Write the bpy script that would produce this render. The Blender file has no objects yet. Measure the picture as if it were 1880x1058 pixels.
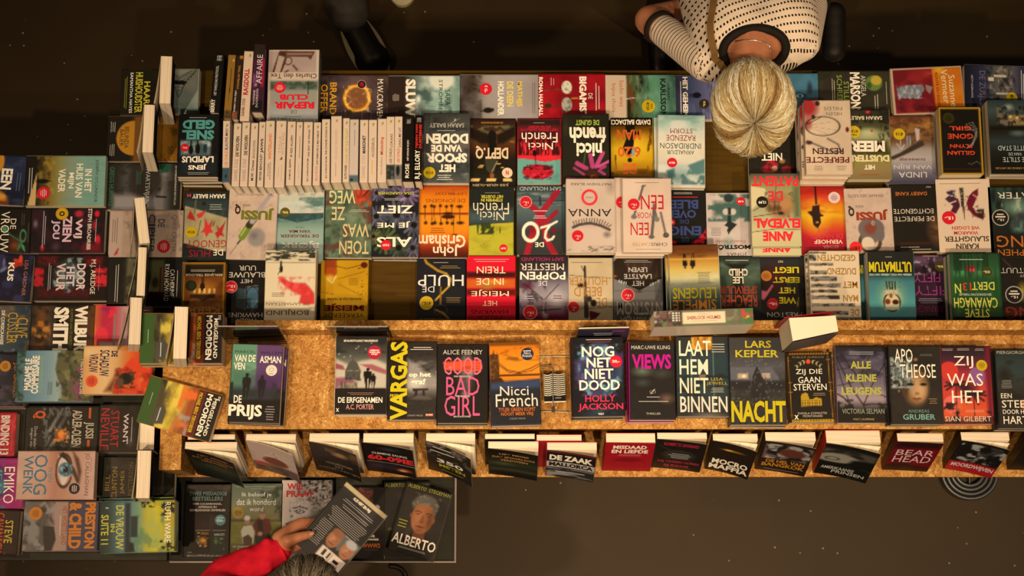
import bpy, bmesh, math, random
import numpy as np
from mathutils import Vector, Matrix
from mathutils.bvhtree import BVHTree
from math import sin, cos, radians as R, pi

SC = bpy.context.scene
COL = SC.collection
# ------------------------------------------------------------ camera, world, lights, exposure
F = 3000.0                                   # focal length in pixels of the 1880-wide frame
TILT = math.atan(571 / F)
H = 5.274                                    # the camera looks down from a gallery
cam = bpy.data.cameras.new('camera'); camo = bpy.data.objects.new('camera', cam); COL.objects.link(camo)
cam.sensor_width = 36; cam.lens = F * 36 / 1880; cam.clip_end = 60
camo.location = (0, 0, H); camo.rotation_euler = (TILT, 0, 0); SC.camera = camo
wd = bpy.data.worlds.new('world'); SC.world = wd; wd.use_nodes = True
wd.node_tree.nodes['Background'].inputs[0].default_value = (1.0, 0.66, 0.40, 1)
wd.node_tree.nodes['Background'].inputs[1].default_value = 0.13
SC.view_settings.view_transform = 'Standard'; SC.view_settings.look = 'None'
SC.view_settings.gamma = 1; SC.view_settings.use_curve_mapping = False
SC.view_settings.exposure = 0.17
LAMP = (1.0, 0.645, 0.345)
def spot(x, y, z, tx, ty, watts, cone, blend=0.6, rad=0.06):
    l = bpy.data.lights.new('overhead_spot', 'SPOT'); l.energy = watts; l.color = LAMP; l.spot_size = R(cone)
    l.spot_blend = blend; l.shadow_soft_size = rad
    o = bpy.data.objects.new('overhead_spot', l); COL.objects.link(o); o.location = (x, y, z)
    o.rotation_euler = Vector((tx - x, ty - y, 0.75 - z)).to_track_quat('-Z', 'Y').to_euler()
spot(0.85, -0.95, 5.0, 0.65, 0.45, 470, 48, 1.0)
spot(-1.5, -0.75, 5.0, -0.80, 0.65, 400, 46, 1.0)
spot(2.7, -0.2, 5.0, 1.35, 0.95, 340, 48, 1.0)
spot(-0.3, -1.1, 5.0, 0.0, 0.85, 300, 46, 1.0)
spot(1.5, 2.2, 5.0, 0.62, 1.25, 70, 17, 1.0)  # added fill spot with no known source, brightens the bending woman
spot(-2.6, 0.6, 5.0, -0.9, 1.05, 150, 50, 1.0)

# ------------------------------------------------------------ helpers
ZT = 0.74                                    # table tops
ct, st = cos(TILT), sin(TILT)
def px2w(px, py, z):
    dx, dy, dz = (px - 940) / F, -(py - 529) / F, -1.0
    wy, wz = dy * ct - dz * st, dy * st + dz * ct
    k = (z - H) / wz
    return Vector((dx * k, wy * k, z))
def w2px(p):
    x, y, z = p[0], p[1], p[2] - H
    cy, cz = y * ct + z * st, -y * st + z * ct
    return 940 + F * x / -cz, 529 - F * cy / -cz
def hexc(c):
    if isinstance(c, (tuple, list, np.ndarray)): return np.array(c, float)
    if len(c) == 3: c = ''.join(k * 2 for k in c)
    return np.array([int(c[i:i + 2], 16) / 255 for i in (0, 2, 4)])
def lin(c):
    c = np.asarray(c, float)
    return np.where(c <= 0.04045, c / 12.92, ((c + 0.055) / 1.055) ** 2.4)
WB = lin(hexc('f2ca9e'))                     # white paper under these lamps
def ink(c):                                  # colour seen in the lamp light -> the colour of the print itself
    c = np.asarray(c, float); l = lin(c) / WB * 0.8; r, g, b = c[..., 0], c[..., 1], c[..., 2]
    red = np.clip((r - np.maximum(g, b) - .32) / .25, 0, 1); cool = np.clip((b - r + .12) / .25, 0, 1)
    l = l * (1 + .6 * red)[..., None]; l[..., 2] *= 1 - .32 * cool
    cyan = (np.clip((np.maximum(l[..., 1], l[..., 2]) - l[..., 0]) / .12, 0, 1) * .2)[..., None]
    l = l * (1 - cyan) + (l @ np.array([.3, .55, .15]))[..., None] * cyan
    return np.clip(l, 0.003, 0.9)
def alb(c): return ink(hexc(c))
MATS = {}
def mat(name, color=None, rough=0.5, spec=0.4, metal=0.0, build=None):
    if name in MATS: return MATS[name]
    m = bpy.data.materials.new(name); m.use_nodes = True; MATS[name] = m
    b = m.node_tree.nodes['Principled BSDF']
    if color is not None: b.inputs['Base Color'].default_value = (*[float(v) for v in alb(color)], 1)
    b.inputs['Roughness'].default_value = rough; b.inputs['Metallic'].default_value = metal
    b.inputs['Specular IOR Level'].default_value = spec
    if build: build(m.node_tree, b)
    return m
def nd(t, typ, **kw):
    n = t.nodes.new(typ)
    for k, v in kw.items():
        if k.startswith('i_'): n.inputs[k[2:].replace('_', ' ')].default_value = v
        else: setattr(n, k, v)
    return n
def ramp(t, stops):
    r = t.nodes.new('ShaderNodeValToRGB'); e = r.color_ramp.elements
    while len(e) < len(stops): e.new(0.5)
    for q, (p, c) in zip(e, stops): q.position = p; q.color = (*[float(v) for v in alb(c)], 1)
    return r
def b_print(t, b):
    a = nd(t, 'ShaderNodeAttribute', attribute_name='print')
    t.links.new(a.outputs['Color'], b.inputs['Base Color'])
    n = nd(t, 'ShaderNodeTexNoise', i_Scale=60.0); tc = nd(t, 'ShaderNodeTexCoord')
    t.links.new(tc.outputs['Object'], n.inputs['Vector'])
    mr = nd(t, 'ShaderNodeMapRange'); mr.inputs[3].default_value = 0.3; mr.inputs[4].default_value = 0.44
    t.links.new(n.outputs[0], mr.inputs[0]); t.links.new(mr.outputs[0], b.inputs['Roughness'])
PRINT = mat('printed_cover', rough=0.42, spec=0.12, build=b_print)
def b_fibre(t, b):
    a = nd(t, 'ShaderNodeAttribute', attribute_name='print')
    t.links.new(a.outputs['Color'], b.inputs['Base Color'])
DYED = mat('dyed_fibre', rough=0.55, spec=0.3, build=b_fibre)
def b_pages(t, b):
    tc = nd(t, 'ShaderNodeTexCoord'); mp = nd(t, 'ShaderNodeMapping'); mp.inputs['Scale'].default_value = (2, 2, 420)
    n = nd(t, 'ShaderNodeTexNoise', i_Scale=1.0, i_Detail=3.0)
    t.links.new(tc.outputs['Object'], mp.inputs[0]); t.links.new(mp.outputs[0], n.inputs['Vector'])
    r = ramp(t, [(0.3, 'c99f72'), (0.5, 'ecc494'), (0.75, 'f5cf9d')])
    t.links.new(n.outputs[0], r.inputs[0]); t.links.new(r.outputs[0], b.inputs['Base Color'])
PAGES = mat('page_edges', rough=0.85, spec=0.1, build=b_pages)
def b_osb(t, b):
    tc = nd(t, 'ShaderNodeTexCoord'); L = t.links.new
    def flakes(scale, off):
        mp = nd(t, 'ShaderNodeMapping'); mp.inputs['Location'].default_value = (off, off * 2, off * 3)
        L(tc.outputs['Object'], mp.inputs[0])
        nz = nd(t, 'ShaderNodeTexNoise', i_Scale=scale * 0.6, i_Detail=2.0); L(mp.outputs[0], nz.inputs['Vector'])
        mx = nd(t, 'ShaderNodeVectorMath', operation='MULTIPLY_ADD'); mx.inputs[1].default_value = (0.03, 0.03, 0.03)
        L(nz.outputs['Color'], mx.inputs[0]); L(mp.outputs[0], mx.inputs[2])
        v = nd(t, 'ShaderNodeTexVoronoi', i_Scale=scale); L(mx.outputs[0], v.inputs['Vector'])
        sp = nd(t, 'ShaderNodeSeparateColor'); L(v.outputs['Color'], sp.inputs[0])
        an = nd(t, 'ShaderNodeMath', operation='MULTIPLY'); an.inputs[1].default_value = 6.28; L(sp.outputs[0], an.inputs[0])
        vr = nd(t, 'ShaderNodeVectorRotate', rotation_type='Z_AXIS'); L(mp.outputs[0], vr.inputs['Vector']); L(an.outputs[0], vr.inputs['Angle'])
        m2 = nd(t, 'ShaderNodeMapping'); m2.inputs['Scale'].default_value = (30, 330, 30); L(vr.outputs[0], m2.inputs[0])
        n2 = nd(t, 'ShaderNodeTexNoise', i_Scale=1.0, i_Detail=3.0); L(m2.outputs[0], n2.inputs['Vector'])
        return sp, n2
    s1, n1 = flakes(46, 0.0); s2, n2 = flakes(110, 3.0)
    def mixf(a, c, f):
        m = nd(t, 'ShaderNodeMix', data_type='FLOAT'); m.inputs[0].default_value = f; L(a, m.inputs[2]); L(c, m.inputs[3]); return m.outputs[0]
    k = mixf(mixf(n1.outputs[0], n2.outputs[0], 0.5), mixf(s1.outputs[1], s2.outputs[1], 0.6), 0.2)
    r = ramp(t, [(0.28, '5a300c'), (0.42, '96581a'), (0.50, 'b06e2c'), (0.58, 'c08036'), (0.72, 'f0be74')])
    L(k, r.inputs[0]); L(r.outputs[0], b.inputs['Base Color'])
    bp = nd(t, 'ShaderNodeBump'); bp.inputs['Strength'].default_value = 0.25; bp.inputs['Distance'].default_value = 0.002
    L(k, bp.inputs['Height']); L(bp.outputs[0], b.inputs['Normal'])
OSB = mat('strand_board', rough=0.6, spec=0.25, build=b_osb)
def b_noise(c0, c1, scale, stretch=(1, 1, 1), detail=4.0):
    def f(t, b):
        tc = nd(t, 'ShaderNodeTexCoord'); mp = nd(t, 'ShaderNodeMapping'); mp.inputs['Scale'].default_value = stretch
        n = nd(t, 'ShaderNodeTexNoise', i_Scale=scale, i_Detail=detail)
        t.links.new(tc.outputs['Object'], mp.inputs[0]); t.links.new(mp.outputs[0], n.inputs['Vector'])
        r = ramp(t, [(0.35, c0), (0.65, c1)])
        t.links.new(n.outputs[0], r.inputs[0]); t.links.new(r.outputs[0], b.inputs['Base Color'])
    return f
TABLE = mat('olive_tabletop', rough=0.6, spec=0.1, build=b_noise('422804', '4c3006', 9, (1, 14, 1)))
SLATE = mat('slate_blue_tray', rough=0.5, spec=0.15, build=b_noise('1f1c14', '27231a', 30))
DARKLEG = mat('dark_metal', '1c1712', 0.4, 0.5)
def b_floor(t, b):
    tc = nd(t, 'ShaderNodeTexCoord'); L = t.links.new
    n = nd(t, 'ShaderNodeTexNoise', i_Scale=2.2, i_Detail=6.0); L(tc.outputs['Object'], n.inputs['Vector'])
    r = ramp(t, [(0.3, '291806'), (0.7, '322009')])
    L(n.outputs[0], r.inputs[0])
    v = nd(t, 'ShaderNodeTexVoronoi', i_Scale=17.0); L(tc.outputs['Object'], v.inputs['Vector'])
    m = nd(t, 'ShaderNodeMath', operation='LESS_THAN'); m.inputs[1].default_value = 0.055; L(v.outputs['Distance'], m.inputs[0])
    mx = nd(t, 'ShaderNodeMix', data_type='RGBA'); L(m.outputs[0], mx.inputs[0]); L(r.outputs[0], mx.inputs[6])
    mx.inputs[7].default_value = (*[float(v) for v in alb('8a6c48')], 1)
    L(mx.outputs[2], b.inputs['Base Color'])
FLOOR = mat('dark_concrete', rough=0.5, spec=0.22, build=b_floor)
def b_clear(t, b):
    out = t.nodes['Material Output']; tr = nd(t, 'ShaderNodeBsdfTransparent'); tr.inputs[0].default_value = (0.95, 0.95, 0.94, 1)
    gl = nd(t, 'ShaderNodeBsdfGlossy'); gl.inputs['Roughness'].default_value = 0.04
    fr = nd(t, 'ShaderNodeFresnel'); fr.inputs[0].default_value = 1.49
    mx = nd(t, 'ShaderNodeMixShader'); t.links.new(fr.outputs[0], mx.inputs[0]); t.links.new(tr.outputs[0], mx.inputs[1])
    t.links.new(gl.outputs[0], mx.inputs[2]); t.links.new(mx.outputs[0], out.inputs['Surface'])
CLEAR = mat('clear_acrylic', build=b_clear)
def b_frost(t, b):
    out = t.nodes['Material Output']; tr = nd(t, 'ShaderNodeBsdfTransparent'); tr.inputs[0].default_value = (0.9, 0.88, 0.9, 1)
    mx = nd(t, 'ShaderNodeMixShader'); mx.inputs[0].default_value = 0.55
    df = nd(t, 'ShaderNodeBsdfDiffuse'); df.inputs[0].default_value = (0.5, 0.47, 0.5, 1)
    t.links.new(tr.outputs[0], mx.inputs[1]); t.links.new(df.outputs[0], mx.inputs[2]); t.links.new(mx.outputs[0], out.inputs['Surface'])
EDGE = mat('polished_acrylic_edge', build=b_frost)

def link(name, me, m, parent=None):
    o = bpy.data.objects.new(name, me); COL.objects.link(o)
    if m is not None and not me.materials: me.materials.append(m)
    if parent is not None: o.parent = parent
    return o
def tag(o, label=None, cat=None, group=None, kind=None):
    if label: o['label'] = label
    if cat: o['category'] = cat
    if group: o['group'] = group
    if kind: o['kind'] = kind
    return o
def thing(name, label, cat, M=Matrix(), group=None):
    o = bpy.data.objects.new(name, None); COL.objects.link(o); o.empty_display_size = 0.03; o.matrix_world = M
    return tag(o, label, cat, group)
def rawmesh(name, V, faces, colors=None, smooth=False):
    """faces: list of index arrays (n,k)"""
    me = bpy.data.meshes.new(name); V = np.asarray(V, np.float32)
    me.vertices.add(len(V)); me.vertices.foreach_set('co', V.ravel())
    tot = [np.full(len(f), f.shape[1], np.int32) for f in faces if len(f)]
    idx = np.concatenate([f.ravel() for f in faces if len(f)]).astype(np.int32); tot = np.concatenate(tot)
    me.loops.add(len(idx)); me.loops.foreach_set('vertex_index', idx)
    me.polygons.add(len(tot)); me.polygons.foreach_set('loop_start', np.concatenate([[0], np.cumsum(tot)[:-1]]).astype(np.int32))
    if smooth: me.polygons.foreach_set('use_smooth', np.ones(len(tot), bool))
    me.update(calc_edges=True); me.validate()
    if colors is not None and len(me.vertices) == len(V):
        at = me.color_attributes.new('print', 'FLOAT_COLOR', 'POINT')
        c = np.ones((len(V), 4), np.float32); c[:, :3] = colors; at.data.foreach_set('color', c.ravel())
    return me
def boxes(name, bs, m, parent=None, bev=0.0, color=None):
    bm = bmesh.new()
    for (x0, y0, z0, x1, y1, z1) in bs:
        r = bmesh.ops.create_cube(bm, size=1)
        for v in r['verts']: v.co = Vector((x0 + (v.co.x + .5) * (x1 - x0), y0 + (v.co.y + .5) * (y1 - y0), z0 + (v.co.z + .5) * (z1 - z0)))
    if bev: bmesh.ops.bevel(bm, geom=bm.edges[:], offset=bev, segments=2, affect='EDGES', profile=0.5)
    me = bpy.data.meshes.new(name); bm.to_mesh(me); bm.free()
    if color is not None:
        at = me.color_attributes.new('print', 'FLOAT_COLOR', 'POINT')
        at.data.foreach_set('color', np.tile(np.append(alb(color), 1), len(me.vertices)).astype(np.float32))
    return link(name, me, m, parent)
def tube_data(pts, rad, sides=6, closed=False):
    pts = [Vector(p) for p in pts]; n = len(pts); V = []; Fq = []
    rad = rad if isinstance(rad, (list, tuple)) else [rad] * n
    up = None
    for i, p in enumerate(pts):
        if closed: t = (pts[(i + 1) % n] - pts[i - 1]).normalized()
        else: t = (pts[min(i + 1, n - 1)] - pts[max(i - 1, 0)]).normalized()
        if up is None: up = t.orthogonal().normalized()
        up = (up - t * up.dot(t)).normalized(); s = t.cross(up)
        for k in range(sides):
            a = 2 * pi * k / sides; V.append(p + (up * cos(a) + s * sin(a)) * rad[i])
    for i in range(n if closed else n - 1):
        j = (i + 1) % n
        for k in range(sides):
            l = (k + 1) % sides; Fq.append((i * sides + k, i * sides + l, j * sides + l, j * sides + k))
    return [tuple(v) for v in V], Fq
def tube(name, paths, rad, m, parent=None, sides=6, closed=False):
    V = []; Q = []
    for pts in paths:
        v, q = tube_data(pts, rad, sides, closed); o = len(V); V += v; Q += [tuple(k + o for k in f) for f in q]
    me = bpy.data.meshes.new(name); me.from_pydata(V, [], Q)
    for p in me.polygons: p.use_smooth = True
    return link(name, me, m, parent)

# ------------------------------------------------------------ lettering and cover art
TCACHE = {}
def glyphs(s, bold):
    k = (s, bold)
    if k not in TCACHE:
        cu = bpy.data.curves.new('t', 'FONT'); cu.body = s; cu.offset = bold; cu.resolution_u = 2
        o = bpy.data.objects.new('t', cu); me = bpy.data.meshes.new_from_object(o)
        V = np.empty(len(me.vertices) * 3, np.float32); me.vertices.foreach_get('co', V); V = V.reshape(-1, 3)[:, :2].copy()
        Fs = {}
        for p in me.polygons: Fs.setdefault(len(p.vertices), []).append(tuple(p.vertices))
        bpy.data.objects.remove(o); bpy.data.meshes.remove(me); bpy.data.curves.remove(cu)
        lo, hi = V.min(0), V.max(0); V = (V - lo) / np.maximum(hi - lo, 1e-6)
        TCACHE[k] = (V, [np.array(f) for f in Fs.values()])
    return TCACHE[k]
RNG = np.random.RandomState(7)
TAB = RNG.rand(64, 64)
def vnoise(x, y):
    xi, yi = np.floor(x).astype(int), np.floor(y).astype(int); fx, fy = x - xi, y - yi
    fx = fx * fx * (3 - 2 * fx); fy = fy * fy * (3 - 2 * fy)
    a, b, c, d = TAB[xi % 64, yi % 64], TAB[(xi + 1) % 64, yi % 64], TAB[xi % 64, (yi + 1) % 64], TAB[(xi + 1) % 64, (yi + 1) % 64]
    return (a * (1 - fx) + b * fx) * (1 - fy) + (c * (1 - fx) + d * fx) * fy
def fbm(x, y, o=4):
    s = 0; a = 0.5
    for i in range(o): s = s + a * vnoise(x + 17.3 * i, y + 9.1 * i); a *= 0.5; x = x * 2.1; y = y * 2.1
    return s / 0.94
def paint(X, Y, items, box):
    """cover art in the photograph's own orientation; X, Y are sample positions"""
    img = np.zeros(X.shape + (3,)); x0, y0, x1, y1 = box
    def put(a, c): img[:] = img * (1 - a[..., None]) + hexc(c) * a[..., None]
    def stops(v, cs):
        cs = np.array([hexc(c) for c in cs]); k = np.clip(v, 0, 1) * (len(cs) - 1)
        i = np.minimum(k.astype(int), len(cs) - 2); f = (k - i)[..., None]
        return cs[i] * (1 - f) + cs[i + 1] * f
    soft0 = max(abs(x1 - x0), abs(y1 - y0)) / 90
    for q in items:
        t = q[0]
        if t == 'C': img[:] = hexc(q[1])
        elif t == 'G': img[:] = stops((Y - y0) / (y1 - y0), q[1:])
        elif t == 'H': img[:] = stops((X - x0) / (x1 - x0), q[1:])
        elif t == 'N':                       # colour, amount, size x, size y, threshold, softness
            c, am, sx, sy = q[1:5]; th = q[5] if len(q) > 5 else 0.35; sf = q[6] if len(q) > 6 else 0.35
            n = fbm(X / sx + len(items), Y / sy + 3.3)
            a = np.clip((n - th) / sf, 0, 1) * am
            if len(q) > 7: bx = q[7]; e = 14 * soft0 / 7; a = a * np.clip(np.minimum(np.minimum(X - bx[0], bx[2] - X), np.minimum(Y - bx[1], bx[3] - Y)) / e + .5, 0, 1)
            put(a, c)
        elif t == 'E':                       # x, y, rx, ry, colour, softness 0..1, angle
            dx, dy = X - q[1], Y - q[2]; an = R(q[7]) if len(q) > 7 else 0
            ex, ey = (dx * cos(an) + dy * sin(an)) / q[3], (-dx * sin(an) + dy * cos(an)) / q[4]
            d = np.sqrt(ex * ex + ey * ey); s = max(q[6] if len(q) > 6 else 0, soft0 / min(q[3], q[4]))
            put(np.clip((1 - d) / s + 0.5 * (s < 0.5), 0, 1), q[5])
        elif t == 'O':                       # ring: x, y, rx, ry, width, colour
            d = np.sqrt(((X - q[1]) / q[3]) ** 2 + ((Y - q[2]) / q[4]) ** 2)
            put(np.clip((q[5] / 2 - np.abs(d - 1) * min(q[3], q[4])) / soft0 + .5, 0, 1), q[6])
        elif t == 'R':
            s = q[6] if len(q) > 6 else soft0
            d = np.maximum(np.maximum(q[1] - X, X - q[3]), np.maximum(q[2] - Y, Y - q[4])); put(np.clip(0.5 - d / s, 0, 1), q[5])
        elif t == 'L':                       # polyline points, width, colour
            for (ax, ay), (bx, by) in zip(q[1], q[1][1:]):
                vx, vy = bx - ax, by - ay; k = np.clip(((X - ax) * vx + (Y - ay) * vy) / max(vx * vx + vy * vy, 1e-6), 0, 1)
                d = np.hypot(X - ax - k * vx, Y - ay - k * vy); put(np.clip((q[2] / 2 - d) / soft0 + .5, 0, 1), q[3])
        elif t == 'P':
            pts = q[1]; ins = np.zeros(X.shape, bool); d = np.full(X.shape, 1e9)
            for (ax, ay), (bx, by) in zip(pts, pts[1:] + pts[:1]):
                if ay != by: ins ^= ((ay > Y) != (by > Y)) & (X < (bx - ax) * (Y - ay) / (by - ay) + ax)
                vx, vy = bx - ax, by - ay; k = np.clip(((X - ax) * vx + (Y - ay) * vy) / max(vx * vx + vy * vy, 1e-6), 0, 1)
                d = np.minimum(d, np.hypot(X - ax - k * vx, Y - ay - k * vy))
            s = q[3] if len(q) > 3 else soft0
            put(np.clip(0.5 + np.where(ins, d, -d) / s, 0, 1), q[2])
        elif t == 'M':                       # a figure seen in silhouette: x, y of the head, x, y of the feet, colour, width
            hx, hy, fx, fy, c = q[1:6]; vx, vy = fx - hx, fy - hy; Ln = math.hypot(vx, vy); ux, uy = vx / Ln, vy / Ln
            k = ((X - hx) * ux + (Y - hy) * uy) / Ln; s = np.abs((X - hx) * -uy + (Y - hy) * ux) / Ln
            w = q[6] if len(q) > 6 else 1.0
            prof = np.interp(k, [0, .03, .08, .13, .15, .2, .35, .5, .6, .98, 1], [0, .04, .055, .04, .03, .12, .13, .11, .1, .05, .05]) * w
            a = np.clip((prof - s) * Ln / soft0 + .5, 0, 1) * ((k > 0) & (k < 1)); a = a * (1 - ((k > .55) & (s < .018 * w))); put(a, c)
    return img
WOBBLE = random.Random(3)
def map_uv(box, rot):
    x0, y0, x1, y1 = box                     # photo orientation -> the book's own u (across) and v (down)
    return {'U': lambda x, y: ((x - x0) / (x1 - x0), (y - y0) / (y1 - y0)),
            'D': lambda x, y: ((x1 - x) / (x1 - x0), (y1 - y) / (y1 - y0)),
            'R': lambda x, y: ((y - y0) / (y1 - y0), (x1 - x) / (x1 - x0)),
            'L': lambda x, y: ((y1 - y) / (y1 - y0), (x - x0) / (x1 - x0))}[rot]
def inv_uv(box, rot):
    x0, y0, x1, y1 = box
    return {'U': lambda u, v: (x0 + u * (x1 - x0), y0 + v * (y1 - y0)),
            'D': lambda u, v: (x1 - u * (x1 - x0), y1 - v * (y1 - y0)),
            'R': lambda u, v: (x1 - v * (x1 - x0), y0 + u * (y1 - y0)),
            'L': lambda u, v: (x0 + v * (x1 - x0), y1 - u * (y1 - y0))}[rot]
ORD = 'URDL'
def text_verts(s, bx, box, rot, trot, w, h, bold):
    """lettering that fills box bx of the picture, in cover metres"""
    V, Fs = glyphs(s, bold); f = map_uv(box, rot); x0, y0, x1, y1 = bx
    px = inv_uv(bx, trot)
    X, Y = px(V[:, 0], 1 - V[:, 1]); u, v = f(X, Y)
    return np.stack([(u - .5) * w, (.5 - v) * h], 1), Fs
def cover_mesh(name, w, h, thick, box, rot, art, texts, nx=50, ny=74, bend=None):
    u, v = np.meshgrid(np.linspace(0, 1, nx + 1), np.linspace(0, 1, ny + 1))
    X, Y = inv_uv(box, rot)(u, v)
    img = paint(X, Y, art, box)
    C = ink(img).reshape(-1, 3)
    V = np.stack([(u - .5) * w, (.5 - v) * h, np.full(u.shape, thick)], -1).reshape(-1, 3)
    i = (np.arange(ny)[:, None] * (nx + 1) + np.arange(nx)[None]).ravel()
    faces = [np.stack([i + nx + 1, i + nx + 2, i + 1, i], 1)]
    a = nx + 1; rim = list(range(0, nx)) + [k * a + nx for k in range(ny)] + [ny * a + k for k in range(nx, 0, -1)] + [k * a for k in range(ny, 0, -1)]
    n0 = len(V); lo = V[rim].copy(); lo[:, 2] = 0; m = len(rim)
    V = np.vstack([V, lo]); C = np.vstack([C, C[rim] * 0 + np.array([.55, .5, .42])]); k = np.arange(m)
    rim = np.array(rim); faces.append(np.stack([rim, rim[(k + 1) % m], n0 + (k + 1) % m, n0 + k], 1))
    q = [0, nx, nx + ny, 2 * nx + ny]; j = np.arange(nx); lo_a, lo_b = n0 + j, n0 + j + 1; bo_a = n0 + nx + ny + nx - j; bo_b = bo_a - 1
    faces.append(np.stack([lo_a, lo_b, bo_b, bo_a], 1))
    zt = thick + 0.00025
    for t in texts:
        s, bx, c = t[0], t[1:5], t[5]; bold = t[6] if len(t) > 6 else 0.0; tr = t[7] if len(t) > 7 else rot
        if s == '~': s, bold = '=', 1        # one line too faint to read
        if s == '=':                         # a paragraph of print too small to read: bx, colour, lines
            n = int(bold); f = map_uv(box, rot); rows = []
            for j in range(n):
                lo_, hi_ = (j + .3) / n, (j + .62) / n; e = WOBBLE.uniform(0, .18)
                rows.append(((e, lo_), (1 - e * .6, hi_)))
            for (ua, va), (ub, vb) in rows:
                g = inv_uv(bx, tr); pts = [map_uv(box, rot)(*g(p, r_)) for p, r_ in ((ua, vb), (ub, vb), (ub, va), (ua, va))]
                o = len(V); V = np.vstack([V, [((p - .5) * w, (.5 - r_) * h, zt) for p, r_ in pts]]); C = np.vstack([C, np.tile(alb(c), (4, 1))])
                faces.append(np.array([[o, o + 1, o + 2, o + 3]]))
            continue
        tv, tf = text_verts(s, bx, box, rot, tr, w, h, bold)
        o = len(V); V = np.vstack([V, np.column_stack([tv, np.full(len(tv), zt)])]); C = np.vstack([C, np.tile(alb(c), (len(tv), 1))])
        zt += 0.00002
        faces += [f + o for f in tf]
    if bend:
        s = np.clip((V[:, 0] + w / 2) / w, 0, 1); k = np.linspace(0, 1, 60)
        th = bend * (0.55 + 0.9 * k); ax = np.concatenate([[0], np.cumsum(np.cos(th))[:-1]]) / 59 * w; az = np.concatenate([[0], np.cumsum(np.sin(th))[:-1]]) / 59 * w
        off = V[:, 2].copy(); ang = bend * (0.55 + 0.9 * s)
        V = V.copy(); V[:, 0] = np.interp(s, k, ax) - w / 2 - np.sin(ang) * off; V[:, 2] = np.interp(s, k, az) + np.cos(ang) * off
    return rawmesh(name, V, faces, C)
def sticker_mesh(r, bg, rim, lines):
    V = [(0, 0, .0004)]; n = 28; C = [alb(bg)]; 
    for rr in (.84, 1.0):
        for k in range(n): V.append((r * rr * cos(2 * pi * k / n), r * rr * sin(2 * pi * k / n), .0004)); C.append(alb(bg if rr < .9 else rim))
    k = np.arange(n); f = [np.stack([0 * k, 1 + k, 1 + (k + 1) % n], 1), np.stack([1 + k, 1 + n + k, 1 + n + (k + 1) % n, 1 + (k + 1) % n], 1)]
    V = np.array(V); C = np.array(C)
    for (s, cx, cy, w, h, c, b) in lines:
        tv, tf = glyphs(s, b); o = len(V)
        V = np.vstack([V, np.column_stack([(cx + (tv[:, 0] - .5) * w) * r, (cy + (tv[:, 1] - .5) * h) * r, np.full(len(tv), .0006)])])
        C = np.vstack([C, np.tile(alb(c), (len(tv), 1))]); f += [q + o for q in tf]
    return rawmesh('price_sticker', V, f, C)

# ------------------------------------------------------------ books
CROPS = dict(c1=(0, 80, 4.809), c2=(180, 60, 4.809), c3=(0, 270, 4.809), c4=(0, 440, 4.809), c5=(0, 630, 4.809), c6=(0, 820, 4.444),
    d1=(320, 60, 4.809), d2=(580, 110, 4.809), d3=(840, 110, 4.809), d4=(1080, 110, 4.809), d5=(1300, 110, 4.809), d6=(1540, 100, 4.809),
    e1=(320, 200, 5.289), e2=(320, 330, 6.225), e3=(580, 200, 5.289), e4=(580, 330, 6.225), e5=(840, 200, 5.289), e6=(840, 330, 6.225), e7=(1100, 310, 5.568), e8=(1340, 270, 4.6),
    f1=(1600, 290, 5.289), f2=(320, 450, 5.289), f3=(560, 450, 5.29), f4=(840, 450, 5.289), f5=(1100, 430, 5.037), f6=(1360, 430, 5.037), f7=(1580, 430, 5.037), f8=(200, 540, 4.809),
    g1=(380, 580, 4.811), g2=(600, 580, 4.811), g3=(800, 580, 4.811), g4=(1030, 570, 4.811), g5=(1230, 570, 4.811), g6=(1420, 580, 4.811), g7=(1600, 600, 5.289), g8=(240, 670, 4.232),
    h1=(320, 780, 6.267), h2=(560, 780, 5.875), h3=(860, 780, 6.714), h4=(1090, 780, 6.065), h5=(1360, 780, 6.714), h6=(1580, 780, 6.267), h7=(320, 860, 5.343), h8=(500, 860, 5.222), px=(0, 0, 1.0))
def c2p(crop, x, y):
    ox, oy, s = CROPS[crop]; return ox + x / s, oy + y / s
PLACED = []
def obb(cx, cy, w, h, rot, sh=0.004):
    a, b = cos(rot), sin(rot); w, h = w / 2 - sh, h / 2 - sh
    return [(cx + x * a - y * b, cy + x * b + y * a) for x, y in ((-w, -h), (w, -h), (w, h), (-w, h))], rot
def overlaps(A, B):
    for rot in (A[1], B[1]):
        for ax in ((cos(rot), sin(rot)), (-sin(rot), cos(rot))):
            a = [p[0] * ax[0] + p[1] * ax[1] for p in A[0]]; b = [p[0] * ax[0] + p[1] * ax[1] for p in B[0]]
            if max(a) < min(b) or max(b) < min(a): return False
    return True
def rest(cx, cy, w, h, rot, z0):
    A = obb(cx, cy, w, h, rot); z = z0
    for B, zb in PLACED:
        if zb > z and zb < z0 + 0.16 and overlaps(A, B): z = zb
    return z
def body(root, w, h, t, spine_c, back_c, spine_me=None, open_=None):
    c = 0.0012
    boxes('page_block', [(-w / 2 + .0008, -h / 2 + .0009, c, w / 2 - .0009, h / 2 - .0009, t - c)], PAGES, root)
    boxes('back_cover', [(-w / 2, -h / 2, 0, w / 2, h / 2, c)], PRINT, root, color=back_c)
    if spine_me is None: boxes('spine', [(-w / 2 - .0009, -h / 2, 0, -w / 2, h / 2, t)], PRINT, root, color=spine_c)
    else: link('spine', spine_me, PRINT, root)
def stickers(root, sts, box, rot, w, h, t):
    for q in sts:
        x, y, r, bg, rim, lines = q; u, v = map_uv(box, rot)(x, y)
        sc = w / (abs(box[3] - box[1]) if rot in 'RL' else abs(box[2] - box[0]))
        o = link('price_sticker', sticker_mesh(r * sc, bg, rim, lines), PRINT, root); o.location = ((u - .5) * w, (.5 - v) * h, t + .0004)
ANG = {'U': 0, 'D': pi, 'R': -pi / 2, 'L': pi / 2}
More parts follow.
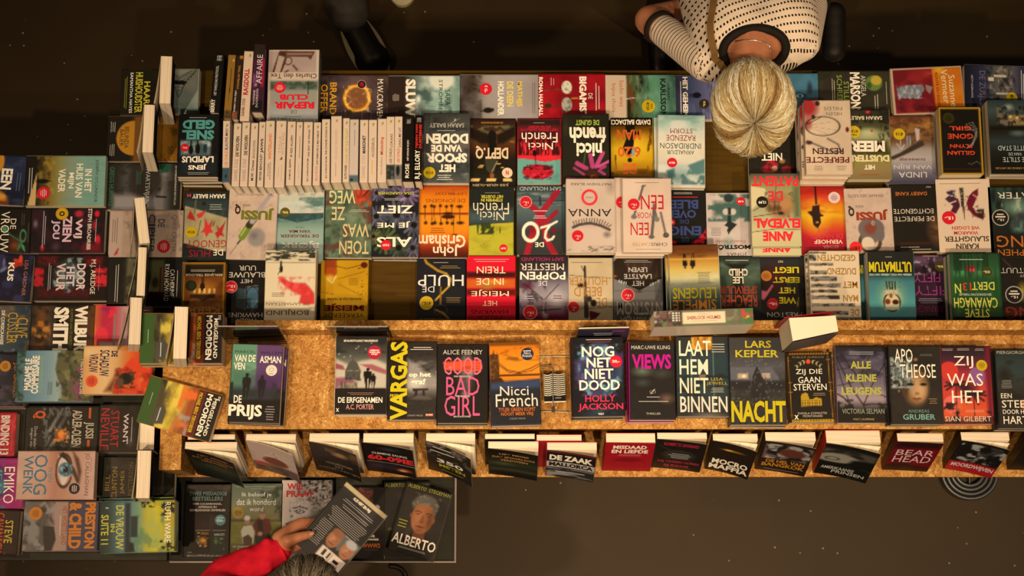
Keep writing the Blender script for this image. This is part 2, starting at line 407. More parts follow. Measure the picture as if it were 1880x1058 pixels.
def copies(root, M, k, t, label, group):
    r = root.copy(); COL.objects.link(r); r.matrix_world = M; r['label'] = label
    for ch in [c for c in bpy.data.objects if c.parent == root]:
        if ch.name.startswith('price_sticker'): continue
        d = ch.copy(); COL.objects.link(d); d.parent = r
    return r
def book(crop, box, rot, art, texts, label, n=1, t=0.026, skew=0.0, st_=(), z0=ZT, spine=None, group='books laid flat on the tables', cat='book', jit=None, base=None, name='paperback_book', lift=0.0):
    (x0, y0), (x1, y1) = c2p(crop, box[0], box[1]), c2p(crop, box[2], box[3])
    zt = z0 + n * t + lift
    for _ in range(3):
        l, r = px2w(x0, (y0 + y1) / 2, zt), px2w(x1, (y0 + y1) / 2, zt); a, b = px2w((x0 + x1) / 2, y0, zt), px2w((x0 + x1) / 2, y1, zt)
        W, Hh = (r - l).length, (a - b).length; cx, cy = (l.x + r.x) / 2, (a.y + b.y) / 2
        w, h = (W, Hh) if rot in 'UD' else (Hh, W)
        ang = ANG[rot] + R(skew); zb = (base if base is not None else rest(cx, cy, w, h, ang, z0)) + .0006; zt = zb + n * t + lift
    rnd = random.Random(label); t_ = t; t = t - .0005
    cm = cover_mesh('front_cover', w, h, 0.0012, box, rot, art, texts)
    M = Matrix.Translation((cx, cy, zb + lift + (n - 1) * t_)) @ Matrix.Rotation(ang, 4, 'Z')
    root = thing(name, label, cat, M, group)
    f = link('front_cover', cm, PRINT, root); f.location = (0, 0, t - .0012)
    u = paint(*[np.array([[q]]) for q in inv_uv(box, rot)(.02, .5)], art, box)[0, 0]
    body(root, w, h, t, spine or u, spine or u)
    stickers(root, st_, box, rot, w, h, t)
    short = label.split(',')[0]
    for k in range(n - 1):
        j = jit or (0.0035, 0.0035)
        Mk = Matrix.Translation((cx + rnd.uniform(-1, 1) * j[0], cy + rnd.uniform(-1, 1) * j[1], zb + lift + (n - 2 - k) * t_)) @ Matrix.Rotation(ang + R(rnd.uniform(-.7, .7)), 4, 'Z')
        word = ['copy directly beneath the ', 'third copy down under the ', 'fourth copy down under the ', 'fifth copy down under the '][k]
        copies(root, Mk, k, t, word + short, group)
    PLACED.append((obb(cx, cy, w, h, ang, 0.004), zt))
    return root
def upright(crop, top, face, art, texts, label, zb, lean=16, open_=8, h=0.205, w=None, spine='2a1a12', box=(0, 0, 100, 150), group=None, st_=(), yaw=0.0, back=None, both=False):
    """a book standing on its tail and leaning back; top = page-top rectangle in crop coordinates"""
    (x0, y0), (x1, y1) = c2p(crop, top[0], top[1]), c2p(crop, top[2], top[3])
    zb += .001; L = R(lean); z = zb + h * cos(L)
    if face == 'S': P, Q, T = px2w(x0, y0, z), px2w(x1, y0, z), px2w(x0, y1, z)
    else: P, Q, T = px2w(x1, y0, z), px2w(x1, y1, z), px2w(x0, y0, z)
    w = w or (Q - P).length; t = (T - P).length * cos(L)
    ya = (0 if face == 'S' else -pi / 2) + R(yaw)
    Rz = Matrix.Rotation(ya, 4, 'Z'); fr = Matrix(((1, 0, 0, 0), (0, sin(L), -cos(L), 0), (0, cos(L), sin(L), 0), (0, 0, 0, 1)))
    M = Rz @ fr; c = (P + Q) / 2
    up = M.to_3x3() @ Vector((0, 1, 0)); M.translation = c - up * h / 2
    root = thing('paperback_book', label, 'book', M, group)
    o = R(open_)
    f = link('front_cover', cover_mesh('front_cover', w, h, 0.0012, box, 'U', art, texts, bend=o), PRINT, root); f.location = (0, 0, t - .0012)
    if open_ > 12:                           # the first leaves fall forward with the cover
        g = link('loose_leaf', cover_mesh('loose_leaf', w - .003, h - .004, 0.0006, box, 'U', [('C', 'd9b48a')], [], nx=24, ny=2, bend=o * .35), PAGES, root); g.location = (0.0005, 0, t - .0022)
    body(root, w, h, t, spine, back or spine)
    stickers(root, st_, box, 'U', w, h, t)
    return root, M, w, h, t
# ------------------------------------------------------------ floor, tables, chipboard unit
me = bpy.data.meshes.new('floor'); me.from_pydata([(-7, -6, 0), (7, -6, 0), (7, 8, 0), (-7, 8, 0)], [], [(0, 1, 2, 3)])
tag(link('floor', me, FLOOR), kind='structure')
PLASTER = mat('dim_plaster', rough=.9, spec=.1, build=b_noise('3a2c1e', '443424', 3))
for n_, a_ in (('wall_far', (-7, 8, 0, 7, 8.15, 6.5)), ('wall_west', (-7.15, -6, 0, -7, 8.15, 6.5)), ('wall_east', (7, -6, 0, 7.15, 8.15, 6.5)), ('wall_near', (-7, -6.15, 0, 7, -6, 6.5))): tag(boxes(n_, [a_], PLASTER), kind='structure')
X_ = lambda px, z, py=529: px2w(px, py, z).x
Y_ = lambda py, z: px2w(940, py, z).y
def table(label, x0, x1, y0, y1, ztop, m, thick=.03, leg=.05, inset=.06):
    r = thing('display_table', label, 'table', Matrix.Translation(((x0 + x1) / 2, (y0 + y1) / 2, 0)))
    cx, cy = (x0 + x1) / 2, (y0 + y1) / 2
    boxes('tabletop', [(x0 - cx, y0 - cy, ztop - thick, x1 - cx, y1 - cy, ztop)], m, r, bev=.002)
    for sx in (0, 1):
        for sy in (0, 1):
            ax = (x1 - inset - leg - cx) if sx else (x0 + inset - cx); ay = (y1 - inset - leg - cy) if sy else (y0 + inset - cy)
            boxes('leg', [(ax, ay, 0, ax + leg, ay + leg, ztop - thick)], DARKLEG, r)
    return r
XC = X_(294, .90, 800)                       # the wing ends where the chipboard unit begins
YRB, YRF, YSF, YLF = Y_(588, .985), Y_(606, .985), Y_(788, .90), Y_(876, .70)
table('long olive table carrying the four main rows of books', XC + .002, 2.1, YRF + .006, Y_(129, ZT), ZT, TABLE)
table('small olive table filling the far corner beside the long one', X_(222, ZT), XC - .002, Y_(289, ZT), Y_(129, ZT), ZT, TABLE)
table('side wing table, its books turned a quarter round', -1.75, XC - .002, Y_(1030, ZT), Y_(291, ZT), ZT, SLATE)
r = thing('display_shelf', 'stepped chipboard shelf unit in front of the long table', 'shelf', Matrix.Translation((.3, YSF, 0)))
ox, oy = .3, YSF
def ob(n, x0, y0, z0, x1, y1, z1): boxes(n, [(x0 - ox, y0 - oy, z0, x1 - ox, y1 - oy, z1)], OSB, r, bev=.001)
XR = 2.1
ob('shelf_board', XC, YSF, .882, XR, YRF, .90)
ob('back_rail', X_(432, .985, 600), YRF, .882, XR, YRB, .985)
ob('riser_panel', XC, YSF + .012, .70, XR, YSF + .03, .882)
ob('ledge_board', XC, YLF, .682, XR, YSF + .03, .70)
ob('end_panel', XC, YLF + .004, .70, X_(334, .90, 800), YSF + .012, .90)
for xa in (XC + .05, .45, 1.6): ob('support_panel', xa, YLF + .06, 0, xa + .02, YRF - .05, .682)
xt0, xt1, yt0, yt1, zt_ = X_(316, .62, 950), X_(838, .62, 950), Y_(1034, .62), Y_(872, .62), .62
r = table('low slate tray table tucked under the chipboard ledge', xt0, xt1, yt0, yt1, zt_, SLATE, thick=.025)
c_ = r.location
boxes('tray_rim', [(xt0 - c_.x, yt0 - c_.y, zt_, xt1 - c_.x, yt0 + .005 - c_.y, zt_ + .012), (xt1 - .005 - c_.x, yt0 + .005 - c_.y, zt_, xt1 - c_.x, YLF + .01 - c_.y, zt_ + .012)], EDGE, r)
# ------------------------------------------------------------ the books, row by row
W_, K_ = 'f0d2a8', '1c140d'
B1, B2, B3 = 0.02, 0.035, 0.05
def pr(x, y, r, txt, bg='a8121a', c=W_, rim=None, sub=None):
    l = [(txt, 0, 0 if not sub else -.12, 1.25, .55 if not sub else .5, c, .03)]
    if sub: l.append((sub, 0, .5, .75, .28, c, .02))
    return (x, y, r, bg, rim or bg, l)
def dots(x, y, r, bg, c, rim=None):          # round sticker with print too small to read
    return (x, y, r, bg, rim or bg, [('-', 0, .4, .8, .1, c, 0), ('-', 0, .15, 1.2, .12, c, 0), ('-', 0, -.12, 1.1, .12, c, 0), ('-', 0, -.4, .8, .1, c, 0)])
YEL, RED, OLV = 'c79a12', 'b0141c', '5a4a0c'
# row along the far edge, titles reading sideways
book('c1', (1065, 225, 1540, 635), 'R', [('C', '1d170c'), ('R', 1130, 225, 1330, 228, '5a4a12')],
     [('SAMANTHA HAYES', 1145, 255, 1172, 615, 'd8c4a4', B1), ('HUISHOUDSTER', 1192, 255, 1258, 610, 'c9b013', B1), ('HAAR', 1270, 335, 1325, 540, 'c9b013', B1), ('=', 1095, 280, 1125, 585, '8a7a20', 2)],
     'black paperback with tall yellow capitals at the far corner of the table')
book('c2', (560, 322, 890, 712), 'R', [('G', '8f8a6c', '86806a', '7c8474', '5f6f68'), ('N', 'b3aa86', .5, 160, 160), ('L', [(665, 600), (720, 560), (770, 430), (860, 335)], 6, '2a2620'), ('L', [(620, 560), (660, 470), (720, 400), (820, 335)], 4, '2a2620')]
     + [('L', [(640 + k * 19, 540 - k * 22), (690 + k * 19, 560 - k * 24)], 3, '2a2620') for k in range(9)] + [('E', 735, 440, 45, 18, '201a14'), ('L', [(660, 610), (800, 700)], 3, 'b0a890'), ('L', [(720, 710), (660, 610)], 3, 'a09880')],
     [], 'pale green paperback with a curving railway track, beneath the far display stand', lift=0.0)
book('d1', (825, 150, 1272, 782), 'D', [('C', 'c9a684'), ('R', 825, 165, 1248, 352, 'a58470'), ('N', 'b8977e', .5, 120, 90, .4, .3, (825, 165, 1248, 352)),
     ('P', [(860, 352), (945, 352), (985, 240), (985, 160), (920, 160)], '4a2a1e'), ('P', [(880, 352), (930, 352), (968, 215), (915, 200)], 'b08e72'), ('P', [(975, 160), (1235, 165), (1200, 240), (1170, 215), (975, 210)], '5a3626'), ('R', 985, 178, 1210, 198, '8a6450'),
     ('O', 1000, 250, 32, 34, 10, '5a3828'), ('L', [(1045, 290), (1080, 328)], 18, '6a3a26'), ('L', [(975, 350), (1000, 335)], 14, '6a3a26'),
     ('R', 850, 432, 1265, 775, '8f8670'), ('R', 850, 432, 1265, 500, '56604e', 40), ('N', '303a2e', .7, 50, 40, .45, .2, (850, 432, 1265, 500)), ('R', 850, 660, 1265, 775, '9a948a', 90), ('L', [(1183, 432), (1183, 545)], 7, '26241c'), ('R', 850, 740, 1265, 775, '6f6a64', 50)],
     [('Charles den Tex', 848, 362, 1255, 405, '2a1c12', .005), ('CLUB', 930, 545, 1185, 595, RED, B3), ('REPAIR', 885, 612, 1240, 672, RED, B3), ('DE', 1030, 685, 1085, 715, '6a4a40', 0), ('=', 970, 735, 1140, 748, '4a4640', 1)],
     'cream paperback with a pistol and bullets photographed along its lower cover', t=.045, st_=[dots(932, 487, 50, RED, 'e0a890')], n=2)
book('d2', (25, 140, 640, 545), 'R', [('H', '241a1c', '3a2a28', '5a4038', '4a3430', '2c2018'), ('N', '6a4c40', .5, 60, 60), ('E', 360, 335, 150, 150, 'a0521a', 1), ('O', 362, 338, 108, 108, 34, 'b8650f'), ('O', 364, 340, 108, 110, 14, 'f0a83a'), ('N', 'ffd080', .6, 22, 22, .55, .15, (240, 220, 490, 460)), ('E', 362, 336, 84, 84, '7a4624', .5), ('N', '9a6034', .5, 40, 40, .4, .3, (290, 260, 440, 420))],
     [('BRAND', 122, 200, 182, 482, 'd08a1c', B1), ('OFFER', 42, 215, 104, 466, 'd08a1c', B1), ('M.W.CRAVEN', 540, 170, 592, 525, W_, 0)], 'dark brown paperback with a glowing ring of fire', st_=[dots(402, 217, 38, '16100e', 'b0141c', 'c9b090')])
book('d2', (640, 142, 1272, 545), 'R', [('H', '2a1c14', '33221a', '5c6a64', '7f9a94', '86a49c', '5f7c7c'), ('R', 640, 140, 785, 545, '2e1e16', 30), ('N', '2c4648', .75, 90, 60, .45, .25, (880, 200, 1200, 545)), ('E', 1110, 175, 110, 90, 'cfc4a4', .3), ('N', 'd8cca8', .5, 80, 80, .5, .3, (840, 140, 1272, 545)), ('E', 905, 345, 30, 50, 'e0d8b8', .9)]
     , [('SLUW', 790, 170, 880, 505, W_, B3), ('SARA', 1140, 262, 1185, 405, '1f2a2a', 0), ('STRÖMBERG', 1085, 175, 1125, 535, '1f2a2a', 0), ('=', 675, 300, 735, 365, 'b8a080', 5)], 'misty teal forest paperback beside the ring of fire cover')
book('d3', (20, 132, 714, 525), 'R', [('H', '20160f', '3a2a1e', '8a7666', '978574', '9a8a80', '948072', '8a766a'), ('N', '2a1e14', .9, 70, 50, .42, .15, (60, 132, 215, 525)), ('N', 'a89486', .4, 150, 150), ('E', 270, 445, 42, 24, '1c150f'), ('E', 312, 440, 14, 20, '1c150f'), ('L', [(205, 455), (250, 448)], 8, '1c150f')],
     [('MATHIJS', 515, 190, 572, 412, 'd8ac38', B2), ('DE DEEN', 436, 190, 492, 412, 'dcb450', B2), ('HOLLANDER', 355, 190, 410, 492, W_, B2), ('=', 655, 190, 690, 480, '6a584a', 2)], 'grey paperback with a small dark bird and a red price dot', st_=[pr(250, 258, 52, '€ 15,-')])
book('d3', (716, 126, 1305, 525), 'R', [('C', '8c0e14'), ('N', '6a080e', .6, 120, 120), ('L', [(770, 270), (935, 258)], 6, '4a4a1e'), ('L', [(780, 398), (935, 402)], 6, '4a4a1e'), ('E', 800, 405, 30, 22, '34280e'), ('E', 965, 242, 46, 58, 'd6c49c'), ('N', '8a7a58', .7, 18, 18, .5, .15, (925, 185, 1012, 300)), ('E', 965, 395, 46, 64, 'a89a80'), ('N', '5c5240', .7, 18, 18, .5, .15, (920, 330, 1012, 460)), ('L', [(1010, 340), (1060, 338)], 12, 'c07a1a')],
     [('RONA HALSALL', 718, 152, 754, 495, W_, B2), ('BIGAMIST', 1075, 146, 1140, 512, W_, B3), ('DE', 1155, 295, 1192, 346, W_, 0), ('=', 1210, 180, 1260, 465, 'd8b090', 2), ('=', 815, 150, 860, 230, 'c88a70', 2)], 'crimson paperback with two white roses')
book('d4', (152, 132, 775, 525), 'R', [('H', 'cfa880', 'cda67e', '3a3a1c', '4c5c30', '3c6a54', '3f7a66', '37665c', '2c4c48'), ('R', 152, 132, 340, 525, 'cfa880', 16), ('N', '1c180c', .85, 50, 130, .5, .15, (345, 132, 530, 525)), ('N', '8a9a6a', .6, 40, 120, .58, .2, (345, 132, 600, 525)), ('P', [(335, 140), (380, 235), (408, 310), (395, 420), (370, 500), (380, 400), (350, 320), (350, 220)], '6a3a1c'), ('L', [(335, 345), (410, 335)], 7, 'd8c4a4'), ('N', '62a48c', .4, 90, 90, .5, .3, (480, 132, 775, 525))],
     [('Iselin was', 276, 185, 316, 412, 'b8651c', 0), ('bijna thuis', 200, 210, 244, 460, 'b8651c', 0), ('ORJAN', 690, 208, 722, 352, '1c201c', B1), ('KARLSSON', 636, 165, 686, 505, '1c201c', B2)], 'half cream, half sea green paperback with a yellow price dot', st_=[pr(530, 410, 56, '€7,50', YEL, '2a200c', None, 'NU')])
book('d4', (780, 140, 1390, 525), 'R', [('H', '2a2440', '3c4470', '5a5a90', '8a78b0', '7a80a8', '4c7890'), ('N', '28304c', .7, 30, 160, .5, .2), ('M', 1000, 315, 880, 315, '151420', 1.3), ('E', 960, 312, 34, 26, '151420')],
     [('HET GEHEIM', 835, 150, 880, 500, W_, B2), ('DREN', 1098, 215, 1142, 330, '6aa0a8', 0), ('=', 806, 150, 828, 500, 'c8b8a8', 1)], 'violet and blue paperback lying beside the blonde woman', st_=[pr(1022, 390, 42, '€15,-', '3a2812')])
book('d5', (400, 122, 975, 500), 'R', [('G', '1f6f92', '226c94', '1c5578', '123a58', '10304a'), ('E', 900, 250, 34, 80, '0f2c46', .8), ('E', 810, 318, 60, 26, '0d2238', .4), ('E', 810, 318, 34, 18, '2c86a8', .4), ('E', 812, 318, 13, 13, '081420'), ('L', [(750, 300), (800, 288), (870, 310)], 8, '0f2c46')],
     [], 'deep blue paperback showing a single eye')
book('d5', (978, 100, 1605, 495), 'R', [('C', '2a2418'), ('N', '38301f', .7, 120, 120), ('E', 1465, 205, 74, 68, '5a7420', .2), ('E', 1490, 180, 48, 42, 'b8942c', .3), ('E', 1425, 225, 30, 40, '30481a', .6)],
     [('SCHREEUW', 1140, 134, 1186, 490, '8a9a1c', 0), ('STILLE', 1200, 190, 1246, 382, '8a9a1c', 0), ('MARSONS', 1256, 110, 1346, 468, W_, B2), ('ANGELA', 1352, 138, 1396, 322, 'd0b894', 0), ('=', 1460, 300, 1505, 445, 'b0a078', 2), ('=', 1090, 140, 1125, 400, 'b0a078', 2), ('=', 1565, 160, 1585, 410, '9a8a68', 1)], 'charcoal paperback with a bitten green apple')
book('d6', (468, 115, 1100, 520), 'R', [('C', 'b8926a'), ('R', 490, 128, 1090, 510, '6a1418'), ('N', '8a201c', .7, 140, 110, .4, .3, (490, 128, 840, 510)), ('N', 'a8381a', .6, 120, 60, .5, .3, (640, 128, 860, 300)), ('R', 840, 128, 1090, 510, 'b85c10', 14), ('E', 900, 145, 70, 50, 'e0a020', .9), ('N', 'c8741a', .5, 120, 120, .45, .3, (840, 128, 1090, 510)), ('P', [(510, 290), (560, 270), (740, 265), (760, 300), (700, 390), (640, 380), (520, 375)], '6a6a78'), ('N', 'b0a8ac', .7, 24, 30, .5, .2, (510, 265, 750, 390)), ('P', [(770, 265), (835, 290), (800, 350), (775, 320)], '8a6a5a'), ('N', '3a0a10', .6, 150, 100, .55, .2, (490, 380, 840, 510))],
     [('Suzanne', 978, 190, 1034, 470, 'dcc08c', 0), ('Vermeer', 915, 140, 972, 438, 'dcc08c', 0), ('ROUTE DU SOLEIL', 862, 165, 886, 470, '7a1a10', B1)], 'red and orange paperback with a ragged cream border', skew=2.6, lift=0.002)
book('d6', (1112, 98, 1700, 490), 'R', [('H', '15151f', '1e1e34', '26284a', '4a4440', '6a5a4a', '58504c', '2e2a4e', '2a2648'), ('N', '141016', .7, 40, 60, .5, .15, (1300, 98, 1560, 490)), ('N', 'a08c6c', .6, 30, 30, .58, .15, (1330, 98, 1530, 490)), ('R', 1320, 205, 1370, 235, 'c8b08a'), ('R', 1370, 180, 1480, 200, 'c0a882'), ('R', 1390, 340, 1500, 355, 'c8b896')],
     [('DE ZUSJES', 1226, 150, 1296, 450, '6a5464', 0), ('HETTY KLEINLOOG', 1170, 190, 1186, 388, 'b8a894', 0), ('=', 1605, 130, 1640, 420, 'c8b8a0', 2)], 'night blue paperback with a lit white verandah', skew=-2.0, st_=[pr(1525, 380, 48, '€7', YEL, '2a200c')])
# second row, upside down as seen from the gallery
book('e1', (35, 50, 427, 660), 'D', [('C', '14120f'), ('R', 60, 305, 355, 462, '53626a', 24), ('N', 'a8b4b0', .8, 60, 40, .45, .25, (60, 310, 355, 440)), ('R', 60, 460, 420, 640, '1c1f24', 60), ('R', 235, 345, 320, 440, '37505e', 8), ('E', 162, 398, 24, 44, '0d0c0c'), ('E', 228, 390, 24, 52, '0d0c0c'), ('E', 300, 385, 18, 42, '1c2a34'), ('L', [(162, 312), (162, 370)], 14, '0d0c0c'), ('L', [(224, 312), (228, 370)], 14, '0d0c0c')],
     [('GELD', 72, 106, 388, 198, '2a8a92', B3), ('SNEL', 72, 206, 382, 300, '2a8a92', B3), ('LAPIDUS', 78, 460, 386, 522, W_, B2), ('JENS', 142, 534, 320, 592, W_, B2), ('=', 120, 78, 335, 92, 'a89a88', 1), ('=', 130, 612, 360, 640, '9a8c7a', 2)],
     'black paperback with a huge teal title, on top of a stack of four', n=4, t=.028, st_=[pr(103, 378, 40, '€12,-')], jit=(.006, .004))
book('e3', (1042, 42, 1490, 720), 'D', [('G', '3a342c', '46423c', '4c4844', '5a5048', '47443f', '3a3a38', '50504a'), ('N', '7a5a44', .6, 120, 60, .5, .25, (1042, 330, 1490, 480)), ('N', '242220', .6, 90, 70, .5, .2), ('N', '8a8a7a', .6, 90, 60, .55, .2, (1250, 620, 1490, 720)), ('P', [(1400, 90), (1330, 130), (1290, 150), (1340, 120), (1345, 95), (1365, 108)], 'b8a488')],
     [('SARAH BAILEY', 1100, 140, 1438, 182, 'c0a888', 0), ('DODEN', 1070, 240, 1478, 340, W_, B3), ('VAN DE', 1120, 350, 1420, 418, W_, B3), ('SPOOR', 1068, 430, 1468, 524, W_, B3), ('HET', 1198, 540, 1356, 614, W_, B3), ('=', 1175, 635, 1330, 695, 'c8b498', 3), ('=', 1160, 204, 1380, 218, 'b0a088', 1)],
     'grey stormy paperback with four bold white title lines', t=.034, st_=[pr(1105, 620, 58, '€7,50', YEL, '3a2c08')])
book('e5', (120, 95, 562, 772), 'D', [('G', '2a130c', '3a2414', '54351a', '4a2410', '20160e', '1c160c', '241c10', '17120c'), ('N', '6a6034', .8, 60, 30, .48, .12, (125, 160, 555, 260)), ('N', 'a8581a', .8, 90, 30, .5, .12, (130, 225, 550, 330)), ('P', [(120, 180), (320, 250), (300, 470), (380, 470), (380, 250), (562, 160), (562, 260), (440, 340), (230, 340), (120, 280)], '20130c', 30), ('P', [(300, 230), (330, 200), (375, 230), (375, 480), (305, 480)], '15100c'), ('P', [(265, 490), (380, 490), (360, 600), (335, 650), (280, 590)], '3a3424'), ('L', [(385, 510), (335, 610)], 10, '9a7a50'), ('R', 200, 560, 245, 572, 'd0a050'), ('R', 215, 545, 255, 556, 'c89a4c'), ('R', 380, 530, 420, 540, 'c89a4c'), ('R', 420, 565, 450, 575, 'c89a4c'), ('P', [(135, 675), (222, 675), (210, 705), (125, 705)], 'd8a860'), ('P', [(285, 675), (378, 675), (372, 705), (280, 705)], 'd8a860'), ('P', [(440, 675), (520, 675), (535, 705), (445, 705)], 'd8a860'), ('E', 335, 650, 22, 26, '8a4a20')],
     [('DEPT.Q', 175, 358, 492, 488, 'd8b07c', B2), ('JUSSI ADLER-OLSEN', 150, 722, 496, 752, 'd0a878', 0), ('DE VROUW IN DE KOOI', 230, 126, 440, 142, 'c8782a', B1)],
     'dark paperback with a falling figure and a round white badge', t=.032, st_=[(483, 622, 52, 'd8b488', 'c09a70', [('N', 0, 0, .55, .85, 'a01018', .03)])])
book('e5', (580, 95, 1005, 728), 'D', [('C', 'b01c20'), ('R', 580, 95, 1005, 170, '241814', 40), ('R', 580, 170, 1005, 300, '3a1414', 120), ('N', '2a0c0c', .85, 14, 90, .42, .15, (590, 290, 1005, 450)), ('P', [(580, 480), (700, 490), (850, 515), (1005, 490), (1005, 730), (580, 730)], '4f9494', 6), ('N', '2f6a6c', .5, 120, 60, .5, .3, (580, 600, 1005, 730)), ('L', [(755, 440), (760, 545)], 12, '7a1418'), ('E', 780, 612, 150, 72, '98141c', .12), ('N', '4a0a10', .8, 34, 16, .48, .12, (640, 545, 925, 685)), ('N', 'c8303a', .5, 30, 14, .58, .12, (640, 545, 925, 685)), ('E', 748, 430, 20, 30, '1c0808')],
     [('French', 622, 230, 972, 326, W_, 0), ('Nicci', 690, 330, 926, 396, W_, 0), ('HEEFT IEMAND CHARLOTTE', 612, 192, 976, 218, 'a01820', B1), ('SALTER GEZIEN?', 690, 164, 906, 190, 'a01820', B1), ('=', 725, 128, 868, 142, 'a89070', 1)],
     'red and turquoise paperback with a crimson carnation', t=.036)
book('e5', (1022, 46, 1470, 735), 'D', [('C', '221c12'), ('E', 1050, 190, 40, 120, '2e2a18', .9), ('L', [(1240, 430), (1225, 530)], 14, '3c4a1c'), ('L', [(1310, 560), (1290, 450)], 44, 'a8365a'), ('L', [(1345, 560), (1410, 430)], 40, 'b03c62'), ('L', [(1250, 580), (1160, 530)], 44, 'a8365a'), ('L', [(1230, 640), (1130, 575)], 22, '9a3054'), ('L', [(1370, 560), (1468, 510)], 26, 'b84468'), ('L', [(1370, 600), (1425, 635)], 26, '9a3054'), ('L', [(1245, 690), (1070, 680)], 30, '9a3054'), ('L', [(1250, 675), (1100, 710)], 18, 'a8365a'), ('L', [(1390, 580), (1430, 560)], 30, '9a3054'), ('E', 1300, 645, 66, 60, '3a1c12', .2), ('E', 1310, 670, 58, 36, '8a3418', .5), ('N', '1c0e08', .7, 16, 16, .5, .15, (1240, 590, 1360, 690))],
     [('DE GUNST', 1148, 106, 1378, 160, '9aa81c', B2), ('french', 1088, 176, 1442, 332, W_, B2), ('nicci', 1154, 330, 1402, 462, W_, B2), ('=', 1195, 72, 1330, 84, '5a4c34', 1)],
     'black paperback with a pink coneflower', n=2, t=.034)
book('d4', (200, 515, 572, 1062), 'D', [('G', '241608', '6a3c08', 'b07a10', 'c89414', 'c08a10', '9a640c', '5a3408'), ('R', 200, 515, 572, 580, '201408', 20), ('E', 420, 760, 140, 160, 'd8a41c', 1), ('N', '4a2606', .8, 24, 80, .5, .15, (200, 840, 250, 1062)), ('N', '4a2606', .8, 24, 80, .48, .15, (520, 600, 572, 960)), ('P', [(330, 570), (415, 570), (412, 650), (400, 760), (372, 860), (330, 840), (308, 770), (335, 700)], '17110c'), ('E', 366, 885, 20, 20, '17110c'), ('P', [(385, 790), (420, 760), (412, 840), (380, 858)], '8a8a80'), ('P', [(420, 960), (540, 960), (470, 1040)], '7a4a0c')],
     [('DAVID BALDACCI', 205, 527, 552, 573, W_, B2), ('MAN', 255, 616, 466, 710, 'b8501a', B2), ('6.20', 260, 766, 464, 862, 'b8501a', B2), ('DE', 305, 916, 422, 1012, 'b8501a', B2)],
     'amber paperback with a running man in a dark suit', t=.034)
STORM = [('G', '5a8a94', '8aa8a4', 'c0b89c', 'd0bc98', 'cfb890', 'c8b492', '9aa4a0', '6a8a90', 'c0b090'), ('N', 'd8c4a0', .7, 160, 100), ('N', '3c6470', .9, 60, 50, .5, .12, (580, 930, 1040, 1100)), ('N', '4c7c88', .7, 120, 50, .52, .2, (820, 480, 1040, 620)), ('P', [(690, 980), (760, 960), (770, 1040), (700, 1050)], '37606c', 20), ('P', [(880, 930), (1030, 870), (1030, 1000), (920, 1010)], '44707a', 20)]
STORMT = [('STORM', 724, 606, 922, 650, '8a3424', 0), ('RAZENDE', 690, 666, 946, 716, '8a3424', 0), ('INDRIDASON', 634, 736, 996, 786, '3c4a4a', 0), ('ARNALDUR', 694, 800, 936, 836, '3c4a4a', 0), ('=', 720, 510, 940, 535, '6a7a78', 2)]
book('d4', (582, 505, 985, 1110), 'D', STORM, [], 'ice blue paperback half hidden beneath another of the same cover', t=.03)
book('d4', (615, 486, 1028, 1126), 'D', STORM, STORMT, 'ice blue mountain paperback with a red price dot', t=.03, skew=-1.0, st_=[pr(740, 910, 44, '€8,99')])
book('e8', (158, -230, 550, 378), 'D', [('C', '16120c'), ('E', 355, 150, 50, 46, '8a1018', .2), ('E', 330, 190, 70, 40, '8a1018', .3), ('E', 475, 195, 48, 34, '8a1018', .2), ('N', '4a060c', .8, 18, 18, .5, .15, (260, 105, 530, 230)), ('E', 375, 180, 24, 22, 'b07a5c', .4), ('E', 440, 120, 26, 20, '9a6a2c', .3)],
     [('NIET', 268, 52, 442, 116, W_, B1)], 'black paperback with red flowers, below the blonde woman')
book('d5', (842, 382, 1245, 1032), 'D', [('C', 'cba57c'), ('N', 'b8926c', .5, 130, 130), ('E', 880, 440, 110, 130, '8a1c1c', .6), ('E', 870, 590, 50, 70, '9a2a22', .8), ('E', 960, 410, 20, 22, '2a1210', .4), ('E', 920, 530, 22, 26, '2a1210', .5), ('O', 1000, 610, 150, 84, 7, '2c2018'), ('L', [(850, 600), (990, 530)], 6, '2c2018'), ('L', [(850, 605), (1140, 650)], 2, '8a745c'), ('L', [(850, 605), (1090, 570)], 2, '8a745c'), ('L', [(850, 605), (1060, 690)], 2, '8a745c'), ('L', [(860, 740), (1000, 800), (1110, 850), (1150, 830), (1130, 770), (1040, 720)], 16, '6a5a4c'), ('E', 875, 755, 40, 24, '3a1a18', .6), ('E', 1215, 640, 20, 30, '5a1016', .5)],
     [('FIELDS', 1016, 440, 1176, 470, '5a4838', -.005), ('HELEN', 1034, 488, 1172, 516, '5a4838', -.005), ('RESTEN', 905, 802, 1176, 856, '3a0c10', B1), ('PERFECTE', 846, 880, 1222, 932, '5a0c12', B1), ('=', 905, 955, 1000, 1000, '7a6450', 3), ('=', 1110, 955, 1195, 1000, '7a6450', 3)],
     'cream paperback with a torn red butterfly wing, topmost of its stack', n=4, t=.03, jit=(.008, .006))
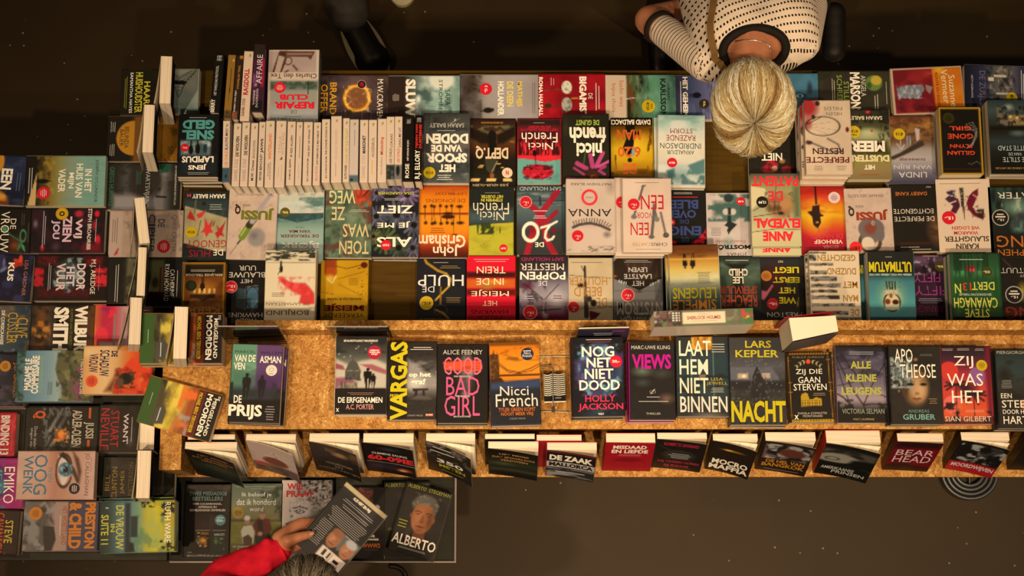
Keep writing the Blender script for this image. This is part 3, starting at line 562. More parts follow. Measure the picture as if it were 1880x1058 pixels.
book('d5', (1215, 462, 1590, 1075), 'D', [('G', '2c2414', '302a18', '4a4424', '8a8450', 'a89854', '5a5224', '8a7434', '8a6c3c', '7a6034'), ('N', '1c180e', .85, 46, 36, .45, .15, (1215, 462, 1590, 640)), ('E', 1400, 670, 130, 60, 'b0a868', .8), ('N', '2a2414', .7, 18, 50, .55, .1, (1480, 600, 1590, 740)), ('R', 1225, 745, 1570, 850, '2c2410', 60), ('E', 1405, 484, 22, 14, 'a8181c'), ('E', 1432, 652, 14, 12, '98141c'), ('N', '6a5a20', .6, 24, 30, .5, .2, (1215, 840, 1590, 930))],
     [('SARAH BAILEY', 1228, 520, 1530, 554, 'd8bc90', B1), ('MEER', 1238, 738, 1542, 834, W_, B3), ('DUISTERE', 1225, 862, 1576, 922, 'e0c080', B3), ('HET', 1354, 950, 1446, 990, W_, B2), ('=', 1312, 1025, 1490, 1045, '9a4418', 1)],
     'olive paperback with three bold title words above a wood', t=.034, st_=[pr(1275, 660, 56, '€7,50', YEL, '2a200c', None, 'NU')])
book('d6', (420, 540, 848, 1145), 'D', [('G', '5a2a1c', '8a5424', '8a5c2c', '6a4428', '9a8472', 'a89484', '8a7a7c', '5a5060', '3a3444'), ('N', '4a2818', .7, 60, 40, .45, .2, (420, 540, 848, 800)), ('N', 'b07830', .7, 90, 40, .5, .2, (560, 560, 848, 800)), ('P', [(420, 920), (540, 870), (640, 810), (740, 760), (760, 800), (640, 860), (480, 930)], '3a2a1c', 16), ('P', [(680, 650), (722, 660), (718, 750), (690, 770)], 'b89a8a'), ('L', [(515, 790), (555, 835), (580, 800)], 8, 'b8aca0'), ('L', [(545, 740), (550, 800)], 8, 'a89a90'), ('R', 600, 720, 645, 790, '6a5a50'), ('L', [(610, 720), (610, 800)], 5, 'b0a090'), ('L', [(630, 720), (635, 800)], 5, 'b0a090')],
     [('DUINHUISJE', 530, 912, 758, 938, '6a1a24', B1), ('VAN RIJN', 480, 966, 812, 1012, 'c8b098', 0), ('LINDA', 520, 1039, 766, 1087, 'd0b8a0', 0), ('M', 450, 578, 482, 598, 'b03a4a', B2)],
     'paperback of brown dunes with a wooden jetty and yellow price dot', t=.03, st_=[pr(540, 705, 52, '€15', YEL, '2a200c')])
book('d6', (895, 465, 1262, 1060), 'D', [('C', 'b07a14'), ('R', 908, 482, 1248, 1045, '17110d')] + [('L', [(1130, 620 + 16 * k), (1190, 600 + 22 * k), (1225, 660 + 20 * k), (1180, 780 + 8 * k), (1130, 825)], 2.5, 'a89880') for k in range(4)] + [('L', [(1130, 960), (1160, 970), (1210, 945), (1248, 975)], 2.5, '8a7c68'), ('R', 920, 1007, 1230, 1011, '7a2014')],
     [('GIRL', 982, 634, 1176, 672, 'b83418', B1), ('GONE', 964, 700, 1188, 746, 'b83418', B1), ('FLYNN', 980, 794, 1174, 826, 'b83418', B1), ('GILLIAN', 954, 852, 1198, 888, 'b83418', B1)],
     'gold-bordered black paperback with wisps of hair', n=2, t=.036, st_=[dots(978, 565, 52, '332a0c', '1c1608')])
book('d6', (1305, 425, 1745, 1078), 'D', [('G', '26302e', '3a4444', '2c2c26', '1f1a14', '2c3434', '1c1c18', '14120e', '14120e'), ('E', 1490, 490, 60, 40, '8a8c7c', .9), ('P', [(1385, 480), (1480, 560), (1480, 660), (1385, 640)], '6a5a44', 10), ('R', 1480, 560, 1700, 650, '8a6a3c', 16), ('N', '1c140c', .8, 24, 30, .5, .12, (1380, 480, 1745, 660)), ('E', 1500, 575, 16, 14, 'd8b070', .5), ('E', 1560, 585, 16, 14, 'd8b070', .5), ('E', 1560, 720, 100, 40, '4c5a58', .8), ('R', 1320, 660, 1700, 690, '120f0a', 20)],
     [('WITTE STAD', 1375, 830, 1660, 872, 'b0b4a8', -.003), ('VAN DE', 1464, 890, 1582, 916, 'b0b4a8', -.003), ('DE STILTE', 1414, 930, 1640, 972, 'b0b4a8', -.003), ('EVA GARCÍA SÁENZ DE URTURI', 1345, 1018, 1740, 1038, 'a0702c', B1)],
     'dark paperback with a lit house under a moonlit sky', n=2, t=.034)
# spines turned up: the white row and the few beside it
def spine_book(crop, top, bot, art, texts, label, bx, zt=None, depth=0.125, lean=0.0, z0=ZT, group='white paperbacks standing with spines up', yaw=0):
    """stands on its fore-edge; top=(x0,x1,y), bot=(x0,x1,y) outline of the spine in crop coordinates"""
    z = z0 + depth
    a = [c2p(crop, top[0], top[2]), c2p(crop, top[1], top[2]), c2p(crop, bot[1], bot[2]), c2p(crop, bot[0], bot[2])]
    P = [px2w(*q, z) for q in a]
    mt, mb = (P[0] + P[1]) / 2, (P[2] + P[3]) / 2; h = (mt - mb).length; t = ((P[1] - P[0]).length + (P[2] - P[3]).length) / 2
    d = (mt - mb).normalized(); ya = math.atan2(-d.x, d.y); c = (mt + mb) / 2
    w = depth
    # book frame: x from spine to fore-edge (down), y up the page (away from us), z out of the front cover
    Rm = Matrix.Rotation(ya, 4, 'Z') @ Matrix(((0, 0, -1, 0), (0, 1, 0, 0), (-1, 0, 0, 0), (0, 0, 0, 1)))
    Rm = Matrix.Rotation(ya, 4, 'Z') @ Matrix(((0, 0, 1, 0), (0, 1, 0, 0), (-1, 0, 0, 0), (0, 0, 0, 1)))
    M = Matrix.Translation(Vector((c.x, c.y, z0 + w / 2))) @ Rm @ Matrix.Translation(Vector((0, 0, -t / 2)))
    root = thing('paperback_book', label, 'book', M, group)
    sm = cover_mesh('spine', t, h, 0.0009, bx, 'U', art, [(q[0], q[1], q[2], q[3], q[4], q[5], q[6] if len(q) > 6 else 0, 'L') for q in texts], nx=12, ny=60)
    u = paint(np.array([[bx[0] + 1]]), np.array([[(bx[1] * .6 + bx[3] * .4)]]), art, bx)[0, 0]
    boxes('page_block', [(-w / 2 + .0008, -h / 2 + .0022, .0012, w / 2 - .0024, h / 2 - .0022, t - .0012)], PAGES, root)
    boxes('front_cover', [(-w / 2, -h / 2, t - .0012, w / 2, h / 2, t)], PRINT, root, color=u)
    boxes('back_cover', [(-w / 2, -h / 2, 0, w / 2, h / 2, .0012)], PRINT, root, color=u)
    s = link('spine', sm, PRINT, root)
    # spine plate: its x runs through the thickness, its face points away from the fore-edge
    s.matrix_local = Matrix(((0, 0, -1, -w / 2), (0, 1, 0, 0), (1, 0, 0, t / 2), (0, 0, 0, 1)))
    return root
EMB = lambda x, y: [('E', x, y, 13, 17, 'a8842c'), ('E', x - 5, y + 4, 7, 9, 'd8b888'), ('L', [(x - 4, y + 14), (x + 8, y - 4)], 4, '4a3a18')]
WH = [('C', 'd2ab85')]
def ws(crop, tx0, tx1, bx0, bx1, y0, y1, texts, label, extra=(), base=None):
    bx = (bx0, y0, bx1, y1); cx = (bx0 + bx1) / 2
    spine_book(crop, (tx0, tx1, y0), (bx0, bx1, y1), (base or WH) + EMB(cx + 3, y0 + 45) + list(extra), texts, label, bx)
def tl(s, cx, wd, ya, yb, c, b=0.0): return (s, cx - wd / 2, ya, cx + wd / 2, yb, c, b)
CHARC, ORG = '33281f', 'c05a1e'
ws('e1', 473, 545, 468, 528, 115, 718, [tl('BLAUWE MAN', 500, 26, 195, 400, CHARC, .01), tl('LEE CHILD', 500, 26, 410, 560, ORG, .01)], 'white spine with a blue photo block at its foot, beside the teal-titled stack', [('R', 460, 575, 530, 718, '2c4a5c'), ('E', 500, 655, 12, 24, '12202c')])
ws('e1', 582, 652, 556, 628, 140, 752, [tl('DE WOLVEN', 598, 34, 270, 465, CHARC, B2), tl('DANIEL COLE', 592, 34, 490, 700, '9a6a5a', 0)], 'white spine with black and rose lettering, second from the teal-titled stack')
ws('e1', 664, 736, 636, 710, 130, 752, [tl('DE WOLVEN', 680, 34, 260, 450, CHARC, B2), tl('DANIEL COLE', 672, 34, 490, 700, '9a6a5a', 0)], 'white spine with black and rose lettering, third from the teal-titled stack')
ws('e1', 750, 815, 718, 788, 136, 752, [tl('BRANDOFFER', 758, 26, 305, 480, '5a4a3c', 0), tl('M.W. Craven', 752, 28, 500, 698, '2a2018', B1)], 'white spine with grey capitals, fourth from the teal-titled stack')
ws('e1', 828, 886, 802, 862, 126, 755, [tl('JAWS', 838, 32, 290, 430, '2a2018', B2), tl('PETER BENCHLEY', 832, 24, 440, 695, '2a2018', B1)], 'white spine with short heavy black title, fifth from the teal-titled stack')
ws('e1', 893, 975, 874, 960, 115, 762, [tl('WINTERLAND', 920, 32, 240, 495, ORG, B1), tl('ÅSA FABER', 905, 16, 530, 660, CHARC, 0), tl('JENS PEDERSEN', 928, 16, 520, 690, CHARC, 0)], 'white spine with orange capitals in the spines-up row')
ws('e1', 995, 1088, 968, 1068, 115, 762, [tl('STILLE', 1010, 22, 265, 430, 'a88460', 0), tl('WITTE PAD', 1042, 28, 230, 450, 'a88460', 0), tl('~', 1005, 16, 555, 690, 'b09274', 0), ('=', 1030, 530, 1045, 720, 'b09274', 1)], 'wide white spine with faint tan lettering', [('P', [(1015, 500), (1035, 465), (1042, 490)], '2a2018')])
ws('e1', 1102, 1180, 1084, 1162, 122, 742, [tl('IK REIS ALLEEN', 1128, 20, 260, 470, CHARC, B1), tl('SAMUEL BJØRK', 1120, 20, 485, 690, CHARC, B1)], 'white spine with small even black capitals beside the faint tan one')
ws('e1', 1190, 1248, 1170, 1230, 126, 742, [tl('~', 1208, 20, 250, 510, '8a7058', 0), tl('~', 1204, 16, 530, 690, 'b09274', 0)], 'narrow white spine with brown script')
ws('e1', 1258, 1346, 1244, 1330, 126, 742, [tl('WIE ZINT OP WRAAK', 1298, 18, 200, 470, '2a2018', B1), tl('BO SVERNSTRÖM', 1290, 18, 485, 705, '2a2018', B1)], 'white spine whose black title runs its full length')
ws('e1', 1356, 1426, 1344, 1410, 130, 742, [tl('HOE VERMOORD IK MIJN FAMILIE?', 1386, 22, 212, 545, CHARC, B1), tl('BELLA MACKIE', 1378, 22, 560, 700, 'a83a2c', 0)], 'white spine with grey and red condensed lettering')
ws('e3', 60, 138, 55, 132, 100, 716, [tl('WIE ZONDER ZONDE IS', 97, 18, 175, 450, '2a2018', B1), tl('BO SVERNSTRÖM', 97, 18, 465, 675, '2a2018', B1)], 'white spine with black capitals, seen against the dark brown cover')
ws('e3', 150, 250, 145, 248, 70, 716, [tl('DE HOGE VERLOOFDE', 195, 24, 200, 490, 'ad8c72', 0), tl('~', 192, 24, 515, 670, 'ad8c72', 0)], 'tallest white spine with pale lettering')
ws('e3', 266, 326, 258, 320, 90, 712, [tl('DOOR HET SLEUTELGAT', 294, 26, 190, 530, 'b09a18', B1), tl('RUTH WARE', 288, 24, 548, 680, '33281f', B1)], 'white spine with mustard yellow title')
ws('e3', 332, 416, 322, 406, 102, 716, [tl('~', 370, 20, 198, 370, '8a7866', 0), tl('~', 366, 20, 390, 610, 'bba084', 0)], 'pale grey spine with a misty blue photo at its foot', [('R', 322, 645, 410, 716, '4a5c68', 14), ('E', 345, 690, 16, 14, '1c2430')], [('C', 'c4a488')])
ws('e3', 432, 506, 422, 504, 106, 716, [tl('MARIONET', 464, 34, 260, 435, '1c2a44', B2), tl('DANIEL COLE', 460, 34, 450, 670, 'a08478', 0)], 'white spine with navy block capitals')
ws('e3', 516, 592, 508, 588, 106, 716, [tl('HUIZENRUIL', 552, 28, 278, 468, '4a3c30', 0), tl('~', 546, 26, 490, 655, 'c89a3c', 0)], 'white spine with grey title and gold author line')
ws('e3', 604, 686, 594, 682, 96, 714, [tl('Misleiding', 640, 40, 275, 448, 'a8442a', B1), tl('Maria Adolfsson', 634, 22, 462, 640, '8a7058', 0)], 'white spine with rust coloured lower-case title')
ws('e3', 690, 762, 682, 758, 76, 690, [tl('LOKAAS', 730, 24, 245, 375, CHARC, .01), tl('LEE CHILD', 724, 26, 385, 530, CHARC, .01)], 'white spine with a dark woodland photo at its foot', [('R', 680, 545, 765, 690, '2a2c28'), ('N', '6a6a5c', .7, 20, 26, .5, .2, (680, 545, 765, 690))])
ws('e3', 768, 840, 760, 834, 74, 690, [tl('DAAG ME UIT', 810, 24, 180, 375, CHARC, .01), tl('LEE CHILD', 798, 26, 385, 525, 'a83a24', .01)], 'white spine with a lone figure photo at its foot', [('R', 755, 545, 840, 690, '6a6258'), ('E', 795, 600, 18, 50, '1c1a18', .3)])
g_ = 'dark paperbacks standing with spines up'
spine_book('e3', (842, 952, 62), (832, 950, 710), [('C', '15100c'), ('R', 878, 98, 918, 142, 'b09a80'), ('R', 884, 104, 912, 136, '15100c'), ('R', 892, 112, 904, 130, 'b09a80')], [tl('HET KWAAD IN JOU', 896, 24, 305, 505, 'd0b898', B1), tl('ROSE', 888, 38, 535, 672, W_, B1)], 'broad black spine with white lettering, next to the white row', (836, 62, 952, 710), group=g_)
spine_book('e3', (962, 1036, 62), (954, 1030, 708), [('C', '130e0b'), ('R', 980, 92, 1018, 134, 'b09a80'), ('R', 986, 98, 1012, 128, '130e0b'), ('R', 994, 104, 1004, 122, 'b09a80')], [('TIJDEN VAN', 966, 152, 992, 388, 'b02018', B2), ('DUISTERNIS', 1000, 152, 1026, 385, 'b02018', B2), ('R.J. ELLORY', 960, 402, 1026, 680, W_, B1)], 'black spine with a red and white title, next to the white row', (956, 62, 1034, 708), group=g_)
g_ = 'spines up at the far corner of the table'
spine_book('c2', (1032, 1115, 182), (985, 1068, 712), [('C', '12100e'), ('R', 1035, 205, 1082, 248, 'b09a80'), ('R', 1041, 211, 1076, 242, '12100e'), ('R', 1052, 216, 1066, 238, 'b09a80')], [('HET WARSCHAU PROTOCOL', 1030, 295, 1058, 555, 'b0a088', B1), ('BERRY', 1012, 590, 1050, 705, W_, B1), ('STEVE', 998, 600, 1012, 690, 'a89880', 0)], 'black leaning spine at the end of the short row', (1005, 182, 1100, 712), group=g_)
spine_book('c2', (1152, 1218, 196), (1108, 1172, 765), [('C', '8a5c20'), ('R', 1108, 690, 1200, 765, '4a3418', 20), ('E', 1155, 708, 26, 22, '20150c'), ('E', 1155, 708, 40, 34, '7a5428', .8), ('E', 1155, 708, 14, 12, '0c0806'), ('E', 1180, 245, 10, 14, 'd8b888')], [('~', 1152, 300, 1180, 560, '5a3810', 0), ('~', 1150, 470, 1172, 640, '6a4414', 0)], 'mustard brown spine with an eye at its foot', (1122, 196, 1200, 765), group=g_)
spine_book('c2', (1226, 1284, 200), (1180, 1238, 768), [('C', '2e1e12'), ('R', 1232, 200, 1270, 230, 'b86a1c'), ('R', 1180, 700, 1250, 768, '7a4428', 12), ('N', 'a05a34', .7, 26, 26, .5, .2, (1180, 700, 1260, 768))], [('STRAFBLAD TRAIL', 1222, 288, 1246, 500, 'b0702c', B1), ('KARIN VAN RIJN', 1206, 515, 1230, 700, 'c8b498', B1)], 'narrow dark brown spine with an orange square at its head', (1194, 200, 1268, 768), group=g_)
spine_book('c2', (1292, 1374, 164), (1252, 1332, 780), [('C', 'd4aa82'), ('R', 1320, 190, 1336, 215, '8a7058', 8)], [('RAGDOLL', 1285, 320, 1330, 552, '98181c', B2), ('DANIEL COLE', 1282, 585, 1308, 738, '2a2018', B1)], 'tall cream spine with a red title at the far corner', (1272, 164, 1354, 780), group=g_)
spine_book('c2', (1384, 1478, 100), (1350, 1448, 706), [('C', '241a14'), ('H', '4a1c30', '3a1a24'), ('R', 1340, 100, 1480, 230, '2a1e18', 60), ('N', '7a3c5c', .9, 60, 60, .42, .2, (1340, 270, 1480, 600)), ('R', 1440, 230, 1480, 480, '98142c', 20), ('R', 1340, 600, 1480, 706, '1c1613', 30)], [('AFFAIRE', 1398, 195, 1445, 452, 'd8b8a8', 0), ('DE', 1388, 455, 1404, 476, 'd8b8a8', 0), ('YVONNE', 1378, 510, 1396, 640, 'd8b8a8', 0), ('DOORSON', 1404, 500, 1422, 660, 'd8b8a8', 0)], 'plum and red spine reaching furthest from the others', (1368, 100, 1462, 706), group=g_)
# third row
book('e2', (100, 128, 618, 945), 'D', [('C', '1f211e'), ('R', 100, 230, 618, 480, '2a3434', 60), ('P', [(112, 300), (600, 440), (600, 820), (470, 815), (112, 725)], 'a88e60'), ('N', '8a7448', .5, 100, 100, .45, .3, (120, 330, 600, 780)), ('L', [(235, 240), (225, 390)], 14, '6a5a34'), ('P', [(140, 440), (175, 350), (220, 420), (240, 470), (190, 460)], '98201a'), ('P', [(245, 400), (360, 350), (310, 430), (270, 445)], 'a8281e'), ('P', [(350, 440), (390, 520), (440, 450), (420, 560), (450, 610), (400, 610), (370, 660), (345, 600), (300, 610), (340, 560)], 'a8281e'), ('P', [(480, 520), (520, 560), (585, 470), (550, 600), (575, 650), (520, 640), (500, 680), (465, 610), (500, 590)], '98201a'), ('L', [(300, 470), (270, 640)], 12, '6a4a24'), ('L', [(455, 480), (440, 530)], 14, '4a5030'), ('E', 330, 275, 24, 24, '1a1c1c', .4)],
     [('SARAH BAILEY', 192, 165, 572, 215, W_, B1), ('GENOOT', 150, 692, 605, 776, '8a141c', -.003), ('DE', 455, 800, 567, 866, W_, 0), ('HUIS', 178, 802, 420, 884, '8a1020', 0), ('=', 380, 275, 560, 350, '9a9484', 3), ('M', 135, 162, 175, 196, 'b03030', B2)],
     'dark paperback with red star-shaped flowers', t=.036, st_=[pr(195, 600, 64, '€7,50', YEL, '2a200c')])
def jussi(crop, b, title, ink, extra, label, st_, tx, skew):
    return book(crop, b, 'D', [('C', 'c29c7c'), ('N', 'b08a6c', .5, (b[2] - b[0]) / 5, (b[2] - b[0]) / 5), ('N', '8a6a54', .4, 30, 30, .68, .1)] + extra, tx, label, n=2, t=.022, st_=st_, skew=skew)
jussi('e2', (612, 84, 1165, 912), '', '', [('E', 945, 660, 100, 105, '8a7868', .35), ('E', 920, 640, 60, 60, '6a5c54', 1), ('L', [(650, 862), (740, 735)], 5, '5a4c3c'), ('L', [(735, 735), (770, 690)], 22, '4a4c3c'), ('L', [(782, 655), (860, 525)], 82, '6a7a10'), ('L', [(770, 640), (845, 515)], 20, '98a42c'), ('L', [(855, 525), (905, 455)], 76, '3a2c20'), ('L', [(890, 480), (1000, 290)], 60, 'a48c80'), ('L', [(980, 310), (1090, 165)], 44, '9c8680'), ('L', [(1060, 175), (1115, 180)], 16, '8a746c'), ('L', [(1090, 165), (1098, 150)], 10, '3a2c28')],
      'off-white paperback with a syringe of green fluid', [], [('NATRIUMCHLORIDE', 694, 155, 1006, 184, '6a5644', 0), ('JUSSI', 760, 322, 1132, 460, '6a6410', B3), ('Q', 684, 282, 752, 402, '3a1c10', B3), ('SERIE', 770, 282, 860, 308, '5a4434', 0)], -1.2)
book('e2', (1165, 112, 1705, 935), 'D', [('G', 'b8a484', 'b4a888', '9aa89a', 'b8a88c', '5c7c7c', '7c948a', '84988c', '7e948c', '86988e', '7c9088'), ('N', '3c6468', .9, 200, 60, .45, .2, (1420, 200, 1705, 360)), ('N', 'd0b898', .7, 160, 80, .5, .3, (1165, 112, 1705, 380)), ('P', [(1165, 390), (1705, 380), (1705, 440), (1600, 460), (1400, 490), (1250, 455), (1165, 440)], '24424a', 8), ('N', '3a5c60', .6, 50, 40, .5, .2, (1165, 390, 1705, 490))],
     [('VAN MIA', 1310, 576, 1560, 610, '6a1c1c', B1), ('DE TERUGKEER', 1214, 628, 1652, 662, '6a1c1c', B1), ('BJØRK', 1218, 702, 1656, 786, 'd4c0a0', B2), ('SAMUEL', 1214, 796, 1656, 856, 'b8b09a', B1), ('THRILLER', 1385, 538, 1490, 554, '4a5a54', 0), ('=', 1245, 150, 1340, 185, '6a7068', 3), ('=', 1395, 150, 1500, 185, '6a7068', 3), ('=', 1545, 150, 1615, 185, '6a7068', 3)],
     'pale sea-and-ice paperback with an olive price dot', t=.034, st_=[pr(1262, 375, 56, '€15,-', OLV)])
book('e4', (104, 76, 640, 892), 'D', [('C', '4c5a40'), ('N', '6c7a58', .8, 110, 110), ('N', '33402e', .8, 70, 70, .5, .2), ('N', '5c2c20', .8, 120, 100, .5, .2), ('E', 525, 170, 120, 130, '8a2a1a', .5), ('N', 'b03c1c', .8, 30, 40, .45, .2, (420, 76, 640, 330)), ('L', [(640, 76), (540, 180)], 10, '241008'), ('E', 420, 440, 120, 200, '6a7a56', .9)],
     [('WEG', 148, 122, 448, 276, 'c8b070', .01), ('ZE', 178, 312, 332, 464, 'c0ac6c', .01), ('WAS', 308, 505, 608, 658, 'c8a868', .01), ('TOEN', 272, 698, 608, 852, 'c8a868', .01), ('JEWELL', 400, 392, 598, 425, '4a543c', 0), ('=', 195, 510, 275, 630, '3a4430', 6), ('=', 375, 338, 610, 375, 'a8a484', 2)],
     'mottled green paperback with a red maple leaf', t=.034)
FLOWERS = [('C', '1c1a1c')]
for (fx, fy, rr, c) in [(690, 150, 90, '5a4a72'), (1040, 170, 130, '6a5078'), (850, 70, 90, '54486c'), (690, 420, 110, '4c4c62'), (920, 400, 150, '4a4c62'), (1120, 520, 130, '4c485c'), (1110, 780, 110, '50485e'), (790, 690, 150, '3e4a26'), (950, 780, 120, '3a3e34'), (660, 650, 80, '5c5430')]:
    for k in range(14):
        a = 2 * pi * k / 14 + fx; FLOWERS.append(('L', [(fx + rr * .25 * cos(a), fy + rr * .25 * sin(a)), (fx + rr * cos(a), fy + rr * sin(a))], rr * .24, tuple(hexc(c) * (0.75 + .4 * ((k * 7) % 5) / 4))))
    FLOWERS.append(('E', fx, fy, rr * .28, rr * .28, '14120c', .3))
book('e4', (640, 70, 1172, 886), 'D', FLOWERS, [('LISA GARDNER', 698, 140, 1112, 171, 'b8a41c', B1), ('ZIET', 698, 296, 1108, 386, W_, B1), ('JE ME', 702, 476, 1078, 550, W_, B1), ('ALS', 696, 656, 1098, 770, W_, B1), ('=', 770, 210, 1035, 240, 'b0a090', 2)],
     'dark paperback covered in violet and green daisies', n=2, t=.025, st_=[pr(805, 748, 60, '€10,99')])
book('e4', (1178, 72, 1745, 892), 'D', [('G', '98380e', 'c0600f', 'cc6c10', 'd07414', 'd27a18', 'd07010', 'b8500f', '7a240e', '3a140c'), ('N', '8a2a0c', .7, 400, 30, .55, .2, (1178, 72, 1745, 200)), ('R', 1178, 380, 1745, 402, '7a2a0c', 10), ('E', 1510, 385, 70, 18, '3a1608', .3), ('E', 1510, 425, 75, 24, '3a1608', .3)] + [q for i, x in enumerate((1245, 1320, 1350, 1420, 1490, 1550, 1640)) for q in (('L', [(x, 300), (x, 380)], 5, '2a1208'), ('L', [(x, 405), (x + 10, 490)], 5, '2a1208'), ('E', x, 308 - 8 * (i % 2), 26 + (24 if x == 1640 else 0), 24, '2e1408', .7), ('E', x + 10, 495 + 8 * (i % 2), 28 + (30 if x == 1640 else 0), 26, '2e1408', .7))] + [('L', [(1575, 410), (1580, 630)], 4, '2a1208'), ('E', 1585, 632, 40, 14, '2a1208', .5)],
     [('UIT BILOXI', 1368, 140, 1716, 176, '6a2c0c', -.008), ('DE JONGENS', 1254, 208, 1702, 262, '6a2c0c', -.008), ('Grisham', 1170, 632, 1712, 780, 'e8c090', B1), ('John', 1340, 735, 1636, 872, 'e8c090', B1), ('=', 1300, 545, 1490, 615, '8a3a10', 3)],
     'orange sunset paperback with palm trees', t=.036)
book('e6', (108, 100, 642, 866), 'D', [('C', '1f201c'), ('N', '3a4444', .7, 300, 60, .45, .2, (108, 300, 642, 520)), ('R', 108, 350, 642, 510, '3c4a4c', 120), ('P', [(108, 530), (380, 505), (642, 490), (642, 866), (108, 866)], 'b09c10', 8), ('N', '8a7a0c', .6, 160, 70, .45, .3, (108, 530, 642, 866)), ('N', '2c3418', .95, 36, 60, .35, .15, (250, 500, 490, 625)), ('P', [(215, 520), (250, 520), (232, 655)], '4a4a14', 8)] + [('E', 425 - 22 * k * k * .11 - 6 * k, 600 + 18 * k + 6 * min(k, 4), 7, 7, '3a340c', .5) for k in range(10)],
     [('HET DUISTER', 266, 176, 520, 210, 'c0ac14', B2), ('STEMMEN IN', 268, 216, 516, 252, 'c0ac14', B2), ('French', 178, 264, 588, 396, 'd8bc90', -.003), ('Nicci', 258, 366, 532, 466, 'd8bc90', -.003), ('=', 310, 142, 480, 158, '8a7c64', 1)],
     'paperback half charcoal, half bright yellow meadow', t=.034, st_=[pr(525, 785, 46, '15,99')])
RST = lambda x, y, r: (x, y, r, 'a01419', 'dc9c80', [('15,-', 0, .05, .9, .38, 'e8b498', .03), ('NU', 0, .5, .4, .2, 'e8b498', .02)])
book('e6', (676, 68, 1228, 860), 'D', [('G', '36363a', '3c4c54', '4a5c64', '3c4a52', '36332e', '35322e', '302c28'), ('N', '88949a', .7, 200, 50, .52, .2, (676, 150, 1228, 330)), ('E', 740, 240, 90, 60, 'a8a8a0', 1), ('L', [(690, 250), (1228, 235)], 8, '26282a'), ('L', [(690, 268), (1228, 262)], 6, '6a787c'), ('L', [(942, 195), (945, 290)], 22, '26282a'), ('L', [(1140, 140), (960, 380), (850, 640), (790, 850)], 70, '8a1820'), ('L', [(780, 250), (960, 400), (1020, 700), (1110, 850)], 70, '8a1820'), ('L', [(1130, 370), (980, 520)], 50, '8a1820'), ('E', 860, 570, 60, 60, '7a141c', .8), ('E', 1100, 580, 40, 40, '7a141c', .7),
      ('O', 835, 600, 84, 100, 34, W_), ('L', [(1135, 480), (1060, 520), (955, 550)], 26, W_), ('L', [(1060, 520), (1010, 590), (1000, 660), (1030, 695), (1080, 680), (1100, 650)], 26, W_)],
     [('SAM HOLLAND', 710, 80, 1188, 125, '98a4a4', 0), ('DE', 886, 716, 986, 770, W_, B1), ('=', 850, 345, 1050, 370, 'd8b0a0', 1), ('=', 865, 405, 1020, 450, 'd8b0a0', 2)],
     'grey paperback slashed with a red cross and white brush digits', t=.034, st_=[RST(780, 257, 72)])
book('e6', (1232, 58, 1782, 892), 'D', [('C', 'b8977a'), ('N', 'c4a284', .6, 200, 200), ('E', 1740, 150, 80, 120, '9a7c66', 1), ('O', 1497, 270, 78, 78, 26, RED), ('E', 1402, 185, 8, 8, '2a1c18')] + [('L', [(1330 + 27 * k, 605 - 34 * sin(pi * (k + 2) / 17) ), (1320 + 29 * k + 8 * (k - 6) / 6, 560 - 52 * sin(pi * (k + 2) / 17) + 30 * (k > 11) * (k - 11) / 3)], 8, '2c221c') for k in range(15)] + [('L', [(1310, 608), (1380, 580), (1500, 560), (1620, 590), (1720, 635)], 30, '4a3a30'), ('E', 1690, 690, 60, 50, '6a5648', 1), ('E', 1480, 600, 120, 24, 'b89078', 1), ('N', '4a3c32', .7, 60, 24, .45, .2, (1480, 820, 1782, 892)), ('N', '6a5848', .5, 60, 24, .5, .2, (1232, 850, 1500, 892))],
     [('MATTHEW BLAKE', 1284, 106, 1742, 134, '4a382c', 0), ('ANNA', 1254, 402, 1742, 486, '2c211a', -.002), ('THRILLER', 1458, 264, 1540, 280, '5a4438', 0)],
     'pale paperback with a closed eye and a red ring', t=.034, st_=[RST(1360, 705, 72)])
book('e7', (612, 206, 1100, 795), 'D', [('C', '1b1814'), ('P', [(1100, 600), (1060, 660), (980, 730), (900, 790), (1100, 795)], '98141c', 6), ('P', [(612, 700), (780, 740), (790, 795), (612, 795)], '98141c', 6), ('N', '141210', .9, 30, 30, .5, .1, (900, 600, 1100, 795))],
     [('BLEEF', 660, 318, 1016, 410, '2c3c7a', B2), ('OVER', 690, 420, 992, 506, '2c3c7a', B2), ('DIE', 820, 520, 916, 562, '2a3868', B1), ('ENIGE', 640, 586, 1040, 682, '2c3c7a', B2), ('DE', 834, 702, 912, 746, '2a3868', B1), ('~', 742, 276, 1030, 302, 'a01c1c', B2), ('=', 742, 238, 1000, 262, 'b0a08c', 2)],
     'black and red paperback with heavy blue capitals', t=.03, st_=[pr(742, 548, 34, '7')])
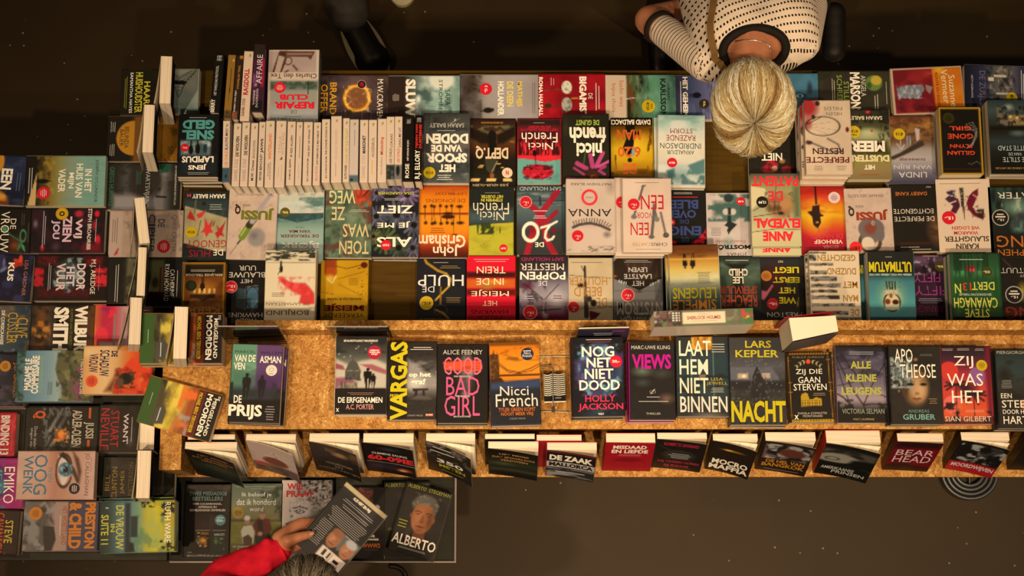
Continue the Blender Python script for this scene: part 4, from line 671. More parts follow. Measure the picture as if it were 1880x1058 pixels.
book('f5', (132, 203, 588, 838), 'D', [('C', '6a6058'), ('P', [(190, 203), (580, 203), (580, 400), (380, 520), (140, 400), (132, 260)], '261a10', 6), ('P', [(200, 210), (540, 210), (375, 500)], '33221a', 10), ('N', '4a3020', .7, 30, 120, .5, .2, (200, 215, 540, 420)), ('L', [(140, 405), (370, 515), (578, 405)], 12, '17110c'), ('E', 370, 530, 40, 16, '4a3420', .6), ('R', 132, 520, 588, 528, '4a443e', 10), ('R', 132, 720, 588, 838, '4a4640', 60)][:5] + [('L', [(140, 405), (370, 515), (578, 405)], 12, '17110c'), ('E', 370, 535, 40, 14, '5a3c20', .6), ('R', 132, 523, 588, 528, '4a443e', 10), ('R', 132, 720, 588, 838, '403c38', 70), ('E', 145, 390, 30, 16, '98401c', .7)] + [('R', 180 + 22 * k, 425 + 6 * k, 192 + 22 * k, 448 + 6 * k, 'b0a898', 3) for k in range(4)] + [('R', 470 + 24 * k, 460 - 12 * k, 482 + 24 * k, 482 - 12 * k, 'b0a898', 3) for k in range(4)],
     [('LEVEN', 274, 308, 448, 352, 'a89884', B1), ('LAATSTE', 232, 370, 488, 416, 'a89884', B1), ('HET', 302, 434, 416, 480, 'a89884', B1), ('NYSTRÖM', 162, 626, 584, 776, 'a08a70', B1), ('CHRISTINA', 190, 766, 510, 836, '8a7860', B1), ('=', 220, 236, 510, 266, 'a08c74', 2)],
     'grey paperback with a dark gabled boathouse roof', t=.036, st_=[RST(265, 565, 62)])
EEN = [('C', 'cba684'), ('N', 'c09a78', .5, 120, 120)]
EENT = [('EEN', 428, 270, 660, 416, '9c161c', 0), ('VOOR', 384, 446, 540, 508, '9c1a1c', 0), ('EEN', 320, 552, 504, 680, '9c161c', 0), ('CHRIS', 525, 756, 692, 790, '4a3e34', 0), ('CARTER', 330, 756, 520, 790, 'b87a3c', 0), ('=', 360, 815, 640, 830, '8a7460', 1), ('=', 370, 134, 620, 150, '7a6654', 1)]
NAILS = [('L', [(455, 175), (415, 300), (360, 470)], 22, '5c5046'), ('L', [(440, 180), (480, 172)], 12, '5c5046'), ('E', 356, 492, 30, 24, '6a5c50'), ('L', [(565, 370), (555, 500), (535, 680)], 30, '5c5046'), ('E', 532, 698, 30, 20, '5c5046'), ('L', [(570, 420), (588, 500)], 20, '5c5046'), ('E', 590, 518, 27, 27, '74665a'), ('L', [(630, 450), (675, 660)], 24, '6a5c50'), ('E', 680, 680, 30, 26, '3c322a'), ('E', 680, 678, 18, 15, '6a5c50')]
book('e7', (160, 90, 655, 890), 'D', EEN, [], 'cream paperback peeping out beneath the rusty nails cover', t=.034, st_=[RST(235, 345, 68)])
book('e7', (242, 97, 738, 852), 'D', EEN + NAILS, EENT, 'cream paperback with rusty nails', t=.034, st_=[(355, 365, 68, 'a01419', 'd8b090', RST(0, 0, 1)[5])])
book('e7', (1098, 246, 1560, 892), 'D', [('C', 'b59884'), ('N', 'c4a890', .6, 120, 120), ('N', '365a58', .95, 110, 70, .38, .12, (1115, 260, 1545, 540)), ('R', 1180, 340, 1480, 480, '36524e', 60), ('E', 1330, 300, 50, 44, '1f2c2c', .4), ('E', 1300, 440, 34, 34, 'b8a088', .4), ('E', 1370, 440, 34, 34, 'b8a088', .4), ('R', 1320, 400, 1350, 470, '1a2222', 8), ('P', [(1315, 480), (1350, 480), (1350, 540), (1410, 570), (1380, 600), (1340, 640), (1322, 675), (1305, 630), (1320, 600), (1280, 580), (1310, 550)], '1c2222'), ('E', 1320, 760, 90, 80, '6a8478', 1)],
     [('Dodelijk verblijf', 1184, 724, 1490, 758, 'a04a3c', 0), ('MOSTRÖM', 1140, 778, 1542, 832, '241a14', B3), ('JONAS', 1300, 850, 1502, 888, '3a2e26', 0), ('=', 1140, 600, 1250, 690, '6a6458', 6)],
     'pale pink paperback with a mirrored teal ink blot', t=.032, st_=[pr(1455, 333, 44, '9,99')])
PAT = [('G', '4a4030', '8a7a44', '9a8a50', 'a09060', 'b09c64', 'c0a870', 'b8a468'), ('P', [(180, 330), (300, 350), (330, 420), (180, 530)], 'c8ac74', 10), ('E', 430, 500, 140, 130, '8a5a30', .5), ('E', 470, 480, 80, 80, 'a8703c', .6), ('N', '4a2c18', .7, 60, 60, .5, .2, (300, 380, 580, 600)), ('E', 430, 560, 24, 14, '2a180c'), ('L', [(200, 540), (330, 460), (420, 460), (400, 560), (200, 590)], 4, '241a10'), ('L', [(395, 330), (385, 420), (375, 560)], 4, '241a10'), ('L', [(180, 720), (400, 690), (595, 700)], 4, '3a2e1c'), ('R', 540, 330, 595, 600, '5a5c34', 40)]
book('e8', (188, 300, 594, 915), 'D', PAT, [('ANNE', 268, 845, 512, 890, 'b01c20', B3)], 'yellow shattered-glass paperback lying directly beneath its twin', t=.028)
book('e8', (180, 222, 596, 838), 'D', PAT, [('PATIENT', 190, 246, 586, 332, 'b01c20', B2), ('DE', 328, 372, 452, 456, 'a82024', B2), ('ELVEDAL', 198, 604, 592, 686, 'b01c20', B3), ('ANNE', 272, 714, 532, 796, 'b01c20', B3)], 'yellow shattered-glass paperback with red capitals', t=.028, st_=[pr(275, 467, 50, '12,99', '15100c')])
book('e8', (584, 332, 980, 918), 'D', [('G', '7a1210', 'a02410', 'c8700c', 'd08c10', 'b04010', '98101a', '8a0c1a', '840c18'), ('E', 730, 600, 150, 190, 'e0a818', 1), ('E', 840, 550, 110, 50, 'd89818', 1), ('N', 'a02410', .6, 160, 60, .5, .25, (584, 332, 980, 560)), ('L', [(730, 335), (735, 480)], 16, '2c0c0a'), ('P', [(700, 500), (760, 490), (765, 560), (800, 582), (765, 590), (770, 640), (740, 690), (705, 660), (695, 590), (655, 550), (695, 540)], '241010'), ('E', 738, 638, 18, 12, 'b07018')],
     [('DIENST', 734, 686, 918, 722, 'a8382c', 0), ('DE NACHT', 694, 734, 948, 772, 'a8382c', 0), ('VERHOEF', 708, 784, 946, 818, 'dcbc90', B1), ('ESTHER', 780, 832, 908, 856, 'b08068', 0)],
     'flame red paperback with a hanging silhouette', t=.032, st_=[dots(888, 428, 50, 'd0a898', '8a4a40')])
jussi('e8', (976, 348, 1372, 888), '', '', [('O', 1175, 800, 84, 84, 30, '4a3626'), ('E', 1175, 760, 76, 60, '6a5a50', .2), ('E', 1190, 690, 110, 92, '6a564c', .1), ('E', 1185, 690, 70, 62, '7a3824', .5), ('E', 1155, 815, 54, 56, 'd0ac88', .1), ('E', 1260, 740, 40, 60, '6a564c', .3), ('O', 1208, 645, 10, 14, 6, 'b89a80')],
      'off-white paperback with a rusty padlock', [pr(1050, 848, 52, '15,-', 'b01c18', '200c08')], [('EEN RAAM, GEEN SLEUTEL', 1004, 396, 1308, 426, '5a4434', 0), ('JUSSI', 1070, 528, 1338, 620, '8a3018', B3), ('Q', 1004, 494, 1056, 586, '33281c', B3), ('SERIE', 1065, 492, 1136, 512, '6a5444', 0)], 1.0)
book('f1', (188, 256, 645, 908), 'D', [('C', '1e1711'), ('E', 640, 700, 130, 200, '7a4a24', .9), ('N', '2a1c12', .7, 120, 40, .45, .25, (450, 500, 645, 900)), ('E', 620, 600, 50, 50, '5a3418', .9), ('R', 260, 820, 560, 842, '3c1c10', 16)],
     [('DARBY KANE', 244, 330, 552, 366, 'b05a1e', B1), ('ECHTGENOTE', 218, 496, 606, 542, 'd0b494', 0), ('DE PERFECTE', 222, 570, 610, 616, 'd0b494', 0), ('=', 265, 855, 450, 875, 'b09a80', 1), ('=', 350, 878, 600, 896, 'b09a80', 1), ('VOLT', 545, 276, 598, 292, 'b09a80', B1)],
     'nearly black paperback with a blurred amber glow', t=.03, skew=.8)
book('f1', (640, 205, 1165, 918), 'D', [('C', 'd4ac84'), ('P', [(870, 292), (910, 292), (908, 480), (880, 480)], '30281f'), ('N', '8a745c', .8, 12, 12, .5, .1, (870, 292, 910, 480)), ('P', [(886, 480), (914, 480), (904, 605)], '5a4030'), ('P', [(740, 330), (795, 318), (815, 380), (855, 400), (868, 470), (820, 545), (770, 520), (800, 470), (725, 400), (760, 370)], '4a1a24'), ('N', '2a2c4c', .9, 40, 40, .45, .15, (720, 315, 830, 460)), ('L', [(770, 440), (830, 420)], 12, 'd4ac84'), ('L', [(800, 370), (740, 355)], 9, 'd4ac84'), ('P', [(1050, 300), (1000, 330), (960, 370), (930, 440), (940, 500), (1000, 570), (1085, 605), (1090, 560), (1020, 540), (990, 480), (1030, 400), (1050, 360)], '6a1420'), ('N', '2c1c14', .9, 36, 36, .5, .12, (980, 500, 1100, 610)), ('L', [(1000, 360), (1050, 395)], 9, 'd4ac84'), ('N', '3a0c14', .6, 20, 20, .55, .1, (925, 360, 1040, 560))],
     [('WE LOGEN', 774, 664, 1042, 698, 'a0281e', B1), ('WAAROM', 790, 712, 1026, 748, 'a0281e', B1), ('SLAUGHTER', 694, 762, 1126, 814, '33281c', B1), ('KARIN', 804, 832, 1022, 882, '33281c', B1), ('=', 665, 240, 1100, 258, '8a7458', 1)],
     'cream paperback with a broken butterfly around a knife', t=.034, skew=.7, st_=[pr(750, 582, 66, '15,-')])
book('f1', (1148, 284, 1640, 985), 'D', [('C', '1c1d18'), ('N', '26423a', .9, 60, 200, .45, .2, (1148, 284, 1640, 520)), ('E', 1420, 480, 170, 130, '6a8a74', .9), ('E', 1430, 660, 100, 100, '4a7a70', .7), ('N', '3a2c34', .8, 50, 60, .5, .15, (1360, 540, 1560, 740)), ('N', 'a0a488', .7, 40, 120, .55, .15, (1260, 400, 1500, 520)), ('R', 1148, 740, 1640, 985, '1a1712', 50)],
     [('LATER', 1236, 336, 1620, 396, 'd0b894', 0), ('KING', 1208, 756, 1630, 868, 'b0581c', 0), ('STEPHEN', 1212, 888, 1630, 950, 'b0581c', 0)],
     'dark green paperback with a big orange author line by the table end', t=.034, st_=[(1255, 582, 82, '1c1612', 'c8ac88', [('15,-', 0, .25, .8, .34, 'd0b894', .03), ('-', 0, -.1, 1.2, .18, 'd0b894', 0), ('-', 0, -.4, .8, .14, 'd0b894', 0)])])
# fourth row, tucked against the shelf unit
book('f2', (82, 168, 482, 790), 'D', [('C', 'a86a14'), ('R', 95, 188, 468, 790, '6a340c'), ('R', 95, 188, 468, 300, '1a130c', 30), ('E', 285, 440, 190, 120, '9a5814', .7), ('R', 150, 480, 395, 520, '2a160a', 10), ('P', [(235, 520), (320, 520), (275, 565)], '2a160a', 8), ('E', 270, 405, 24, 40, '160d08', .2), ('L', [(262, 310), (266, 380)], 9, '160d08'), ('L', [(280, 310), (278, 380)], 9, '160d08')] + [('R', 185 + 48 * k, 425, 205 + 48 * k, 470, 'd0a050', 6) for k in range(5)] + [('N', 'b0742c', .6, 90, 40, .5, .25, (95, 520, 468, 640)), ('R', 95, 640, 468, 790, '4a2208', 60)],
     [('BERLIJNSE TRILOGIE', 102, 274, 462, 302, 'd0b080', 0), ('KERR', 136, 602, 446, 664, '9a6420', 0), ('=', 120, 236, 440, 262, 'b09870', 2)],
     'gold-bordered paperback with a dim amber cityscape', n=2, t=.032, st_=[dots(160, 397, 54, '1f2410', '2c3418')], jit=(.005, .003))
book('f2', (488, 142, 900, 790), 'D', [('C', '171310'), ('R', 705, 412, 815, 615, '2c5878'), ('N', '7a9098', .7, 90, 24, .5, .2, (705, 412, 815, 615)), ('P', [(600, 410), (690, 430), (690, 630), (600, 600)], '26343c', 6), ('L', [(690, 425), (690, 632)], 6, '6a6c68'), ('L', [(605, 520), (685, 520)], 4, '4a5458'), ('L', [(690, 410), (815, 392)], 5, '7a7468'), ('O', 760, 512, 58, 104, 5, '2c241c')],
     [('UUR', 622, 200, 786, 248, 'c8b090', 0), ('BLAUWE', 524, 264, 878, 316, 'c8b090', 0), ('HET', 638, 334, 752, 370, 'c8b090', 0), ('HAWKINS', 528, 658, 862, 702, 'c8a888', 0), ('PAULA', 612, 714, 802, 756, 'c8a888', 0)],
     'black paperback with an open window onto blue sea', t=.03, st_=[pr(550, 408, 62, '15,-', RED, W_, 'd89080', 'NU')])
book('f2', (902, 78, 1385, 790), 'D', [('C', 'd2b486'), ('R', 902, 78, 1385, 185, 'c8ac80'), ('N', '2c2820', .95, 90, 14, .46, .1, (902, 78, 1385, 185)), ('L', [(902, 200), (1385, 205)], 2, '5a4c38'), ('L', [(1045, 190), (1048, 240)], 8, '241c16'), ('L', [(1060, 190), (1058, 240)], 8, '241c16'), ('E', 1055, 265, 17, 34, '241c16'), ('L', [(1045, 280), (1026, 315)], 6, '241c16'), ('P', [(1028, 345), (1070, 340), (1120, 380), (1190, 400), (1290, 400), (1340, 450), (1380, 500), (1385, 600), (1300, 610), (1235, 590), (1250, 520), (1170, 480), (1110, 440), (1050, 385)], 'a82822', 20), ('N', 'c84438', .6, 40, 40, .5, .2, (1030, 340, 1385, 520))],
     [('DE SAMARITAAN', 920, 586, 1330, 616, '6a3c2c', -.006), ('BORJLIND', 920, 650, 1328, 708, '4a2418', 0), ('=', 965, 490, 1100, 535, '6a5844', 3)],
     'cream paperback with a diver trailing red smoke', n=2, t=.034)
book('f3', (150, 146, 608, 790), 'D', [('C', 'b8800f'), ('N', 'a8700c', .6, 160, 160), ('R', 185, 146, 302, 260, '8a3410', 16), ('E', 245, 265, 60, 50, '9a3c10', .3), ('E', 240, 320, 60, 50, 'd09828', .8), ('L', [(215, 330), (262, 372), (300, 300)], 10, 'd8b070'), ('L', [(300, 205), (400, 230), (540, 195)], 5, '3a1c10'), ('E', 570, 195, 34, 30, '4a180c', .3), ('L', [(320, 330), (570, 260)], 3, '5a2c10'), ('L', [(320, 380), (560, 500)], 3, '5a2c10'), ('N', '4a1c0c', .9, 12, 12, .7, .06, (480, 200, 608, 520)), ('L', [(160, 460), (285, 480)], 3, '5a2c10'), ('R', 150, 720, 608, 790, '98680c', 30)],
     [('ANGELIQUE HAAK', 208, 510, 552, 538, '33200c', B1), ('MEISJE', 182, 568, 574, 642, '6a180c', B2), ('VERKEERDE', 184, 664, 574, 706, '4a200c', 0), ('=', 415, 320, 525, 395, '7a4a10', 5)],
     'mustard yellow paperback with blood spatters', t=.03)
book('f3', (1085, 136, 1555, 790), 'D', [('C', '1c1a1e'), ('L', [(1162, 140), (1180, 175), (1290, 250), (1370, 280)], 22, 'a8741c'), ('L', [(1370, 280), (1412, 330), (1400, 400), (1330, 470), (1270, 535)], 18, 'b8841f'), ('L', [(1318, 410), (1316, 575)], 14, '8a5c1c'), ('O', 1316, 632, 66, 48, 6, '3c3a40'), ('L', [(1270, 630), (1340, 660), (1395, 715)], 18, '8a6018')],
     [('HULP', 1094, 290, 1540, 398, 'd8c4b0', 0), ('DE', 1138, 404, 1256, 460, 'd0bca8', 0), ('MCFADDEN', 1118, 712, 1362, 742, '7a5c1c', 0), ('=', 1365, 505, 1520, 565, '8a6a34', 4), ('=', 1300, 195, 1520, 232, '8a6a34', 2), ('=', 1235, 162, 1405, 178, 'a08c74', 1)],
     'black paperback with a gold ribbon through a keyring', t=.03, st_=[pr(1180, 565, 68, '€15,-', 'c0901c', '3a2a0c')])
book('f4', (88, 104, 562, 790), 'D', [('C', 'a8101c'), ('R', 88, 265, 562, 320, '3a100c', 30), ('R', 88, 330, 562, 420, 'b04c14', 40), ('E', 330, 360, 190, 40, 'd0801c', .9), ('R', 88, 430, 562, 490, '5a100e', 30), ('E', 290, 400, 90, 60, 'a86424', .9), ('R', 88, 690, 562, 790, '7a0c14', 50)],
     [('TREIN', 186, 210, 466, 276, 'e8c490', 0), ('IN DE', 184, 324, 448, 388, 'e8c490', 0), ('MEISJE', 134, 434, 498, 498, 'e8c490', 0), ('HET', 246, 544, 384, 592, 'e8c490', 0), ('HAWKINS', 132, 630, 490, 672, '4a0c10', 0), ('PAULA', 192, 684, 434, 722, '4a0c10', 0), ('=', 155, 128, 500, 170, 'd08070', 2)],
     'scarlet paperback with blurred train-window stripes', n=1, t=.034)
book('f4', (600, 94, 1075, 790), 'D', [('G', '261e18', '2c2420', '40343a', '7a6a72', '8a7a7c', '7a5c60', '5a2430', '4a1424'), ('N', '3a2c30', .8, 50, 60, .5, .15, (600, 340, 860, 700)), ('E', 960, 520, 110, 130, 'b09a90', .9), ('E', 680, 400, 90, 60, '5a1c24', .9), ('L', [(640, 370), (740, 450), (840, 540)], 9, '2a1c18'), ('L', [(985, 380), (900, 470), (840, 540)], 9, '4a3830'), ('L', [(840, 540), (830, 650), (860, 720)], 22, '8a6c60'), ('L', [(780, 640), (1005, 620)], 14, '3a2a24'), ('L', [(870, 610), (1000, 610)], 8, '8a7468'), ('R', 600, 690, 1075, 790, '5a1428', 60), ('E', 850, 690, 40, 36, '8a6c62', .6)],
     [('SAM HOLLAND', 618, 120, 1032, 156, '98244a', B1), ('MEESTER', 612, 180, 1034, 246, 'd8bca0', 0), ('POPPEN', 608, 260, 1048, 338, W_, B1), ('DE', 782, 350, 868, 396, 'd0b8a8', 0), ('=', 925, 485, 1020, 528, '3a2a2c', 2), ('=', 645, 488, 745, 530, 'b0989a', 2)],
     'mauve paperback with a twig figure', t=.034, st_=[RST(705, 655, 70)])
book('f4', (1078, 124, 1505, 790), 'D', [('C', 'b8986c'), ('N', 'a88a60', .5, 130, 130), ('E', 1380, 560, 90, 140, 'c0a478', 1), ('L', [(1070, 290), (1240, 310), (1490, 320)], 4, '3a2e22'), ('L', [(1070, 630), (1300, 618), (1500, 600)], 4, '3a2e22'), ('L', [(1238, 210), (1242, 420), (1235, 520)], 20, '2a2018'), ('L', [(1205, 205), (1240, 280)], 8, '2a2018'), ('P', [(1228, 480), (1262, 480), (1275, 690), (1260, 720), (1228, 705)], '3c2e24', 8), ('E', 1195, 392, 32, 20, '241a14', .3), ('E', 1320, 565, 30, 34, '241a14', .2), ('E', 1280, 525, 24, 30, '2a2018', .3), ('P', [(1280, 640), (1330, 650), (1385, 665), (1340, 715), (1285, 730)], '4a1416', 8)],
     [('HOUWER', 1082, 312, 1454, 392, 'a8641c', -.004), ('BEELD', 1132, 410, 1398, 500, 'a8641c', -.004), ('DE', 1350, 514, 1450, 600, 'a8641c', -.004), ('=', 1085, 160, 1450, 178, '6a5844', 1)],
     'tan paperback with a withered rose on barbed wire', t=.034, st_=[RST(1125, 605, 60)])
book('f5', (655, 98, 1115, 800), 'D', [('G', '5a2e12', '6a3814', 'b0782c', 'c09848', 'b8a468', '8a8a6c', '4a5a50', '2a3c38', '24302c', '24302c'), ('N', '4a240e', .6, 160, 16, .5, .2, (655, 98, 1115, 230)), ('N', 'c8b480', .6, 120, 60, .5, .25, (655, 330, 1115, 480)), ('M', 803, 320, 798, 180, '17110c', 1.2), ('M', 868, 325, 880, 180, '17110c', 1.3), ('R', 655, 222, 1115, 238, 'c88a34', 16)],
     [('LEUGENS', 676, 494, 1080, 598, 'c8a41c', B1), ('SIMPELE', 676, 606, 1074, 700, 'b86a1c', .01), ('=', 910, 350, 1035, 460, '4a4634', 8)],
     'paperback of two walkers in an ochre haze, topmost of its stack', n=3, t=.024, jit=(.01, .004), skew=1.4)
book('f5', (1110, 200, 1495, 838), 'D', [('G', '1c201a', '3c4a3c', '42503c', '2c3a34', '1c2a28', '182424', '141c1c'), ('N', '6a7a5a', .6, 90, 60, .5, .25, (1110, 250, 1495, 420)), ('P', [(1160, 270), (1400, 270), (1330, 330), (1330, 640), (1240, 640), (1240, 330)], '14140f', 26)],
     [('CHILD', 1202, 320, 1380, 388, 'd8bc94', B2), ('LEE', 1238, 394, 1338, 458, 'd8bc94', B2), ('SPERVUUR', 1118, 480, 1464, 554, '98341c', B1), ('REACHER', 1122, 562, 1460, 674, '98341c', B1), ('=', 1175, 232, 1390, 252, 'a8a08c', 1)],
     'dark green paperback with red and cream condensed capitals', t=.034)
book('f6', (182, 203, 598, 830), 'D', [('C', '191310'), ('R', 182, 203, 598, 300, '1e2020', 40), ('E', 320, 400, 170, 200, '3a1214', .9), ('N', '24302c', .7, 60, 100, .5, .2, (430, 400, 598, 660)), ('P', [(190, 520), (240, 530), (290, 465), (305, 480), (250, 560), (215, 610), (190, 605)], 'a84a50', 8), ('L', [(530, 590), (520, 670)], 8, '8a7a1c')],
     [('LIEGT', 304, 304, 544, 362, 'c0a014', B2), ('EERST', 300, 398, 550, 452, 'c0a014', B2), ('HET', 350, 494, 504, 550, 'c0a014', B2), ('WIE', 352, 584, 510, 644, 'c0a014', B2), ('PRESTON', 238, 724, 560, 770, '9a8c80', 0), ('VOLT', 352, 244, 402, 264, 'b09a80', B2)],
     'black paperback with yellow capitals and a raised pink hand', t=.03, st_=[pr(292, 645, 54, '10,-', '98101a'), dots(240, 388, 50, 'a05a1c', '6a3410')])
STR = [('C', 'd0ac80')] + [q for (a, b_, c, d) in ((640, 165, 800, 178), (640, 192, 705, 246), (640, 268, 860, 292), (645, 335, 800, 372), (650, 392, 890, 436), (650, 460, 925, 494), (650, 515, 890, 542), (650, 568, 910, 602), (650, 642, 1050, 668), (655, 712, 985, 748)) for q in (('R', a, b_, c, d, '7a6c5c', 6), ('N', '1c1814', .9, 44, 20, .46, .12, (a, b_, c, d)))]
book('f6', (640, 154, 1102, 815), 'D', STR, [('GEZICHTEN', 718, 190, 1072, 250, '98682c', B1), ('DUIZEND', 802, 314, 1072, 376, '98682c', B1), ('MET', 942, 440, 1082, 502, '98682c', B1), ('MAN', 942, 564, 1082, 626, '98682c', B1), ('DE', 1008, 694, 1086, 756, '98682c', B1), ('LEX NO', 890, 776, 1086, 800, '4a3c2c', B1)],
     'cream paperback of torn photo strips, topmost of its stack', n=3, t=.026, jit=(.008, .004))
ULT = [('G', '1e1e1a', '1e1e1a', '1f2a2e', '1c6a7c', '1c7488', '1f8290', '1c6c7c', '1a5c68'), ('R', 78, 160, 498, 385, '1f1e1a', 20), ('E', 285, 560, 170, 180, '8a9c78', 1), ('E', 285, 600, 120, 130, 'b8a878', .8), ('O', 285, 630, 74, 82, 14, '24180e'), ('E', 285, 630, 66, 74, 'c8a878', .2), ('R', 230, 520, 340, 560, 'b8a070', 16)] + [('L', [(240 + 27 * k, 440), (245 + 25 * k, 510)], 11, '2a1c10') for k in range(4)] + [('E', 245, 625, 26, 26, '6a3014', .4), ('E', 318, 630, 30, 24, '3a1408', .3), ('E', 278, 570, 16, 22, '7a4a1c', .4), ('R', 220, 655, 350, 700, 'a89c74', 10), ('N', '2a1c10', .9, 14, 14, .66, .08, (200, 430, 380, 560))]
book('f6', (1105, 185, 1300, 815), 'D', [('G', '1e1e1a', '1f2a2e', '1c6a7c', '1c7488', '1f8290', '1a5c68')], [('UM', 1108, 285, 1140, 365, 'c8a814', B2)], 'teal paperback peeping from beneath the handprint cover', t=.03)
book('f7', (76, 158, 500, 815), 'D', ULT, [('ULTIMATUM', 84, 256, 478, 352, 'c8a814', B2), ('HEERMA VAN VOSS | HEERMA VAN VOSS', 84, 360, 478, 386, '9ab4b8', B2), ('=', 235, 204, 310, 218, 'a8a090', 1)],
     'teal and black paperback with a handprint skull', n=2, t=.032)
book('f7', (488, 196, 880, 830), 'D', [('C', '2a1622'), ('R', 488, 196, 880, 290, '5a3a4c', 60), ('N', 'a08a92', .8, 50, 30, .5, .15, (500, 215, 700, 380)), ('N', '160a10', .7, 40, 120, .5, .15, (580, 196, 880, 450)), ('R', 588, 192, 735, 210, '8a5a70', 6), ('R', 488, 690, 880, 830, '1c0c14', 90)],
     [('FIFTY', 500, 364, 742, 446, '8a2a5c', 0), ('FIFTY', 502, 480, 806, 566, '8a2a5c', 0), ('CAVANAGH', 508, 658, 800, 724, '6a1c3c', 0), ('STEVE', 540, 745, 720, 785, '4a1428', 0), ('=', 525, 590, 760, 645, '8a7480', 3)],
     'purple paperback with handwritten pink titles', t=.026, st_=[pr(745, 300, 48, '€15,-', '4c3c0c')])
book('f7', (838, 176, 1302, 830), 'D', [('G', '1c3c22', '1f4a2a', '24643c', '1f5830', '153c1e', '123018', '0e2412'), ('R', 870, 340, 970, 390, '2c8a5c', 10), ('R', 1070, 340, 1200, 390, '2a7c50', 14), ('R', 985, 290, 1070, 350, '7a2420', 8), ('R', 1000, 320, 1066, 346, 'b03830', 6), ('N', '0e2414', .7, 16, 300, .5, .15), ('R', 838, 390, 1302, 830, '16401f', 90), ('N', '1f5c2e', .5, 60, 200, .5, .3, (838, 390, 1302, 830)), ('R', 838, 740, 1302, 830, '0e2412', 60)],
     [('DERT', 1030, 444, 1240, 518, 'c8b81c', .01), ('13', 946, 450, 1024, 524, 'a8281c', .01), ('N', 872, 460, 930, 548, 'c8b81c', .01), ('CAVANAGH', 858, 588, 1260, 686, 'c8b02c', .01), ('STEVE', 956, 692, 1180, 772, 'c8b02c', .01), ('EEN EDDIE FLYNN THRILLER', 908, 550, 1206, 570, 'b0a88c', B1), ('=', 910, 226, 1175, 244, 'a8b098', 1)],
     'bottle green paperback with yellow hand lettering', n=2, t=.032, st_=[pr(1175, 350, 48, '€15,-', '3c3c0c')])
book('f7', (1303, 228, 1765, 830), 'D', [('C', '1c1711'), ('E', 1500, 530, 60, 110, '9a7c1c', .9), ('N', '2a3a1c', .8, 40, 60, .5, .2, (1440, 450, 1765, 640)), ('L', [(1330, 228), (1410, 310)], 6, '6a3a34'), ('E', 1420, 720, 120, 70, '5a1810', .9)],
     [('INSTITUUT', 1308, 312, 1700, 362, 'b8a890', 0), ('HET', 1480, 376, 1560, 396, 'b8a890', 0), ('KING', 1334, 672, 1720, 782, '8a2814', 0)], 'dark brown paperback with a deep red author line at the table end', t=.036, st_=[(1418, 562, 82, '1c1612', 'b8a890', [('15,-', 0, .25, .8, .34, 'd0b894', .03), ('-', 0, -.1, 1.2, .18, 'd0b894', 0), ('-', 0, -.4, .8, .14, 'd0b894', 0)])])
# ------------------------------------------------------------ side wing of the table, titles reading sideways
g_ = 'books laid flat on the side wing'
def wing(*a, **k): return book(*a, group=g_, **k)
wing('c3', (-430, 68, 225, 500), 'R', [('G', '1c2240', '20284c', '1c2444', '141830', '141626'), ('N', '3a4a7a', .5, 90, 60, .5, .3), ('E', -20, 430, 110, 60, 'b8641c', .4, 20), ('E', 30, 430, 50, 30, 'd08a30', .5), ('E', -10, 130, 30, 80, 'c87c1c', .3), ('R', -430, 470, 100, 500, '6a2c10', 16)],
     [('EEN', 8, 182, 106, 366, W_, B2), ('=', 140, 200, 190, 380, '4a5070', 2)], 'navy paperback with orange flames at the wing edge', skew=-3.4)
wing('c3', (222, 80, 928, 520), 'R', [('H', '1c1610', '1c1610', '7a5a1c', '8a7c3c', '7a8a70', '6a948c', '648e8c', '6a9490'), ('R', 222, 80, 315, 520, '1a140e', 16), ('N', '3a2a10', .85, 40, 36, .45, .15, (320, 80, 440, 520)), ('N', 'a8842c', .6, 40, 50, .5, .2, (320, 80, 480, 520)), ('P', [(322, 230), (322, 520), (250, 520)], 'c89a5c', 6), ('E', 375, 302, 58, 20, '14100c', .2), ('L', [(430, 300), (450, 300)], 6, '14100c'), ('N', '5a8078', .5, 200, 40, .5, .3, (480, 80, 928, 520))],
     [("JOSEPH O'CONNOR", 832, 110, 866, 490, '22302e', 0), ('IN HET', 748, 195, 808, 398, W_, B1), ('HUIS VAN', 668, 148, 730, 446, W_, B1), ('MIJN', 594, 226, 652, 366, W_, B1), ('VADER', 514, 194, 576, 400, W_, B1), ('=', 245, 170, 290, 420, 'b0a088', 2)],
     'seaside teal and gold paperback with a dark walker', n=2, t=.026, st_=[dots(390, 408, 56, 'a8141c', 'e0a898')])
wing('c3', (-400, 545, 272, 940), 'R', [('C', '19140f'), ('R', 90, 790, 190, 940, '4a2410', 60), ('E', 140, 870, 60, 40, '7a3a14', .9), ('L', [(50, 735), (100, 780), (185, 835)], 10, '1f6a4c'), ('O', 205, 785, 26, 50, 9, '2a8a60'), ('P', [(185, 835), (225, 880), (232, 930), (205, 900)], '2a8a60'), ('P', [(180, 840), (195, 880), (155, 925), (165, 880)], '22704c'), ('E', 40, 725, 24, 20, '2a8a5c', .3)],
     [('DE', 88, 634, 138, 726, W_, -.003), ('VROUW', 2, 570, 80, 930, W_, -.003), ('=', 180, 580, 215, 700, '4a443c', 2), ('=', 240, 650, 258, 850, '4a443c', 1)], 'black paperback with a green ribbon bow', t=.03)
